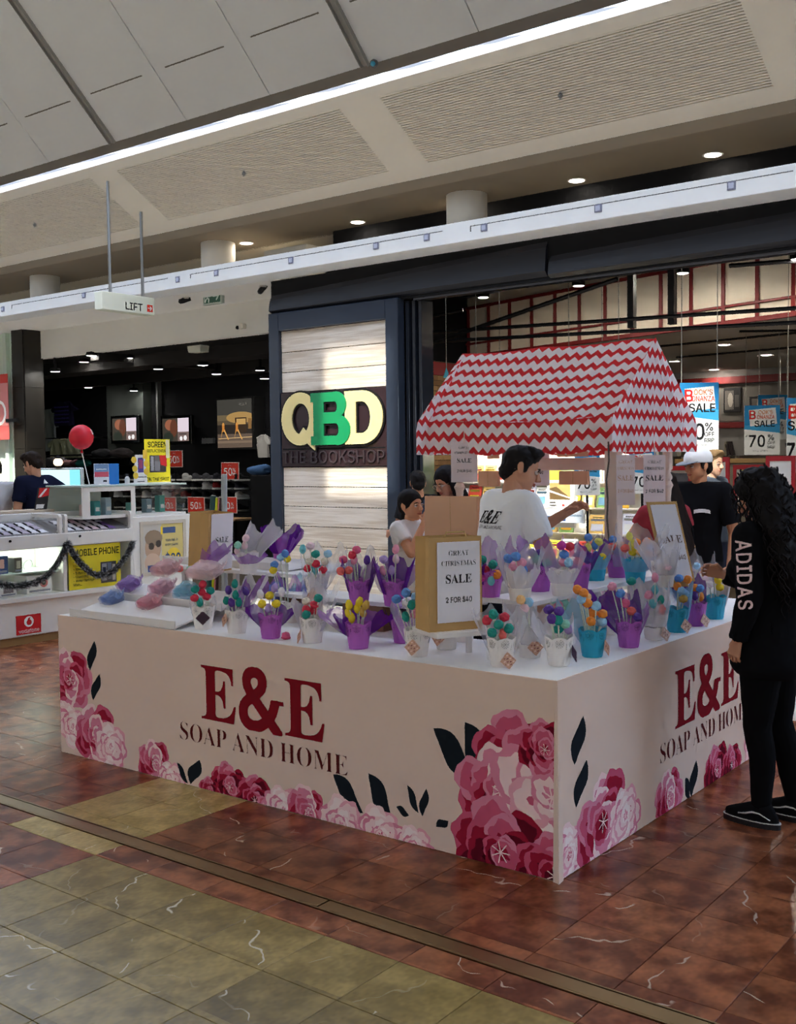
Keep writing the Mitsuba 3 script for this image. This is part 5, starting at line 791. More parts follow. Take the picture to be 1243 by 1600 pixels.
# raised tier on the right
B((765, 934), ZR, PPOT, [(753, 875, 'teal'), (770, 881, 'teal'), (747, 882, 'blue'), (758, 890, 'red'), (776, 896, 'orange'), (752, 900, 'magenta'), (767, 905, 'aqua', 't')], [(LIL, .11, .28, 90, 270, .0), (PUR, .09, .17, 180, 330, .03)], 'purple pot of teal, red and orange roses right beside the central paper bag')
B((812, 940), ZR, WPOT, [(794, 873, 'blue'), (806, 868, 'blue'), (802, 884, 'pink'), (815, 878, 'pink'), (818, 890, 'blue', 't')], [(CLR, .10, .25, 60, 300), (WHI, .085, .17, -50, 90)], 'white pot of blue and pink roses in front of the man in the white shirt')
B((843, 925), ZR, PPOT, [(830, 863, 'purple'), (842, 865, 'purple'), (838, 873, 'teal'), (854, 880, 'teal'), (848, 886, 'purple')], [(LIL, .11, .27, 80, 270), (PUR, .12, .16, 100, 300, .03)], 'purple pot of purple and teal roses under the hand of the man in white')
B((878, 932), ZR, WPOT, [(877, 852, 'magenta'), (890, 854, 'red'), (881, 866, 'blue'), (880, 878, 'pink'), (888, 878, 'sky')], [(CLR, .10, .24, 60, 300), (WHI, .08, .13, -70, 70)], 'white pot of blue, pink and red flowers on the raised right tier')
B((903, 922), ZR, PPOT, [(902, 876, 'rosy'), (903, 867, 'purple'), (908, 884, 'rosy')], [(PUR, .10, .22, 110, 280, .03, 2)], 'purple pot of rosy flowers left of the blue pot on the raised right tier')
B((930, 908), ZR, BPOT, [(919, 839, 'blue'), (919, 855, 'lemon', 't'), (929, 852, 'blue', 't'), (935, 846, 'lemon'), (931, 867, 'blue', 't'), (941, 870, 'yellow')], [(CLR, .10, .23, 50, 310), (SKY, .085, .14, -60, 60)], 'blue pot of blue and lemon flowers on the raised right tier')
B((964, 903), ZR, PPOT, [(957, 843, 'blue'), (956, 853, 'coral'), (970, 852, 'orange'), (963, 863, 'purple', 't'), (973, 870, 'orange', 't'), (958, 868, 'coral')], [(PUR, .10, .20, 90, 280), (CLR, .10, .2, -20, 90)], 'purple pot of orange, coral and purple flowers on the raised right tier')
B((992, 912), ZR, BPOT, [(983, 837, 'lemon', 't'), (994, 848, 'orange'), (987, 850, 'lemon', 't'), (988, 862, 'yellow'), (1000, 861, 'peach'), (1010, 846, 'orange'), (1015, 855, 'blue'), (1013, 864, 'orange'), (976, 856, 'coral')], [(CLR, .12, .30, 60, 300, .03), (SKY, .10, .14, -60, 90, .02)], 'blue pot of orange and yellow roses, largest on the raised right tier')
B((957, 885), ZR, WPOT, [(956, 826, 'wine'), (950, 838, 'wine'), (961, 840, 'wine')], [(PUR, .06, .2, 80, 290)], 'tall wine coloured bouquet behind the raised right tier')
B((1036, 918), ZR, WPOT, [(1030, 880, 'white'), (1042, 884, 'blush')], [(WHI, .10, .24, 60, 300, -.03), (CLR, .08, .2, -40, 80)], 'white tissue wrapped pot just below the leaning sale frame')
# shelves that carry the raised tiers
k = thing('display_riser', 'white topped riser shelf on brown board legs along the front counter', 'shelf'); part(k, 'top', bx(-3.98, -3.00, 4.0, 4.24, ZS-.022, ZS-.0005, .003), mat('satin', (226, 224, 224)))
for x in (-3.95, -3.48): part(k, 'support', bx(x, x+.26, 4.03, 4.12, ZT+.0005, ZS-.022, .002), mat('satin', (120, 84, 62)))
for s in (-1, 1): part(k, 'trestle_leg', tube([(-3.085, 4.06, ZT+.012), (-3.085+s*.075, 4.06, ZS-.03)], .012, 4), mat('satin', (206, 184, 144)))
k = thing('display_riser', 'white riser box behind the bouquets of the right counter', 'shelf'); part(k, 'top', bx(-2.55, -2.30, 3.90, 5.35, ZR-.022, ZR-.0005, .003), mat('satin', (226, 224, 226)))
for y in (4.0, 4.6, 5.25): part(k, 'support', bx(-2.52, -2.36, y, y+.03, ZT+.0005, ZR-.022), mat('satin', (216, 212, 212)))
k = thing('display_riser', 'white riser table behind the left half of the front counter', 'shelf'); part(k, 'top', bx(-5.0, -3.9, 4.16, 4.75, ZR-.022, ZR-.0005, .003), mat('satin', (230, 228, 228)))
for x in (-4.97, -3.97):
    for y in (4.28, 4.7): part(k, 'leg', bx(x, x+.03, y, y+.03, 0.0, ZR-.022), mat('satin', (200, 196, 196)))
# trays of wrapped gift packs
TW = mat('satin', (222, 218, 216))
def tray(x0, x1, y0, y1, z0, z1, label):
    k = thing('display_tray', label, 'tray', 'stepped trays of gift packs')
    s = (z1-z0)/(y1-y0); fl = trimesh.convex.convex_hull(np.array([(x, y, z0+s*(y-y0)+d) for x in (x0, x1) for y in (y0, y1) for d in (0, .008)])); part(k, 'floor_board', fl, TW)
    part(k, 'front_lip', bx(x0, x1, y0-.008, y0, z0-.004, z0+.038, .002), TW)
    part(k, 'back_support', bx(x0+.02, x1-.02, y1-.01, y1, (ZR if z0 > 1.0 else ZT)+.0005, z1-.001), TW); return s
TR = []
for (x0, x1, y0, y1, z0, z1, l) in ((-5.0, -4.13, 3.512, 3.76, ZT+.006, .83, 'front tray of gift packs at the left end of the counter'), (-5.06, -4.10, 3.80, 4.02, .835, .89, 'middle tray of gift packs'), (-5.10, -4.05, 4.25, 4.6, ZR+.004, 1.02, 'rear tray of gift packs before the kiosk poster')):
    tray(x0, x1, y0, y1, z0, z1, l)
def pack(px, z, w, c, tc, label, rot=0):
    p = at_z(px[0], px[1], z); k = thing('gift_pack', label, 'gift pack', 'wrapped gift packs on the trays'); M = trimesh.transformations.rotation_matrix(rot, (0, 0, 1)) @ trimesh.transformations.rotation_matrix(.42, (1, 0, 0)); M[:3, 3] = p+np.array([0, 0, .016])
    for i, (xa, xb) in enumerate(((-.5, -.17), (-.16, .16), (.17, .5))):
        b = bx(w*xa, w*xb, -.042+.006*i, .042, 0.012, .058+.006*(i % 2), .008); part(k, 'soap_bar', moved(b, M), mat('satin', tuple(int(v*(1-.10*i)) for v in c)))
    bag = bx(-w*.60, w*.60, -.058, .058, .008, .070, .012).subdivide_to_size(.014); n = meshkit.fbm(bag.vertices*34+px[1], 3)-.5; e = (np.abs(bag.vertices[:, 0])/(w*.6))**3
    bag.vertices = bag.vertices*np.c_[1+n*.2, 1+n*.25-.20*e, 1+n*.25-.30*e]; bag.vertices[:, 2] = np.maximum(bag.vertices[:, 2], .008)
    part(k, 'organza_bag', moved(bag, M), tulle(tc, .30), False)
    part(k, 'gathered_tie', moved(shift(wrapmesh(int(px[0]), .010, 0, .045, .06, -.9, .9, (.02, 0), 4), w*.52, .02, .03), M), tulle(tc, .6), True)
    part(k, 'ribbon', moved(cat(tube([(-w*.5, -.02, .05), (-w*.1, .0, .062), (w*.3, .03, .052)], .004, 5), tube([(-w*.1, 0, .062), (-w*.25, .03, .075), (-w*.1, .02, .06)], .003, 5)), M), mat('satin', tc))
    part(k, 'label_card', moved(bx(-.03, .02, -.01, .018, .056, .058), M), mat('satin', (60, 30, 46) if c[0] < 170 or c[1] < 130 else (226, 190, 196)))
pack((178, 948), .80, .13, (84, 108, 180), (150, 176, 220), 'blue gift pack with a pale ribbon in the front tray', -.3); pack((236, 955), .80, .13, (214, 110, 130), (236, 180, 190), 'rose pink gift pack in the front tray', -.3)
pack((205, 925), .86, .13, (124, 84, 180), (180, 150, 214), 'purple gift pack in the middle tray', -.2); pack((256, 930), .86, .14, (214, 150, 176), (230, 190, 206), 'pale pink gift pack in the middle tray', -.2); pack((293, 936), .86, .11, (110, 180, 216), (170, 214, 232), 'light blue gift pack in the middle tray next to the white pot', .2)
pack((262, 902), 1.01, .14, (222, 160, 170), (234, 196, 204), 'pale pink gift pack with a dark label in the rear tray', -.2); pack((322, 906), 1.01, .17, (232, 196, 204), (238, 214, 220), 'blush gift pack in front of the left paper bag', 0)
p = at_z(268, 893, 1.03); k = thing('tulle_bundle', 'loose purple tulle bundle with mint soap roses on the rear tray', 'bouquet'); part(k, 'tissue_wrap', shift(wrapmesh(77, .02, 0, .12, .16, -1, 2.4, (.03, .03), 3), p[0]+.12, p[1]+.1, 1.03), tulle((140, 70, 170), .5), True)
for i, (a, b, c) in enumerate(((.02, .02, 'mint'), (.06, .03, 'mint'), (-.06, .02, 'coral'))): part(k, 'soap_flower', bloom(c, 'r'), None, xf=T().translate([p[0]+.10+a, p[1]+b, 1.045]))
p = at_z(442, 1000, ZT); k = thing('loose_soap_rose', 'single pink soap rose lying on the counter by the yellow rose pot', 'soap flower'); part(k, 'petals', bloom('rosy', 'r'), None, xf=T().translate([p[0], p[1]+.02, ZT+.017])); part(k, 'lower_petals', moved(ROSE.copy().apply_scale(.02).apply_transform(np.diag([1.2, 1.2, .4, 1])) if False else shift(ball((0, 0, 0), .022, 2, (1.1, 1, .35)), 0, 0, 0), frame((p[0], p[1]+.02, ZT+.0085), (1, 0, 0), (0, 1, 0))), mat('satin', (190, 60, 100)))
# ---------------------------------------------------------------- the awning cart inside the stall
def chevron(p, n, uv):
    u, v = uv.x, uv.y
    zig = dr.abs(u/0.068-dr.floor(u/0.068)-0.5)*2
    t = (v+0.032*zig)/0.086; t = t-dr.floor(t)
    r = smoothstep(0.02, 0.05, t)*smoothstep(0.47, 0.44, t)
    return mix(lin((238, 232, 234)).tolist(), lin((210, 62, 66)).tolist(), r)
scene['material_chevron'] = {'type': 'principledthin', 'base_color': proc(chevron), 'roughness': 0.9, 'spec_trans': 0.0, 'diff_trans': 0.7, 'eta': 1.2}
CY0, CXL, CXR = 5.20, -3.87, -2.53
ap = at_x(1022, 527, CXR); RY, RZ = ap[1], ap[2]; CY1 = 2*RY-CY0
EZ = at_y(652, 660, CY0)[2]; VZ = at_y(652, 708, CY0)[2]
rl = at_y(722, 552, RY); RXL = rl[0]
cart = thing('awning_cart', 'wooden market cart with a red and white chevron fabric roof', 'market cart')
def cloth(fn, nu, nv):
    u, v = np.meshgrid(np.linspace(0, 1, nu), np.linspace(0, 1, nv)); P, UV = fn(u.ravel(), v.ravel())
    a = (np.arange(nv-1)[:, None]*nu+np.arange(nu-1)).ravel(); f = np.vstack([np.c_[a, a+1, a+nu+1], np.c_[a, a+nu+1, a+nu]])
    return mikit.ply(trimesh.Trimesh(P, f, process=False), 'material_chevron', smooth=True, uv=UV)
SLEN = math.hypot(RY-CY0, RZ-EZ)
def slope(sgn):
    def fn(u, v):   # u along the ridge, v from ridge to eave
        x0 = RXL+(CXL-RXL)*v; x1 = CXR+0.0*v; x = x0+(x1-x0)*u; y = RY+sgn*(RY-CY0)*-v; z = RZ+(EZ-RZ)*v
        sag = np.sin(np.pi*u)*np.sin(np.pi*np.clip(v, 0, 1))*0.035+0.045*np.sin(np.pi*np.clip((u-.15)/.85, 0, 1))*np.clip(v-.75, 0, 1)*4*.5
        z = z-sag+0.006*np.sin(u*21+v*3)*v-0.012*np.abs(np.sin(u*7.0))*(v < .02)
        return np.c_[x, y, z], np.c_[x, v*SLEN]
    return fn
def valance(sgn):
    def fn(u, v):
        x = CXL+(CXR-0.02-CXL)*u; y = np.full_like(u, RY-sgn*(RY-CY0))-sgn*0.012*np.sin(u*17)*v-sgn*.004
        z = EZ-0.02*np.sin(np.pi*np.clip((u-.15)/.85, 0, 1))*1.1+(VZ-EZ)*v+0.006*np.sin(u*30)*v
        return np.c_[x, y, z], np.c_[x, SLEN+(EZ-VZ)*v]
    return fn
part(cart, 'roof_cloth', cloth(slope(1), 50, 16), None); part(cart, 'roof_cloth', cloth(slope(-1), 50, 16), None)
part(cart, 'valance', cloth(valance(1), 60, 6), None); part(cart, 'valance', cloth(valance(-1), 60, 6), None)
GZ = at_x(1082, 706, CXR)[2]; GY1 = at_x(1082, 706, CXR)[1]
def gable(x):
    def fn(u, v):   # u across (front to rear), v from apex down
        half = np.clip(v/0.72, 0, 1); y = RY+(u-.5)*2*half*(GY1-RY)*1.02+.02*half; z = RZ+(GZ-RZ)*v
        return np.c_[x+0.014*np.sin(u*34)*v*np.where(u > .45, 1.0, .25), y, z], np.c_[y*1.0, v*(RZ-GZ)]
    return fn
part(cart, 'gable_cloth', cloth(gable(CXR+.006), 50, 24), None); part(cart, 'gable_cloth', cloth(gable(CXL+.08), 30, 14), None)
PEACH = mat('satin', (226, 190, 170)); PW = mat('satin', (222, 200, 188))
def spindle(x, y, z0, z1):
    H = z1-z0; pr = [(.0001, 0), (.028, 0), (.028, .12), (.02, .14), (.026, .16), (.018, .19), (.022, .30), (.019, .55), (.024, .60), (.034, .62), (.02, .645), (.03, .665), (.018, .69), (.024, .72), (.02, .74), (.028, .76), (.028, 1), (.0001, 1)]
    return shift(lathe([(r, h*H) for r, h in pr], 14), x, y, z0)
sp = at_y(718, 800, CY0+.04); part(cart, 'turned_post', spindle(sp[0], CY0+.04, .80, EZ), PW, 50)
s2 = at_x(1018, 800, CXR-.06); part(cart, 'turned_post', spindle(CXR-.06, CY1-.10, .80, EZ), PW, 50); part(cart, 'turned_post', spindle(CXL+.3, CY1-.1, .80, EZ), PW, 50)
p0, p1 = at_y(946, 760, CY0+.05), at_y(966, 760, CY0+.05); part(cart, 'square_post', bx(p0[0], p1[0], CY0+.03, CY0+.10, .02, EZ, .005), PW)
bz0, bz1 = at_y(850, 735, CY1-.1)[2], at_y(850, 716, CY1-.1)[2]
part(cart, 'rear_beam', bx(CXL+.27, CXR-.04, CY1-.12, CY1-.07, bz0, bz1, .004), PW)
part(cart, 'front_rail', bx(CXL+.1, CXR-.02, CY0+.03, CY0+.06, EZ-.06, EZ-.02), PW); part(cart, 'ridge_pole', tube([(RXL+.02, RY, RZ-.06), (CXR-.01, RY, RZ-.04)], .018, 8), PW)
for y in (CY0+.05, CY1-.09): part(cart, 'side_rail', bx(CXR-.05, CXR-.02, min(y, RY), max(y, RY), EZ-.06, EZ-.02), PW)
part(cart, 'counter_board', bx(CXL+.05, CXR-.03, CY0+.02, CY1-.05, .77, .80, .004), PW); part(cart, 'skirt_board', bx(CXL+.08, CXR-.05, CY0+.05, CY0+.07, .03, .77), PEACH)
for x in (CXL+.1, CXR-.1):
    for y in (CY0+.1, CY1-.1): part(cart, 'leg', bx(x-.025, x+.025, y-.025, y+.025, 0, .77), PW)
part(cart, 'power_cord', tube([at_y(950+dx, yy, CY0+.0) for dx, yy in ((0, 690), (1, 720), (-3, 750), (-1, 780), (-2, 810), (1, 845), (0, 870))], .005, 5), mat('satin', (90, 84, 80)))
# sale sheets on the cart
INKC = (34, 30, 34)
def salesheet(k, F, w, h, words=('GREAT', 'CHRISTMAS', 'SALE', '2 FOR $40'), c=INKC, z=.001):
    out = []; Y = {'GREAT': .36, 'CHRISTMAS': .235, 'SALE': .04, '2 FOR $40': -.22}; Hc = {'GREAT': .060, 'CHRISTMAS': .060, 'SALE': .105, '2 FOR $40': .065}
    for s in words:
        if s[0] == '2': t = text2(s, Hc[s]*h, True, .82)
        else: t = flat(centered(serif(s, Hc[s]*h, thin=12 if s != 'SALE' else 0, sx=.92 if s == 'CHRISTMAS' else .95), 0, 0))
        wd = np.ptp(t.vertices[:, 0]); 
        if wd > w*.86: t.vertices[:, 0] *= w*.86/wd
        out.append(shift(paint(t, c), 0, Y[s]*h, z))
    part(k, 'lettering', moved(cat(out), F), P_+'matte')
CAMX = np.array([RIGHT[0], RIGHT[1], 0])/np.hypot(RIGHT[0], RIGHT[1])
def hung_sheet(px, Y, w, h, label, turn=0.0, words=('GREAT', 'CHRISTMAS', 'SALE', '2 FOR $40'), c=INKC, paper=(222, 206, 208)):
    p = at_y(px[0], px[1], Y); a = math.atan2(CAMX[1], CAMX[0])+turn; F = frame(p, (math.cos(a), math.sin(a), 0), (0, 0, 1)); k = thing('sale_sheet', label, 'sale sign', 'sale sheets hung on the cart')
    m = bx(-w/2, w/2, -h/2, h/2, -.002, 0); part(k, 'paper', moved(m, F), mat('matte', paper)); salesheet(k, F, w, h, words, c)
    part(k, 'hanger_loop', moved(tube([(0, h/2-.01, 0), (0, h/2+.06, 0)], .003, 5), F), PW); return k
hung_sheet((725, 722), CY0-.01, .155, .235, 'sale sheet hung at the top of the left turned cart post')
hung_sheet((836, 722), CY1-.13, .20, .30, 'sale sheet hung on the rear beam behind the head of the man in white', .35)
hung_sheet((977, 750), CY0+.02, .098, .265, 'thin sale sheet with faded print hung on the square cart post', 0, c=(196, 160, 140))
hung_sheet((1022, 750), CY0+.32, .125, .275, 'sale sheet with dark print hung under the gable of the cart', .1)
KRAFT, KRAFT2 = mat('matte', (190, 152, 100)), mat('matte', (222, 176, 144))
def paperbag(F, w, h, d, c, k, inner=None):
    o = .0015; v = lambda x, y, z: [x, y, z]; H = h
    body = cat(quad([v(-w/2, 0, 0), v(w/2, 0, 0), v(w/2*.98, H, 0), v(-w/2*.98, H, 0)]), quad([v(w/2, 0, -d), v(-w/2, 0, -d), v(-w/2*.98, H, -d), v(w/2*.98, H, -d)]),
               quad([v(w/2, 0, 0), v(w/2, 0, -d), v(w/2*.88, H*.55, -d/2), v(w/2, H*.42, 0)]), quad([v(w/2, 0, -d), v(w/2, 0, -d), v(w/2, H*.42, -d), v(w/2*.88, H*.55, -d/2)]), quad([v(w/2, H*.42, 0), v(w/2*.88, H*.55, -d/2), v(w/2*.84, H, -d/2), v(w/2*.98, H, 0)]), quad([v(w/2, H*.42, -d), v(w/2*.98, H, -d), v(w/2*.84, H, -d/2), v(w/2*.88, H*.55, -d/2)]),
               quad([v(-w/2, 0, 0), v(-w/2, H*.42, 0), v(-w/2*.88, H*.55, -d/2), v(-w/2, 0, -d)]), quad([v(-w/2, 0, -d), v(-w/2*.88, H*.55, -d/2), v(-w/2, H*.42, -d), v(-w/2, 0, -d)]), quad([v(-w/2, H*.42, 0), v(-w/2*.98, H, 0), v(-w/2*.84, H, -d/2), v(-w/2*.88, H*.55, -d/2)]), quad([v(-w/2, H*.42, -d), v(-w/2*.88, H*.55, -d/2), v(-w/2*.84, H, -d/2), v(-w/2*.98, H, -d)]), quad([v(-w/2, .002, 0), v(w/2, .002, 0), v(w/2, .002, -d), v(-w/2, .002, -d)]))
    part(k, 'bag', moved(body, F), c)
k = thing('bag_shelf', 'narrow white board that carries the central paper bag above two pots', 'shelf'); b0 = at_z(708, 985, .905); ang = math.atan2(CAMX[1], CAMX[0])+.42; u = np.array([math.cos(ang), math.sin(ang), 0]); vv = np.array([-u[1], u[0], 0]); M = frame(b0, u, vv)
part(k, 'board', moved(bx(-.085, .195, -.02, .22, -.028, -.004, .003), M), mat('satin', (232, 228, 226)))
for x, y in ((-.07, .19), (.17, .19), (.17, .0)): part(k, 'leg', moved(bx(x-.01, x+.01, y-.01, y+.01, ZT+.0005-.905, -.028), M), mat('satin', (226, 222, 220)))
k = thing('paper_bag', 'brown paper bag with a great Christmas sale sheet amid the front counter', 'paper bag'); F = frame(b0+np.array([0, 0, -.0035])+u*.02+vv*.015, u, (0, 0, 1)); paperbag(F, .245, .385, .13, KRAFT, k)
FS = F.copy(); FS[:3, 3] = F[:3, 3]+F[:3, 1]*.20+F[:3, 2]*.004+u*.012; part(k, 'sale_paper', moved(bx(-.098, .098, -.165, .165, -.001, .001), FS), mat('matte', (226, 222, 228))); salesheet(k, FS, .196, .33, z=.0018)
part(k, 'handle', moved(tube([(-.05, .385, 0), (-.04, .405, 0), (.04, .405, 0), (.05, .385, 0)], .004, 5), F), KRAFT)
b1 = at_z(343, 893, ZR); k = thing('paper_bag', 'brown paper bag with a narrow sale sheet behind the gift packs at the left', 'paper bag'); ang = math.atan2(CAMX[1], CAMX[0])+1.02; u1 = np.array([math.cos(ang), math.sin(ang), 0]); F = frame(np.array([b1[0], b1[1], ZR]), u1, (-.06*-u1[1], .06*u1[0]*-1, 1)); paperbag(F, .20, .325, .14, KRAFT, k)
FS = F.copy(); FS[:3, 3] = F[:3, 3]+F[:3, 1]*.165+F[:3, 2]*.003+u1*.008; part(k, 'sale_paper', moved(bx(-.09, .09, -.155, .155, -.001, .001), FS), mat('matte', (226, 220, 228))); salesheet(k, FS, .18, .29, ('SALE', '2 FOR $40'), z=.0018)
k = thing('leaning_sale_frame', 'white framed sale sheet leaning on a kraft board among the bouquets at the right', 'sale sign'); p = at_z(1062, 905, 1.0); ang = math.atan2(CAMX[1], CAMX[0])+.35; u2 = np.array([math.cos(ang), math.sin(ang), 0]); up2 = np.array([-.24*u2[0]-.05, -.24*u2[1]+.05, 1.0]); up2 /= np.linalg.norm(up2); F = frame(p+up2*.19, u2, up2)
part(k, 'board', moved(bx(-.085, .085, -.205, .205, -.012, -.002), F), KRAFT); part(k, 'sale_paper', moved(bx(-.072, .072, -.19, .19, -.001, .001), F), mat('matte', (226, 224, 232))); salesheet(k, F, .144, .36, ('SALE', '2 FOR $40'), (110, 90, 84), z=.0018); part(k, 'foot', moved(bx(-.05, .05, -.23, -.2, -.05, -.012), F), KRAFT)
# kraft bags hung from the cart
def kraft(px0, px1, Y, d, label, name='kraft_bag'):
    a, b = at_y(px0[0], px1[1], Y), at_y(px1[0], px0[1], Y); k = thing(name, label, 'paper bag', 'plain kraft bags on the cart'); F = frame(((a[0]+b[0])/2, Y, a[2]), (1, .03, 0), (0, 0, 1)); paperbag(F, b[0]-a[0], b[2]-a[2], d, KRAFT2, k); part(k, 'fold_line', moved(bx(-.001, .001, 0, b[2]-a[2], .0005, .0015), F), KRAFT)
kraft((664, 776), (744, 846), CY0-.03, .05, 'large plain kraft bag hung on the left turned cart post')
kraft((873, 736), (917, 757), CY1-.16, .03, 'plain kraft bag hung below the rear beam right of the man in white'); kraft((747, 736), (777, 760), CY1-.16, .03, 'plain kraft bag hung below the rear beam left of the man in white')
kraft((870, 703), (915, 714), CY1-.16, .03, 'plain kraft bag hung above the rear beam right of the man in white'); kraft((761, 704), (776, 717), CY1-.16, .03, 'small plain kraft bag hung above the rear beam')
# rolled banners standing behind the left paper bag
base = EYE+ray(338, 880)*7.6
for i, (px, py, c, r, lab) in enumerate(((350, 742, (176, 184, 188), .022, 'tall silver tube standing behind the left paper bag'), (333, 775, (44, 84, 80), .022, 'dark green rolled banner behind the left paper bag'), (338, 778, (226, 230, 40), .012, 'bright yellow rolled banner behind the left paper bag'), (342, 778, (226, 150, 160), .007, 'thin pink rolled banner behind the left paper bag'), (345, 778, (60, 30, 34), .012, 'dark maroon rolled banner behind the left paper bag'))):
    top_ = EYE+ray(px, py)*7.6; bt = EYE+ray(px-(0 if i == 0 else 14), 1010)*7.6; bt[2] = 0.06
    k = thing('rolled_banner', lab, 'rolled banner', 'rolled banners behind the paper bag'); part(k, 'roll', tube([bt, top_], r, 10), mat('satin', c)); part(k, 'end_cap', tube([top_, top_+(top_-bt)/np.linalg.norm(top_-bt)*.006], r*.7, 10), mat('satin', (210, 206, 200)))
k = thing('banner_bin', 'grey bin that holds the rolled banners', 'bin'); part(k, 'body', shift(lathe([(.0001, 0), (.14, 0), (.16, .35), (.15, .35), (.13, .01), (.0001, .01)], 20), base[0], base[1], 0), mat('satin', (90, 96, 100)))
# ---------------------------------------------------------------- people
_ico = trimesh.creation.icosphere(subdivisions=2, radius=1.0).vertices
def sph(c, r): return np.asarray(c)+_ico*np.asarray(r)
def hull(*ps): return m3.Manifold.hull_points(np.vstack(ps))
def Rz(a): c, s = math.cos(a), math.sin(a); return np.array([[c, -s, 0], [s, c, 0], [0, 0, 1]])
def Rx(a): c, s = math.cos(a), math.sin(a); return np.array([[1, 0, 0], [0, c, -s], [0, s, c]])
def Ry(a): c, s = math.cos(a), math.sin(a); return np.array([[c, 0, s], [0, 1, 0], [-s, 0, c]])
def smooth(parts, edge, it=8):
    u = m3.Manifold.batch_boolean(parts, m3.OpType.Add).refine_to_length(edge); t = tm(u); t = trimesh.Trimesh(t.vertices, t.faces, process=True)
    trimesh.smoothing.filter_taubin(t, lamb=.5, nu=.53, iterations=it); return t
def hand_parts(w, fwd, nrm, thumb_side, s, curl=0.5):
    """palm, four jointed fingers and a thumb; fwd = direction of the fingers, nrm = out of the back of the hand"""
    fwd = fwd/np.linalg.norm(fwd); nrm = nrm-fwd*(nrm@fwd); nrm /= np.linalg.norm(nrm); sd = np.cross(fwd, nrm)*thumb_side
    P = lambda a, b, c: w+(fwd*a+sd*b+nrm*c)*s
    out = [hull(sph(P(.0, .014, 0), .017*s), sph(P(.0, -.014, 0), .017*s), sph(P(.082, .032, 0), .012*s), sph(P(.078, -.034, 0), .011*s))]
    for b, l, a0 in ((.032, .068, .084), (.011, .076, .088), (-.012, .070, .086), (-.033, .054, .080)):
        p = P(a0, b, 0); d = fwd.copy(); r = .0088*s; th = 0
        for j, f in enumerate((.42, .32, .26)):
            th += curl*(.55 if j == 0 else .8); q = p+(fwd*math.cos(th)-nrm*math.sin(th))*l*f*s; out.append(hull(sph(p, r), sph(q, r*.9))); p = q; r *= .9
    a = P(.02, .030, -.006); b = P(.052, .060, -.016-.02*curl); c = P(.082, .058-.015*curl, -.022-.03*curl); out += [hull(sph(a, .014*s), sph(b, .0105*s)), hull(sph(b, .0105*s), sph(c, .0088*s))]
    return out
def head_parts(fem=False, child=False):
    j = .9 if fem else 1.0
    out = [hull(sph((0, -.014, .03), (.076, .094, .088))), hull(sph((0, .028, -.03), (.062*j, .060, .074)), sph((0, .045, -.083), (.033*j, .036, .026)), sph((0, -.014, .03), (.070, .085, .08)), sph((.035*j, .0, -.065), .02), sph((-.035*j, .0, -.065), .02)),
           hull(sph((0, .090, .006), .0075), sph((0, .107, -.024), .0105), sph((.012, .095, -.03), .0075), sph((-.012, .095, -.03), .0075), sph((0, .085, -.03), .008))]
    out += [hull(sph((x, -.004, -.008), (.008, .018, .030)), sph((x*1.08, -.014, .002), (.006, .014, .024))) for x in (-.074, .074)]
    return out
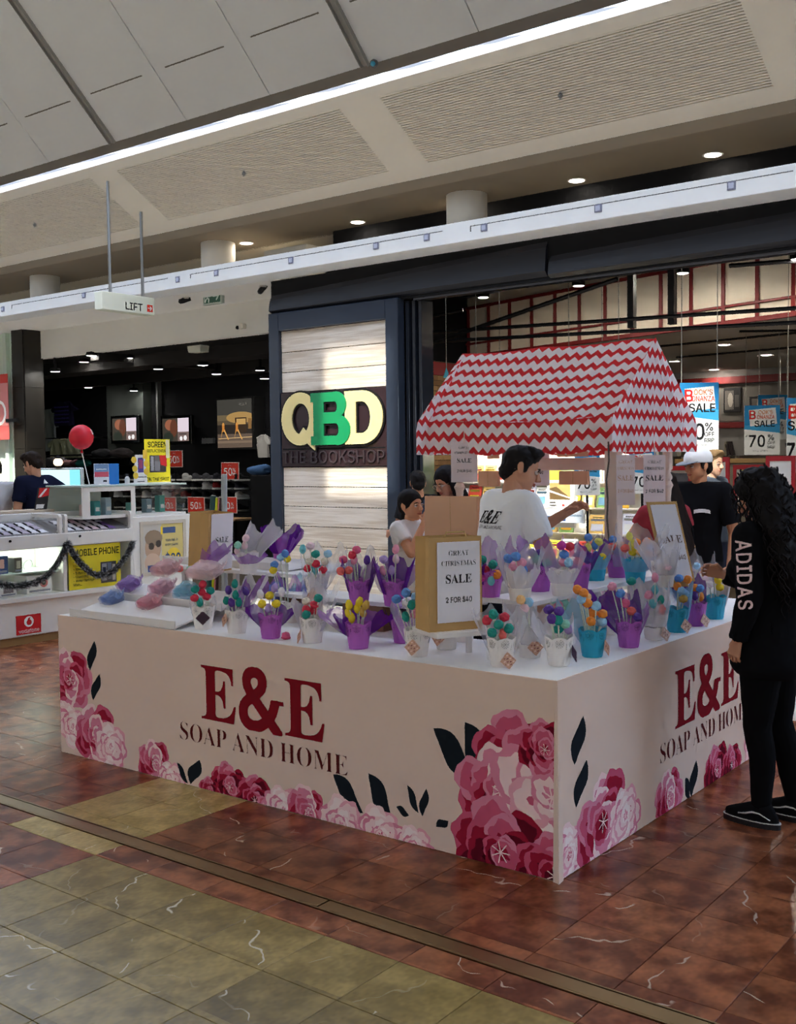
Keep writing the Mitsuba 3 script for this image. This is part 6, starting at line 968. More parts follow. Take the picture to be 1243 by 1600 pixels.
def person(label, pos, heading, s, skin, top, sleeve, bottom, elbows, wrists, hair, head=(0, 0, 0), lean=(0, 0), fem=False, hem=.90, legs=None, handn=None, curl=(.5, .5), shoe=(30, 30, 32), detail=.016, face=True, girth=1.0, wrinkle=.006, collar=1.492, flare=0.0, child=False, handfwd=(None, None)):
    """Local axes: x right, y forward, z up, for a 1.75 m figure scaled by s; elbows and wrists are given in them as (left, right)."""
    k = thing('person', label, 'person'); S = s; W = Rz(heading-math.pi/2); O = np.array([pos[0], pos[1], pos[2] if len(pos) > 2 else 0.0])
    g = lambda p: O+W@(np.asarray(p, float)*S)
    hipw = .088 if not fem else .086; shw = (.172 if not fem else .150)*girth
    B = Rx(-lean[0])@Ry(lean[1]); piv = np.array([0, 0, .95]); up = lambda p: piv+B@(np.asarray(p, float)-piv)
    SH = [up((-shw, -.01, 1.425)), up((shw, -.01, 1.425))]; NB = up((0, -.015, 1.46)); HC = up((0, .012, 1.615))
    L = legs or [((-.095, .015, .49), (-.10, -.03, .085)), ((.095, .015, .49), (.10, -.03, .085))]
    gw = girth
    def torso(d):
        a = sph((0, 0, .92), (.158*gw+d, .108*gw+d, .12)); b = sph(up((0, .0, 1.10)), ((.135 if not fem else .118)*gw+d, .098*gw+d, .10)); c = sph(up((0, -.005, 1.28)), (.158*gw+d if not fem else .140*gw+d, .112*gw+d, .13)); e1, e2 = sph(SH[0], .054+d), sph(SH[1], .054+d); n = sph(up((0, -.01, 1.42)), (.075, .065, .045))
        out = [hull(a, b), hull(b, c), hull(c, e1, e2, n)]
        if fem: out += [hull(sph(up((x, .085, 1.26)), .058+d), sph(up((x, .03, 1.30)), .05+d)) for x in (-.062, .062)]
        return out
    def leg(i, d, foot=True):
        sx = (-1, 1)[i]; h = (sx*hipw, 0, .89); kn, an = L[i]; m = (np.array(kn)*.62+np.array(an)*.38)+[0, -.018, 0]
        o = [hull(sph(h, .086*gw+d), sph(kn, .056+d)), hull(sph(kn, .055+d), sph(m, .054+d)), hull(sph(m, .054+d), sph(an, .037+d*.6))]
        return o
    def arm(i, d0, d1): return [hull(sph(SH[i], .050+d0), sph(elbows[i], .040+d0)), hull(sph(elbows[i], .039+d1), sph(wrists[i], .026+d1*.7))]
    parts = torso(0)
    for i in (0, 1):
        parts += leg(i, 0)+arm(i, 0, 0)
        E_, W_ = np.array(elbows[i]), np.array(wrists[i]); f = (W_-E_) if handfwd[i] is None else np.array(handfwd[i], float); nn = np.array(handn[i] if handn else ((-1, .2, .2), (1, .2, .2))[i], float)
        parts += hand_parts(W_+f/np.linalg.norm(f)*.01, f, nn, (1, -1)[i], .95 if not fem else .85, curl[i])
        an = np.array(L[i][1]); parts.append(hull(sph(an, .034), sph(an+[0, .11, -.05], .028), sph(an+[0, -.035, -.05], .03)))
    HR = B@Rz(head[0])@Rx(-head[1])@Ry(head[2]); hs = 1.0 if not child else 1.12; hp = lambda q: HC+HR@(np.asarray(q)*hs)
    def inhead(m): 
        A = np.zeros((3, 4)); A[:, :3] = HR*hs; A[:, 3] = HC; return m.transform(A)
    parts.append(hull(sph(NB-np.array([0, 0, .01]), .056 if not fem else .048), sph(hp((0, -.018, -.065)), .050 if not fem else .043)))
    parts += [inhead(m) for m in head_parts(fem, child)]
    body = smooth(parts, detail, 6); place = lambda t: trimesh.Trimesh((np.asarray(t.vertices)*S)@W.T+O, t.faces, process=False)
    part(k, 'body', place(body), mat('skin', skin), True)
    # clothes
    def cuff(a, b, f, d, r0, r1):
        a, b = np.array(a), np.array(b); q = a+(b-a)*f; t = (b-a)/np.linalg.norm(b-a); x = np.cross(t, [0.3, .5, .8]); x /= np.linalg.norm(x); y = np.cross(t, x); th = np.linspace(0, 6.28, 20)
        r = r0+(r1-r0)*f+d; ring = lambda c, rr: c+rr*(np.cos(th)[:, None]*x+np.sin(th)[:, None]*y); return hull(sph(a, r0+d), ring(q, r), ring(q-t*.01, r))
    d = .014; sl = torso(d+.004)
    if hem < .80: sl.append(hull(sph((0, 0, .92), (.162*gw+d, .116*gw+d, .1)), sph((0, 0, hem+.06), (.165*gw+d+flare, .12*gw+d+flare, .1))))
    for i in (0, 1):
        if sleeve <= 1: sl.append(cuff(SH[i], elbows[i], max(sleeve, .1), .022 if sleeve < .95 else d, .050, .040))
        else: sl += [hull(sph(SH[i], .056+d), sph(elbows[i], .045+d)), cuff(elbows[i], wrists[i], .96, d, .042, .030)]
    sh = m3.Manifold.batch_boolean(sl, m3.OpType.Add).trim_by_plane((0, 0, 1), hem); nrm = B@np.array([0, -.25, -1.0]); nrm /= np.linalg.norm(nrm); cp = up((0, .0, collar)); sh = sh.trim_by_plane(tuple(nrm), float(nrm@cp)) if collar else sh
    t = tm(sh.refine_to_length(detail*1.1)); t = trimesh.Trimesh(t.vertices, t.faces, process=True); trimesh.smoothing.filter_taubin(t, lamb=.5, nu=.53, iterations=6)
    v = t.vertices; n = meshkit.fbm(v*np.array([11, 11, 8])+v[:, [2, 0, 1]]*7, 3, 3)-.5; fold = np.sin((v[:, 2]*1.0+v[:, 0]*.8)*38+6*n)*np.clip((1.25-v[:, 2])*3, .25, 1); t.vertices = v+t.vertex_normals*(n*2*wrinkle+fold*wrinkle*.35)[:, None]+t.vertex_normals*.003
    shirt = place(t); tk = part(k, 'top_garment', shirt, mat('cloth', top), True)
    pl = torso(.008)[:1]+leg(0, .012)+leg(1, .012); pm = m3.Manifold.batch_boolean(pl, m3.OpType.Add).trim_by_plane((0, 0, 1), .10).trim_by_plane((0, 0, -1), -max(hem+.06, 1.0) if hem < 1 else -1.0)
    t = tm(pm.refine_to_length(.022)); t = trimesh.Trimesh(t.vertices, t.faces, process=True); trimesh.smoothing.filter_taubin(t, iterations=6); t.vertices += t.vertex_normals*((meshkit.fbm(t.vertices*9, 3)-.5)*.012)[:, None]
    part(k, 'trousers', place(t), mat('cloth', bottom), True)
    if shoe:
        for i in (0, 1):
            an = np.array(L[i][1]); fw = np.array([0, 1, 0]); o = np.array([an[0], an[1], 0]); th = np.linspace(0, 6.28, 24); out = np.c_[.043*np.cos(th)*(1-.12*np.sin(th)), .135*np.sin(th)+.045]
            ring = lambda sc, z: np.c_[o[0]+out[:, 0]*sc, o[1]+(out[:, 1]-.045)*sc+.045, np.full(24, z)]
            sk = part(k, 'shoe', place(smooth([hull(ring(1.0, .018), ring(.96, .055), sph(an+[0, 0, .0], .045), sph(o+[0, .10, .06], (.03, .05, .02)))], .02, 4)), mat('satin', shoe), True)
            part(sk, 'sole', place(tm(hull(ring(1.04, .0), ring(1.06, .012), ring(1.05, .026)))), mat('satin', (206, 204, 200) if shoe != (30, 30, 32) else (40, 40, 42)))
    if face:
        for x in (-.031, .031):
            e = part(k, 'eye', place(ball(hp((x, .0785, .003)), .0112*hs, 2)), mat('satin', (196, 184, 176))); part(e, 'iris', place(ball(hp((x, .0842, .003)), .0068*hs, 1)), mat('gloss', (36, 24, 20)))
            sx = 1 if x > 0 else -1; part(k, 'eyebrow', place(tube([hp((x-sx*.018, .089, .020)), hp((x, .091, .026)), hp((x+sx*.022, .078, .020))], (.0032, .0042, .002), 6)), mat('hair', (26, 20, 18)))
            part(k, 'eyelid', place(tube([hp((x-.015, .084, .005)), hp((x, .0905, .0095)), hp((x+.015, .082, .005))], .0034, 5)), mat('skin', tuple(int(c*.62) for c in skin)))
        lip = tuple(int(c*f) for c, f in zip(skin, (.82, .62, .62)))
        part(k, 'mouth', place(cat(tube([hp((-.022, .078, -.056)), hp((-.008, .090, -.053)), hp((0, .091, -.0545)), hp((.008, .090, -.053)), hp((.022, .078, -.056))], (.002, .0042, .004, .0042, .002), 6), tube([hp((-.018, .080, -.059)), hp((0, .091, -.0625)), hp((.018, .080, -.059))], (.002, .0052, .002), 6))), mat('skin', lip))
    return dict(k=k, place=place, hp=hp, HR=HR, HC=HC, up=up, B=B, shirt=shirt, shirt_key=tk, NB=NB, inhead=inhead, SH=SH, S=S, g=g, W=W, O=O)
def hairmesh(man_parts, p, trims=(), amp=.006, fq=45, edge=.012):
    u = m3.Manifold.batch_boolean(man_parts, m3.OpType.Add)
    for n, d in trims: u = u.trim_by_plane(n, d)
    u = p['inhead'](u.refine_to_length(edge)); t = tm(u); t = trimesh.Trimesh(t.vertices, t.faces, process=True); trimesh.smoothing.filter_taubin(t, iterations=4)
    n = meshkit.fbm(t.vertices*np.array([fq, fq, fq*.5]), 3, 9)-.5; t.vertices += t.vertex_normals*(n*2*amp)[:, None]; return p['place'](t)
def short_hair(p, c, quiff=.02, capped=False):
    cap = [hull(sph((0, -.018, .036), (.083, .101, .092))).trim_by_plane((0, -.75, .66), -.012), hull(sph((0, -.07, -.03), (.066, .045, .05)), sph((0, -.05, .02), (.078, .06, .06))), hull(sph((-.05, .045, .088), .026), sph((.05, .045, .088), .026), sph((0, .03, .115+quiff*.3), (.055, .06, .014+quiff*.5)))]
    cap += [hull(sph((x, .012, .03), (.012, .02, .03)), sph((x, .014, -.01), (.007, .012, .012))) for x in (-.073, .073)]
    if capped: cap = cap[1:2]+cap[3:]
    part(p['k'], 'hair', hairmesh(cap, p, (), .008 if not capped else .003, 60), mat('hair', c), True)
def project_print(p, items, key, m, o, ex, ey, d, off=.003, size=.02):
    """lettering laid on the cloth: flat mesh at o (world), pushed along d onto the garment"""
    F = frame(o, ex, ey); t = moved(items, F); vc = items.metadata['vc']
    v, f, idx = trimesh.remesh.subdivide_to_size(np.hstack([t.vertices, vc]), t.faces, size, return_index=True) if False else (np.hstack([t.vertices, vc]), t.faces, None)
    P = v[:, :3]; loc, ri, _ = p['shirt'].ray.intersects_location(P-d*.35, np.tile(d, (len(P), 1)), multiple_hits=False)
    Q = P.copy(); Q[ri] = loc-d*off; keep = np.zeros(len(P), bool); keep[ri] = True; f = f[keep[f].all(1)]
    o2 = trimesh.Trimesh(Q, f, process=False); o2.metadata['vc'] = v[:, 3:]; part(key, m, o2, P_+'cloth')
def head_of(v): return math.atan2(v[1], v[0])
R2, F2 = CAMX[:2], np.array([FWD[0], FWD[1]])/np.hypot(FWD[0], FWD[1])
def toward(r, f): v = R2*r+F2*f; return math.atan2(v[1], v[0])
SK1, SK2, SK3 = (196, 142, 112), (214, 168, 138), (176, 122, 92)
# the man in the white printed shirt, back to the camera, working among the bouquets
d_ = EYE+ray(766, 800)*5.42
p = person('person in a white printed T-shirt seen from behind, working inside the stall', (d_[0], d_[1]), toward(.88, .47), .975, (190, 136, 108), (232, 232, 234), .62, (30, 32, 40),
           [(-.20, .34, 1.20), (.27, .17, 1.13)], [(-.04, .50, 1.34), (.27, .30, .93)], None, head=(-.55, .10, -.05), lean=(.28, .0), curl=(.7, .7), handn=[(-.6, .2, .8), (.5, .2, .8)], wrinkle=.011, detail=.013, girth=.92)
short_hair(p, (24, 20, 20), .006)
dk = (26, 24, 26); e = serif('E&E', .060, thin=0, sx=.92, track=-10); e = affinity.skew(e, xs=14, origin=(0, 0)); e = centered(e, 0, 0)
tx = flat(e.segmentize(.02)); it = cat(paint(tx, dk), shift(paint(text2('SOAP AND HOME', .0165, False, 1.0), (70, 70, 76)), .01, -.052, 0))
fw = p['W']@np.array([0, 1, 0.]); rt = p['W']@np.array([1, 0, 0.]); o = p['g'](p['up']((.005, -.25, 1.29))); project_print(p, it, p['shirt_key'], 'back_print', o-fw*.0, rt, np.cross(rt, fw), fw)
# the woman in black with long curly hair at the right
p = person('person in black with long curly black hair standing at the right counter', (-1.555, 4.655), head_of((-1, .10)), .885, SK1, (16, 16, 19), 2, (14, 14, 16),
           [(-.24, .0, 1.13), (.22, .12, 1.13)], [(-.235, .06, .93), (.10, .30, 1.20)], None, head=(.25, .42, 0), lean=(.10, 0), fem=True, hem=.74, flare=.02, curl=(.8, .8), shoe=None, girth=1.22, face=True, wrinkle=.008, collar=1.50,
           legs=[((-.085, .03, .49), (-.10, .0, .085)), ((.085, .0, .49), (.09, -.09, .085))], detail=.018)
kw = p['k']
for i in (0, 1):
    an = np.array(((-.10, .0, .085), (.09, -.09, .085))[i]); o = np.array([an[0], an[1], 0]); th = np.linspace(0, 6.28, 28); out = np.c_[.044*np.cos(th)*(1-.1*np.sin(th)), .140*np.sin(th)+.05]
    ring = lambda sc, z: np.c_[o[0]+out[:, 0]*sc, o[1]+(out[:, 1]-.05)*sc+.05, np.full(28, z)]
    sk = part(kw, 'shoe', p['place'](smooth([hull(ring(1.0, .03), ring(.95, .06), sph(an+[0, -.01, .0], .046), sph(o+[0, .11, .062], (.032, .05, .02)))], .014, 4)), mat('cloth', (20, 20, 22)), True, label='black skate shoe with a white side stripe')
    part(sk, 'sole', p['place'](tm(hull(ring(1.05, .0), ring(1.06, .030)))), mat('satin', (28, 28, 30))); part(sk, 'sole_line', p['place'](tm(hull(ring(1.068, .026), ring(1.068, .031)))), mat('satin', (200, 200, 198)))
    for sx in (-1, 1):
        pts = [np.array([o[0]+sx*(.0475-.0*abs(q)), o[1]+q, z]) for q, z in ((-.06, .045), (-.01, .072), (.03, .074), (.06, .062), (.10, .055))]
        pts = [np.array([o[0]+sx*.047*math.sqrt(max(.05, 1-((q[1]-o[1]-.05)/.15)**2)), q[1], q[2]]) for q in pts]; part(sk, 'side_stripe', p['place'](tube(pts, (.003, .0045, .005, .0045, .003), 6)), mat('satin', (206, 206, 204)))
    part(sk, 'laces', p['place'](cat(*[tube([(o[0]-.02, o[1]+.03+.018*q, .098-.011*q), (o[0], o[1]+.035+.018*q, .103-.011*q), (o[0]+.02, o[1]+.03+.018*q, .098-.011*q)], .003, 5) for q in range(4)])), mat('satin', (60, 60, 62)))
    part(kw, 'sock', p['place'](tm(hull(sph(an+[0, 0, .02], .042), sph(an+[0, 0, .07], .046)))), mat('cloth', (18, 18, 20)))
hd = [hull(sph((0, -.02, .04), (.112, .124, .104))).trim_by_plane((0, -.8, .6), -.035), hull(sph((0, -.06, .0), (.14, .10, .11)), sph((0, -.09, -.18), (.20, .10, .11))), hull(sph((0, -.09, -.18), (.20, .10, .11)), sph((0, -.12, -.34), (.195, .085, .10))), hull(sph((0, -.12, -.34), (.195, .085, .10)), sph((0, -.135, -.47), (.16, .06, .05)))]
HRk = p['HR']; p2 = dict(p); Rl = Rz(.1); 
def in2(m): A = np.zeros((3, 4)); A[:, :3] = p['B']@Rl@Rx(-.12); A[:, 3] = p['HC']; return m.transform(A)
p2['inhead'] = in2; hm = hairmesh(hd, p2, (), .020, 30, .012); hk = part(kw, 'hair', hm, mat('hair', (20, 17, 18)), True)
rng = np.random.default_rng(3); cu = []
pts, fi = trimesh.sample.sample_surface(hm, 420, seed=3); nn = hm.face_normals[fi]
for q, n in zip(pts, nn):
    t = np.linspace(0, 1, 14); L_ = rng.uniform(.07, .14); ph = rng.uniform(0, 6); a = np.cross(n, [0, 0, 1.0]); a /= np.linalg.norm(a)+1e-9
    cu.append(tube(q+n*(.004+.010*(np.sin(t*11+ph)*.5+.5))[:, None]+a*(.012*np.cos(t*11+ph))[:, None]-np.array([0, 0, 1.0])*(t*L_)[:, None], .0045*(1-.55*t), 4, False))
part(kw, 'curls', cat(*cu), mat('hair', (26, 22, 24)), True, kind='stuff')
hood = hull(sph(p['up']((-.10, -.05, 1.46)), .035), sph(p['up']((.10, -.05, 1.46)), .035), sph(p['up']((0, -.11, 1.42)), (.09, .04, .05))); part(kw, 'hood', p['place'](smooth([hood], .02, 4)), mat('cloth', (18, 18, 21)), True)
# sleeve lettering: block capitals wrapped on the left upper sleeve
a, b = np.array(p['SH'][0]), np.array((-.24, .0, 1.13)); ax = (b-a)/np.linalg.norm(b-a); sidev = np.array([-1, -.15, .1]); sidev -= ax*(sidev@ax); sidev /= np.linalg.norm(sidev); wv_ = np.cross(ax, sidev)
ms = []; x_ = 0.0
for i, ch in enumerate('ADIDAS'):
    g = meshkit.text_mesh(ch, .070, .002, True); up_ = g.face_normals[:, 2] > .9; f = g.faces[up_]; u_, inv = np.unique(f, return_inverse=True); v = g.vertices[u_].copy(); wd = np.ptp(v[:, 0]); v[:, 0] -= v[:, 0].min(); v[:, 1] -= .035
    ang = v[:, 1]/.074; al = x_+v[:, 0]*.82; x_ += wd*.82+.010; c0 = a+ax*.025
    ms.append(trimesh.Trimesh(c0+ax*al[:, None]+(np.cos(ang)[:, None]*sidev-np.sin(ang)[:, None]*wv_)*(.080-.025*al)[:, None], inv.reshape(-1, 3), process=False))
for m in ms: part(p['shirt_key'], 'sleeve_letter', p['place'](m), mat('satin', (226, 196, 196)))
# the girl
d_ = EYE+ray(641, 800)*7.15
p = person('girl in a white T-shirt with a pink hair flower and hand at her mouth', (d_[0], d_[1]), toward(.72, -.62), .805, (206, 150, 116), (228, 226, 226), .55, (60, 62, 80),
           [(-.22, .07, 1.16), (.20, .17, 1.24)], [(-.24, .16, .98), (.055, .185, 1.475)], None, head=(-.12, .0, .05), fem=True, curl=(.4, 1.1), handn=[(-1, 0, 0), (.6, .6, .2)], child=True, girth=.95, detail=.018)
part(p['k'], 'hair', hairmesh([hull(sph((0, -.02, .036), (.084, .101, .091))).trim_by_plane((0, -.80, .60), -.030), hull(sph((0, -.07, -.02), (.06, .04, .05)), sph((0, -.06, .02), (.075, .05, .06)))], p, (), .003, 60), mat('hair', (24, 20, 20)), True)
part(p['k'], 'ponytail', hairmesh([hull(sph((-.03, -.10, .0), .03), sph((-.05, -.13, -.10), .035)), hull(sph((-.05, -.13, -.10), .035), sph((-.06, -.12, -.26), .012))], p, (), .006, 60), mat('hair', (24, 20, 20)), True)
fl = ROSE.copy(); fl.apply_scale(.038); M = np.eye(4); M[:3, 3] = p['hp']((-.072, -.065, .01)); part(p['k'], 'hair_flower', p['place'](moved(fl, M)), mat('satin', (236, 60, 150)), True)
it = art([(ell(0, 0, .05, .09), (90, 70, 66)), (ell(.01, .02, .035, .05), (206, 190, 180)), (ell(-.02, -.04, .03, .03), (170, 60, 60)), (LineString([(-.05, .08), (.04, -.09)]).buffer(.008), (40, 34, 36)), (LineString([(.05, .07), (-.02, -.1), (.05, -.12)]).buffer(.007), (50, 44, 46))])
fw = p['W']@np.array([0, 1, 0.]); rt = p['W']@np.array([-1, 0, 0.]); project_print(p, it, p['shirt_key'], 'front_print', p['g']((.0, .25, 1.16)), rt, np.array([0, 0, 1.0]), -fw)
# the woman with glasses
d_ = EYE+ray(701, 800)*7.6
p = person('woman with glasses and a grey blue top looking down behind the large kraft bag', (d_[0], d_[1]), toward(-.45, -.85), .895, (206, 152, 126), (70, 74, 96), 2, (30, 30, 36), [(-.24, .08, 1.16), (.25, .05, 1.14)], [(-.10, .26, 1.10), (.12, .27, 1.08)], None, head=(-.35, .34, .05), fem=True, detail=.02, lean=(.06, 0))
LH = lambda w, L: [hull(sph((0, -.02, .04), (.088, .106, .094))).trim_by_plane((0, -.86, .5), -.035), hull(sph((0, -.055, 0), (.088, .065, .07)), sph((0, -.075, -L*.5), (w, .06, .06))), hull(sph((0, -.075, -L*.5), (w, .06, .06)), sph((0, -.09, -L), (w*.8, .04, .05)))]+[hull(sph((x, .0, .02), (.016, .04, .04)), sph((x*1.15, .01, -L*.45), (.02, .035, .06))) for x in (-.082, .082)]
part(p['k'], 'hair', hairmesh(LH(.10, .26), p, (), .006, 50), mat('hair', (22, 18, 20)), True)
th = np.linspace(0, 6.28, 20); part(p['k'], 'glasses', p['place'](cat(*[tube([p['hp']((x+.021*np.cos(a), .099, .0+.016*np.sin(a))) for a in th], .0022, 5) for x in (-.031, .031)], tube([p['hp']((-.01, .1, .004)), p['hp']((.01, .1, .004))], .002, 5), *[tube([p['hp']((x, .096, .006)), p['hp']((x*1.5, -.005, .008))], .002, 5) for x in (-.052, .052)])), mat('metal', (190, 170, 150)))
# the man in the cap
d_ = EYE+ray(1090, 800)*7.5
p = person('man in a black T-shirt and pale grey cap beyond the right counter', (d_[0], d_[1]), toward(-.62, -.72), .955, (196, 138, 104), (20, 20, 23), .78, (34, 34, 40), [(-.27, -.02, 1.13), (.27, -.02, 1.13)], [(-.29, .10, .90), (.29, .10, .90)], None, head=(-.40, .12, 0), girth=1.08, detail=.018)
short_hair(p, (30, 24, 22), 0, True)
cp = [hull(sph((0, -.012, .045), (.094, .114, .094))).trim_by_plane((0, -.10, .99), .022), ]; part(p['k'], 'cap_crown', hairmesh(cp, p, (), .0015, 30), mat('cloth', (198, 200, 206)), True)
br = hull(*[np.array([[.080*math.cos(a), .06+.125*math.sin(a), .034-.014*math.sin(a)] for a in np.linspace(0, math.pi, 16)])+[0, 0, z] for z in (0, .006)]); part(p['k'], 'cap_brim', hairmesh([br], p, (), .0, 30), mat('cloth', (120, 124, 130)), True)
fw = p['W']@np.array([0, 1, 0.]); rt = p['W']@np.array([-1, 0, 0.]); t_ = np.linspace(-.052, .052, 18); V = np.vstack([np.c_[t_, .014-t_**2*3.5, 0*t_], np.c_[t_, -.012-t_**2*3.5, 0*t_]]); f = [q for i in range(17) for q in ([i, i+18, i+19], [i, i+19, i+1])]
project_print(p, paint(trimesh.Trimesh(V, f, process=False), (232, 232, 234)), p['shirt_key'], 'chest_label', p['g']((-.085, .3, 1.29)), rt, np.array([0, 0, 1.0]), -fw, .004)
# the long haired woman seen from behind
d_ = EYE+ray(1036, 800)*6.95
p = person('woman with long straight dark hair and rose red top seen from behind', (d_[0], d_[1]), toward(-.35, .85), .868, (206, 156, 122), (150, 56, 64), .35, (30, 30, 34), [(-.27, .10, 1.18), (.26, .02, 1.15)], [(-.22, .34, 1.08), (.28, .16, .95)], None, head=(.3, .25, 0), fem=True, detail=.02, face=True)
part(p['k'], 'hair', hairmesh(LH(.115, .56), p, (), .008, 60), mat('hair', (30, 20, 18)), True)
part(p['k'], 'shoulder_strap', p['place'](tube([p['up']((.13, -.06, 1.47)), p['up']((.15, -.14, 1.30)), p['up']((.16, -.14, 1.05))], .018, 6)), mat('cloth', (18, 18, 20)))
# heads seen past the others, inside the bookshop
d_ = EYE+ray(1112, 800)*9.4
p = person('man with short brown hair partly hidden behind the man in the cap', (d_[0], d_[1]), toward(.6, -.6), .955, (206, 160, 132), (70, 76, 86), .6, (40, 44, 60), [(-.25, 0, 1.13), (.25, 0, 1.13)], [(-.24, .12, .92), (.24, .12, .92)], None, head=(-.2, .1, 0), detail=.03); short_hair(p, (120, 96, 66), .005)
d_ = EYE+ray(654, 800)*9.6
p = person('child with short black hair in dark clothes looking at shelves inside the bookshop', (d_[0], d_[1]), toward(-.5, .8), .865, (176, 126, 100), (26, 26, 30), .6, (30, 30, 34), [(-.24, .05, 1.14), (.24, .05, 1.14)], [(-.2, .25, 1.10), (.2, .25, 1.10)], None, head=(-.5, .1, 0), detail=.03); short_hair(p, (22, 18, 18), .01)
# kiosk attendants
d_ = EYE+ray(62, 800)*10.75
p = person('man in a navy T-shirt with a hand on his hip behind the phone kiosk', (d_[0], d_[1]), toward(-.85, .5), 1.0, (206, 152, 124), (24, 28, 50), .66, (40, 40, 50), [(-.24, .05, 1.14), (.40, -.10, 1.22)], [(-.24, .14, .91), (.19, -.04, 1.03)], None, head=(.12, .30, 0), detail=.022, lean=(.12, 0), handfwd=(None, (-.8, .3, -.3)))
short_hair(p, (38, 28, 22), .005)
fw = p['W']@np.array([0, 1, 0.]); rt = p['W']@np.array([1, 0, 0.]); project_print(p, paint(flat(Polygon([(-.03, -.02), (.03, -.02), (.0, .025)])), (226, 226, 230)), p['shirt_key'], 'back_logo', p['g'](p['up']((.05, -.3, 1.40))), rt, np.array([0, 0, 1.0]), fw)
d_ = EYE+ray(-10, 800)*10.7
p = person('man in a pale grey T-shirt at the left edge leaning over the kiosk counter', (d_[0], d_[1]), toward(.4, -.8), .96, (206, 150, 124), (196, 196, 200), .7, (50, 52, 60), [(-.27, .08, 1.16), (.25, .14, 1.14)], [(-.05, .30, 1.10), (.05, .33, 1.12)], None, head=(.0, .4, 0), detail=.024, lean=(.12, 0), girth=1.08); short_hair(p, (40, 30, 24), .01)
# ---------------------------------------------------------------- goods inside the bookshop
def bonanza(k, F, w, h, gain=None):
    it = [(rect(-w/2, -h/2, w/2, h/2), (236, 236, 232)), (rect(-w/2, .02*h, w/2, h/2), (36, 132, 190)), (Polygon([(-w/2, .02*h), (w/2, -.06*h), (w/2, .1*h), (-w/2, .1*h)]), (60, 160, 210)), (affinity.rotate(rect(-w*.36, h*.1, w*.40, h*.43), 5), (240, 236, 232))]
    part(k, 'print', moved(art([(g.intersection(rect(-w/2, -h/2, w/2, h/2)), c) for g, c in it], .001), F), P_+'satin')
    ms = [textcol('B', h*.17, (204, 40, 40), -w*.27, h*.31, .002, True), textcol("OOK'S", h*.075, (206, 120, 60), w*.10, h*.36, .002, True, .9), textcol('ONANZA', h*.075, (206, 90, 60), w*.10, h*.265, .002, True, .8), textcol('SALE', h*.12, (24, 24, 26), w*.07, h*.13, .002, True)]
    ms += [textcol('70', h*.23, (24, 24, 26), -w*.14, -h*.22, .002, True, .85), textcol('%', h*.11, (24, 24, 26), w*.25, -h*.15, .002, True), textcol('OFF', h*.06, (24, 24, 26), w*.26, -h*.26, .002, True), textcol('RRP', h*.06, (24, 24, 26), w*.26, -h*.35, .002, True), textcol('UP TO', h*.03, (24, 24, 26), -w*.40, -h*.12, .002, True, .8), textcol('SELECTED ITEMS', h*.025, (24, 24, 26), -w*.05, -h*.42, .002)]
    for m in ms:
        lim = w*.49; m.vertices[:, 0] = np.clip(m.vertices[:, 0], -lim, lim)
    part(k, 'lettering', moved(cat(ms), F), P_+'matte')
def poster(px, d, w, h, label, top=4.0, turn=0.0, name='hanging_sale_poster'):
    p = EYE+ray(*px)*d; a = math.atan2(CAMX[1], CAMX[0])+turn; u = np.array([math.cos(a), math.sin(a), 0]); F = frame(p, u, (0, 0, 1)); k = thing(name, label, 'sale poster', 'hanging book sale posters')
    part(k, 'card', moved(bx(-w/2, w/2, -h/2, h/2, -.004, 0), F), mat('satin', (228, 228, 226))); bonanza(k, F, w, h)
    if not top: part(k, 'stand_leg', tube([F[:3, 3]-F[:3, 2]*.01+[0, 0, -h/2+.02], [F[0, 3], F[1, 3]+.02, 0.0]], .012, 6), BLACK)
    if top:
        for s in (-.46, .46): q = F[:3, 3]+u*w*s+np.array([0, 0, h/2]); part(k, 'cord', tube([q, [q[0], q[1], top if q[1] < 12.3 else 3.09]], .004, 5), mat('satin', (150, 148, 140)))
poster((1092, 651), 9.8, .36, .62, 'brightest large book sale poster hanging right of the awning', turn=.05)
poster((1190, 672), 13.0, .42, .60, 'book sale poster hanging in front of another one on the right', turn=-.1); poster((1207, 652), 14.4, .42, .60, 'book sale poster hanging partly behind the nearer one', turn=.1); poster((1233, 655), 16.0, .36, .55, 'book sale poster far back near the right edge', turn=.3)
poster((1250, 680), 11.5, .30, .8, 'book sale poster cut by the right edge of the photo')
poster((700, 572), 10.6, .25, .5, 'small teal sale tag hanging left of the awning ridge') if False else None
k = thing('hanging_tag', 'small teal cube tag hanging on a cord left of the awning', 'tag'); p = at_y(697, 582, 9.9); part(k, 'tag', shift(trimesh.creation.cone(.05, .12, sections=4), *(p+[0, 0, -.06])), mat('gloss', (90, 190, 210))); part(k, 'cord', tube([p+[0, 0, .05], [p[0], p[1], 4.0]], .004, 5), mat('satin', (140, 138, 130)))
for i_, (px, d) in enumerate((((743, 520), 10.2), ((780, 520), 10.8), ((888, 500), 10.4), ((940, 480), 10.6), ((966, 500), 10.2))):
    p = at_y(*px, d); solid('suspension_wire', tube([(p[0], p[1], 2.2), (p[0], p[1], 4.0)], .004, 5), mat('satin', (130, 126, 118)), 'thin vertical wire hanging above the awning, %s from the navy tower' % nth(i_+1), 'wire', 'wires hanging inside the bookshop')
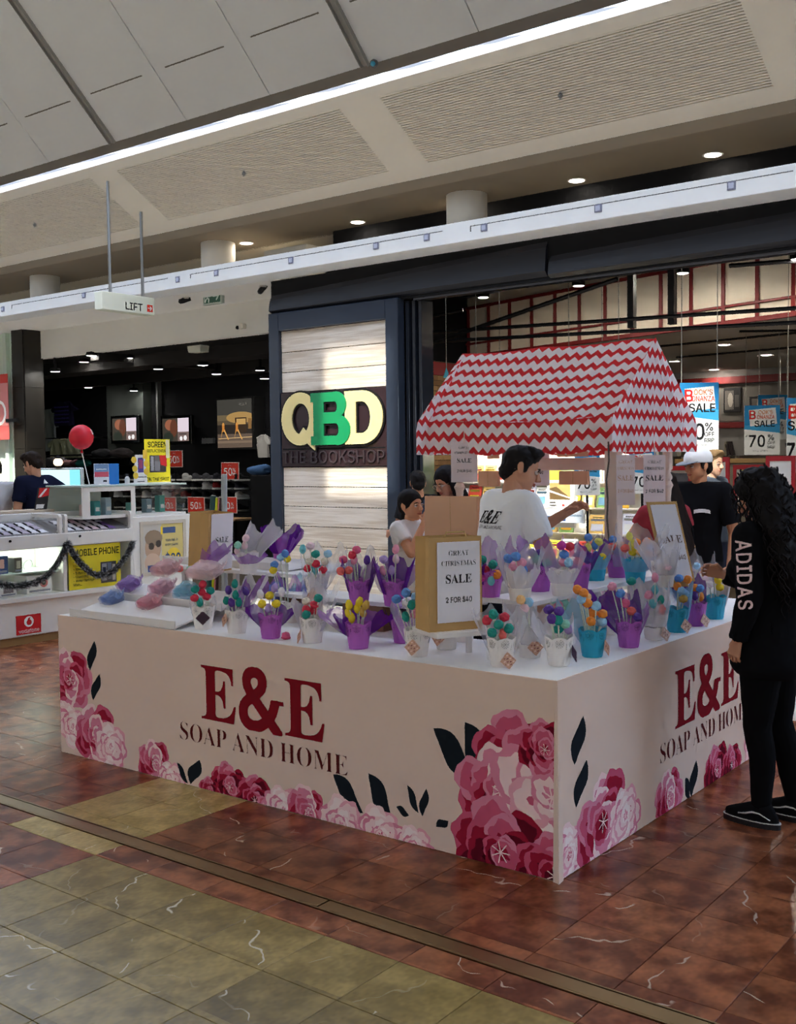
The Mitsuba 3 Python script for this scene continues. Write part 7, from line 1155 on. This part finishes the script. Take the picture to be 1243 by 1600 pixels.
# the bright book display behind the cart
k = thing('book_display', 'white stepped book display standing behind the awning cart', 'bookcase'); BY = 10.25; BXa, BXb = -7.25, -4.75
part(k, 'back_panel', bx(BXa, BXb, BY+.36, BY+.40, 0, 1.72), mat('satin', (236, 232, 222)))
ST = [(.52, 0.0), (.80, .10), (1.07, .20), (1.34, .28)]
for z, dy in ST: part(k, 'shelf', bx(BXa, BXb, BY+dy-.10, BY+.36, z-.02, z, .003), mat('satin', (230, 224, 210)))
for x in (BXa, -6.4, -5.55, BXb-.03): part(k, 'upright', bx(x, x+.03, BY+.30, BY+.37, 0, 1.72), mat('satin', (200, 190, 176)))
part(k, 'base', bx(BXa, BXb, BY-.1, BY+.36, 0, .50, .004), mat('satin', (214, 208, 196)))
part(k, 'strip_lamp', lamp_shape(bx(BXa+.1, BXb-.1, BY+.12, BY+.16, 1.74, 1.76), (60*U, 56*U, 48*U), 1.0), None, label='glowing strip lamp over the books'); part(k, 'lamp_bracket', bx(BXa, BXb, BY+.10, BY+.40, 1.762, 1.78), BLACK)
rng = random.Random(21); BC = [(236, 214, 70), (230, 226, 214), (238, 236, 230), (214, 120, 170), (230, 180, 60), (120, 170, 200), (240, 240, 236), (200, 70, 60), (226, 226, 240), (150, 190, 120), (236, 200, 120)]
bset = {}
def book(x, y, z, w, h, c, c2, lab, lean=14):
    key = (round(w, 3), round(h, 3), c, c2)
    if key not in bset: bset[key] = (shape(bx(-w/2, w/2, 0, .022, 0, h, .002), mat('satin', c)), shape(art([(rect(-w*.36, h*.12, w*.36, h*.5), c2), (rect(-w*.40, h*.66, w*.40, h*.78), tuple(int(v*.55) for v in c2)), (rect(-w*.3, h*.83, w*.3, h*.88), tuple(int(v*.4) for v in c))], .0), P_+'satin'), shape(bx(-w/2+.003, w/2-.002, .003, .019, h, h+.001), mat('satin', (240, 236, 226))))
    k = thing('book', lab, 'book', 'books faced out on the bright display'); X = T().translate([x, y, z]).rotate([1, 0, 0], -lean); a, b, c_ = bset[key]
    part(k, 'cover', a, None, xf=X); part(k, 'cover_print', b, None, xf=X @ T().rotate([1, 0, 0], 90).translate([0, 0, .001])); part(k, 'page_block', c_, None, xf=X)
CN = {(236, 214, 70): 'yellow', (230, 226, 214): 'cream', (238, 236, 230): 'white', (214, 120, 170): 'pink', (230, 180, 60): 'amber', (120, 170, 200): 'blue', (240, 240, 236): 'white', (200, 70, 60): 'red', (226, 226, 240): 'pale lilac', (150, 190, 120): 'green', (236, 200, 120): 'sand'}
SHN = ('lowest', 'second lowest', 'second highest', 'topmost')
for si, (z, dy) in enumerate(ST):
    x = BXa+.14; n = 0
    while x < BXb-.14:
        w = rng.choice((.15, .17, .20)); h = rng.choice((.20, .22, .24)); c = rng.choice(BC); c2 = rng.choice(BC); n += 1
        book(x+w/2-.08, BY+dy-.06, z+.003, w, h, c, c2, '%s book, %s from the left on the %s display step' % (CN[c], nth(n), SHN[si])); x += w+rng.uniform(.01, .03)
k = thing('boxed_puzzle', 'large white puzzle box with a mountain picture in the middle of the bright display', 'box'); p = at_y(875, 772, BY-.12); F = facing((p[0], BY-.12, p[2])); part(k, 'box', moved(bx(-.165, .165, -.15, .15, -.05, 0, .003), F), mat('satin', (238, 236, 228)))
part(k, 'print', moved(art([(rect(-.13, -.06, .12, .12), (226, 176, 110)), (Polygon([(-.13, -.06), (-.13, .06), (-.05, .08), (.12, -.04), (.12, -.06)]), (120, 96, 60)), (Polygon([(-.13, .02), (.12, -.05), (.12, -.035), (-.13, .045)]), (240, 236, 220)), (rect(-.13, -.10, -.06, -.085), (70, 66, 60)), (rect(-.13, -.13, -.05, -.115), (70, 66, 60)), (rect(.02, -.13, .05, -.11), (200, 60, 50))], .001), F), P_+'satin')
part(k, 'stand', moved(bx(-.16, .16, -.36, -.15, -.06, -.01), F), mat('satin', (226, 222, 212)))
k = thing('boxed_set', 'flat white and blue boxed set below the puzzle box', 'box'); F2_ = F.copy(); F2_[2, 3] -= .235; part(k, 'box', moved(bx(-.24, .30, -.07, .07, .002, .05, .003), F2_), mat('satin', (206, 216, 226))); part(k, 'print', moved(art([(rect(-.2, -.03, .0, .0), (80, 100, 130)), (rect(.05, -.05, .09, .04), (40, 70, 120)), (rect(.1, .0, .28, .02), (130, 150, 170))], .051), F2_), P_+'satin')
poster((917, 742), 11.0, .26, .42, 'book sale poster standing among the bright books right of the puzzle box', 0, 0, 'standing_sale_poster'); poster((1003, 738), 10.55, .26, .42, 'book sale poster half hidden behind the hung sale sheets', 0, 0, 'standing_sale_poster')
# red framed stands at the right
def stand(px0, px1, Y, lab, face, inner=None):
    a, b = at_y(px0[0], px1[1], Y), at_y(px1[0], px0[1], Y); k = thing('display_stand', lab, 'display stand', 'red framed display stands in the bookshop'); w, h = b[0]-a[0], b[2]-a[2]; F = facing(((a[0]+b[0])/2, Y, (a[2]+b[2])/2))
    part(k, 'frame', moved(prism(rect(-w/2, -h/2, w/2, h/2).difference(rect(-w/2+.035, -h/2+.035, w/2-.035, h/2-.05)), .03, -.015), F), mat('satin', (170, 34, 44))); part(k, 'panel', moved(bx(-w/2+.03, w/2-.03, -h/2+.03, h/2-.045, -.01, 0), F), mat('satin', face))
    if inner: part(k, 'print', moved(art([(rect(-w/2+.05+q[0]*w, -h/2+.05+q[1]*h, -w/2+.05+q[2]*w, -h/2+.05+q[3]*h), c) for q, c in inner], .002), F), P_+'satin')
    part(k, 'post', bx((a[0]+b[0])/2-.04, (a[0]+b[0])/2+.04, Y+.02, Y+.08, 0, a[2]+.05), BLACK); part(k, 'foot', bx((a[0]+b[0])/2-.2, (a[0]+b[0])/2+.2, Y-.1, Y+.25, 0, .02, .004), BLACK)
stand((1110, 714), (1139, 800), 10.8, 'red framed stand with a grey white panel behind the man in the cap', (206, 204, 202)); stand((1196, 712), (1242, 782), 10.6, 'red framed stand with a plain white panel near the right edge', (238, 236, 234)); stand((1145, 726), (1194, 800), 11.4, 'red framed stand with a purple printed screen between the two white ones', (214, 210, 200), [((.08, .55, .8, .85), (120, 96, 170)), ((.1, .6, .4, .8), (220, 214, 120)), ((.45, .58, .7, .78), (230, 226, 230))])
stand((1042, 728), (1080, 800), 11.6, 'red framed stand with comic style print left of the man in the cap', (206, 200, 194), [((.05, .5, .8, .75), (90, 90, 100)), ((.1, .2, .5, .45), (180, 140, 130)), ((.5, .2, .8, .5), (140, 160, 180))])
k = thing('low_bookcase', 'long tan topped bookcase before the red framed stands', 'bookcase'); part(k, 'body', bx(-5.6, -.4, 13.2, 13.7, 0, 1.52, .005), mat('satin', (120, 110, 96))); part(k, 'top', bx(-5.65, -.35, 13.15, 13.75, 1.522, 1.58, .004), mat('satin', (150, 116, 66)))
rng = random.Random(4)
n = 0
for z in (.62, .95, 1.24):
    x = -5.5
    while x < -.6:
        w = rng.uniform(.025, .05); h = rng.uniform(.18, .26); n += 1; c = rng.choice(BC+[(60, 60, 70), (90, 40, 40), (40, 60, 90)])
        if n % 3 == 0: x += .3; continue
        part(k, 'shelf_edge', bx(x, x+.001, 13.19, 13.2, z, z+.001), BLACK) if False else None
        x += w
rp = [(-6.0, 'a'), (-5.1, 'b'), (-4.3, 'c'), (-3.3, 'd'), (-7.4, 'e')]
wb = struct('trim_store_back', cat(bx(-11, 2, 18.15, 18.2, 2.10, 2.20), bx(-11, 2, 18.1, 18.2, 2.86, 2.98)), mat('satin', (120, 40, 40)))
struct('trim_store_band', bx(-11, 2, 18.17, 18.2, 2.22, 2.84), mat('matte', (120, 114, 106)))
for i, x in enumerate((-8.6, -7.5, -6.75, -6.2, -5.4, -4.6)):
    k = thing('wall_picture', 'black and white wall picture, %s from the left, rear of bookshop' % nth(i+1), 'picture'); w, h = (.5, .30) if i % 2 else (.30, .42); z = 2.52+(.06 if i % 3 else -.05); part(k, 'board', bx(x-w/2, x+w/2, 18.14, 18.17, z-h/2, z+h/2, .003), mat('satin', (40, 38, 38))); part(k, 'print', moved(art([(rect(-w*.42, -h*.4, w*.1, h*.38), (110, 104, 98)), (ell(-w*.1, 0, w*.15, h*.3), (170, 162, 150)), (rect(w*.15, -h*.3, w*.4, h*.2), (80, 76, 72))], .001), facing((x, 18.14, z))), P_+'satin')
rng = random.Random(12)
k = thing('tall_bookcase', 'long bookcase crowded with dark spines along the rear bookshop wall', 'bookcase'); part(k, 'carcass', bx(-9.0, 1.5, 17.7, 18.1, 0, 1.62), mat('satin', (70, 60, 50)))
for z in (.45, .78, 1.11, 1.44): part(k, 'shelf', bx(-9.0, 1.5, 17.55, 17.7, z-.02, z), mat('satin', (110, 90, 66)))
bs = {}
for z in (1.44, 1.622):
    x = -8.3; nn = 0
    while x < -3.9:
        w = rng.choice((.03, .04, .05)); h = rng.choice((.14, .17)) if z < 1.6 else rng.choice((.16, .2, .24)); c = rng.choice([(60, 50, 50), (120, 60, 50), (40, 44, 60), (150, 140, 120), (90, 84, 70), (200, 190, 170)])
        if rng.random() < .45: x += .09; continue
        if (w, h, c) not in bs: bs[(w, h, c)] = shape(bx(0, w, 0, .12, 0, h, .002), mat('satin', c))
        nn += 1; y = 17.57 if z < 1.6 else 17.8
        solid('shelved_book', bs[(w, h, c)], None, 'book, %s from the left on the %s of the crowded rear bookcase' % (nth(nn), 'upper shelf' if z < 1.6 else 'top board'), 'book', 'books in the rear bookcase', xf=T().translate([x, y, z]).rotate([0, 1, 0], rng.choice((0, 0, 12, -14)) if z > 1.6 else 0)); x += w+.012
# the left part of the shop: brick wall with pictures and hanging lamp
bw = struct('wall_brick', bx(-8.9, -8.84, 9.9, 13.2, 0, 3.0), mat('matte', (96, 80, 66)), label='tan brick wall on the left side of the bookshop')
bws = [shape(bx(0, .03, .004, .226, .004, .071, .003), mat('matte', c)) for c in ((170, 132, 92), (186, 148, 104), (150, 114, 80))]
rng = random.Random(6)
rowz = [1.45+.075*j for j in range(18)]
nb = 0
for j, z in enumerate(rowz):
    for i in range(14):
        y = 9.92+.23*i+(.115 if j % 2 else 0)
        if y > 13.0 or nb > 285: continue
        nb += 1; part(bw, 'brick', bws[rng.randrange(3)], None, xf=T().translate([-8.845, y, z]))
part(bw, 'red_band', bx(-8.84, -8.80, 9.9, 13.2, 2.80, 2.98), mat('satin', (150, 44, 44)))
for i, (y, z, w, h, c) in enumerate(((10.2, 2.35, .4, .5, (214, 176, 60)), (11.0, 2.3, .5, .6, (226, 190, 70)), (10.35, 1.85, .35, .35, (60, 50, 44)), (11.7, 1.8, .5, .4, (200, 150, 60)))):
    k = thing('wall_picture', ('yellow picture nearest the navy tower on the brick wall', 'larger yellow picture on the brick wall', 'dark round patterned picture low on the brick wall', 'amber picture farthest along the brick wall')[i], 'picture'); F = east(-8.80, y, z); part(k, 'board', moved(bx(-w/2, w/2, -h/2, h/2, -.01, 0, .002), F), mat('satin', c)); part(k, 'print', moved(art([(rect(-w*.3, -h*.35, w*.3, -h*.05), tuple(int(v*.45) for v in c)), (ell(0, h*.05, w*.2), tuple(int(v*.6) for v in c)), (ell(0, h*.05, w*.1), (40, 34, 30))], .001), F), P_+'satin')
k = thing('pendant_lamp', 'black dome pendant lamp glowing left of the awning inside the bookshop', 'lamp'); p = at_y(654, 648, 9.75); part(k, 'dome', shift(lathe([(.12, 0), (.11, .05), (.06, .10), (.02, .12), (.0001, .12)], 18), *p), mat('satin', (18, 18, 18))); d = lathe([(.0001, .02), (.09, .02)], 18); d.faces = d.faces if d.face_normals[:, 2].mean() < 0 else d.faces[:, ::-1]; part(k, 'bulb', lamp_shape(shift(d, *p), (12*U, 10*U, 6.5*U), .2), None); part(k, 'cord', tube([p+[0, 0, .12], [p[0], p[1], 4.0]], .006, 5), BLACK)
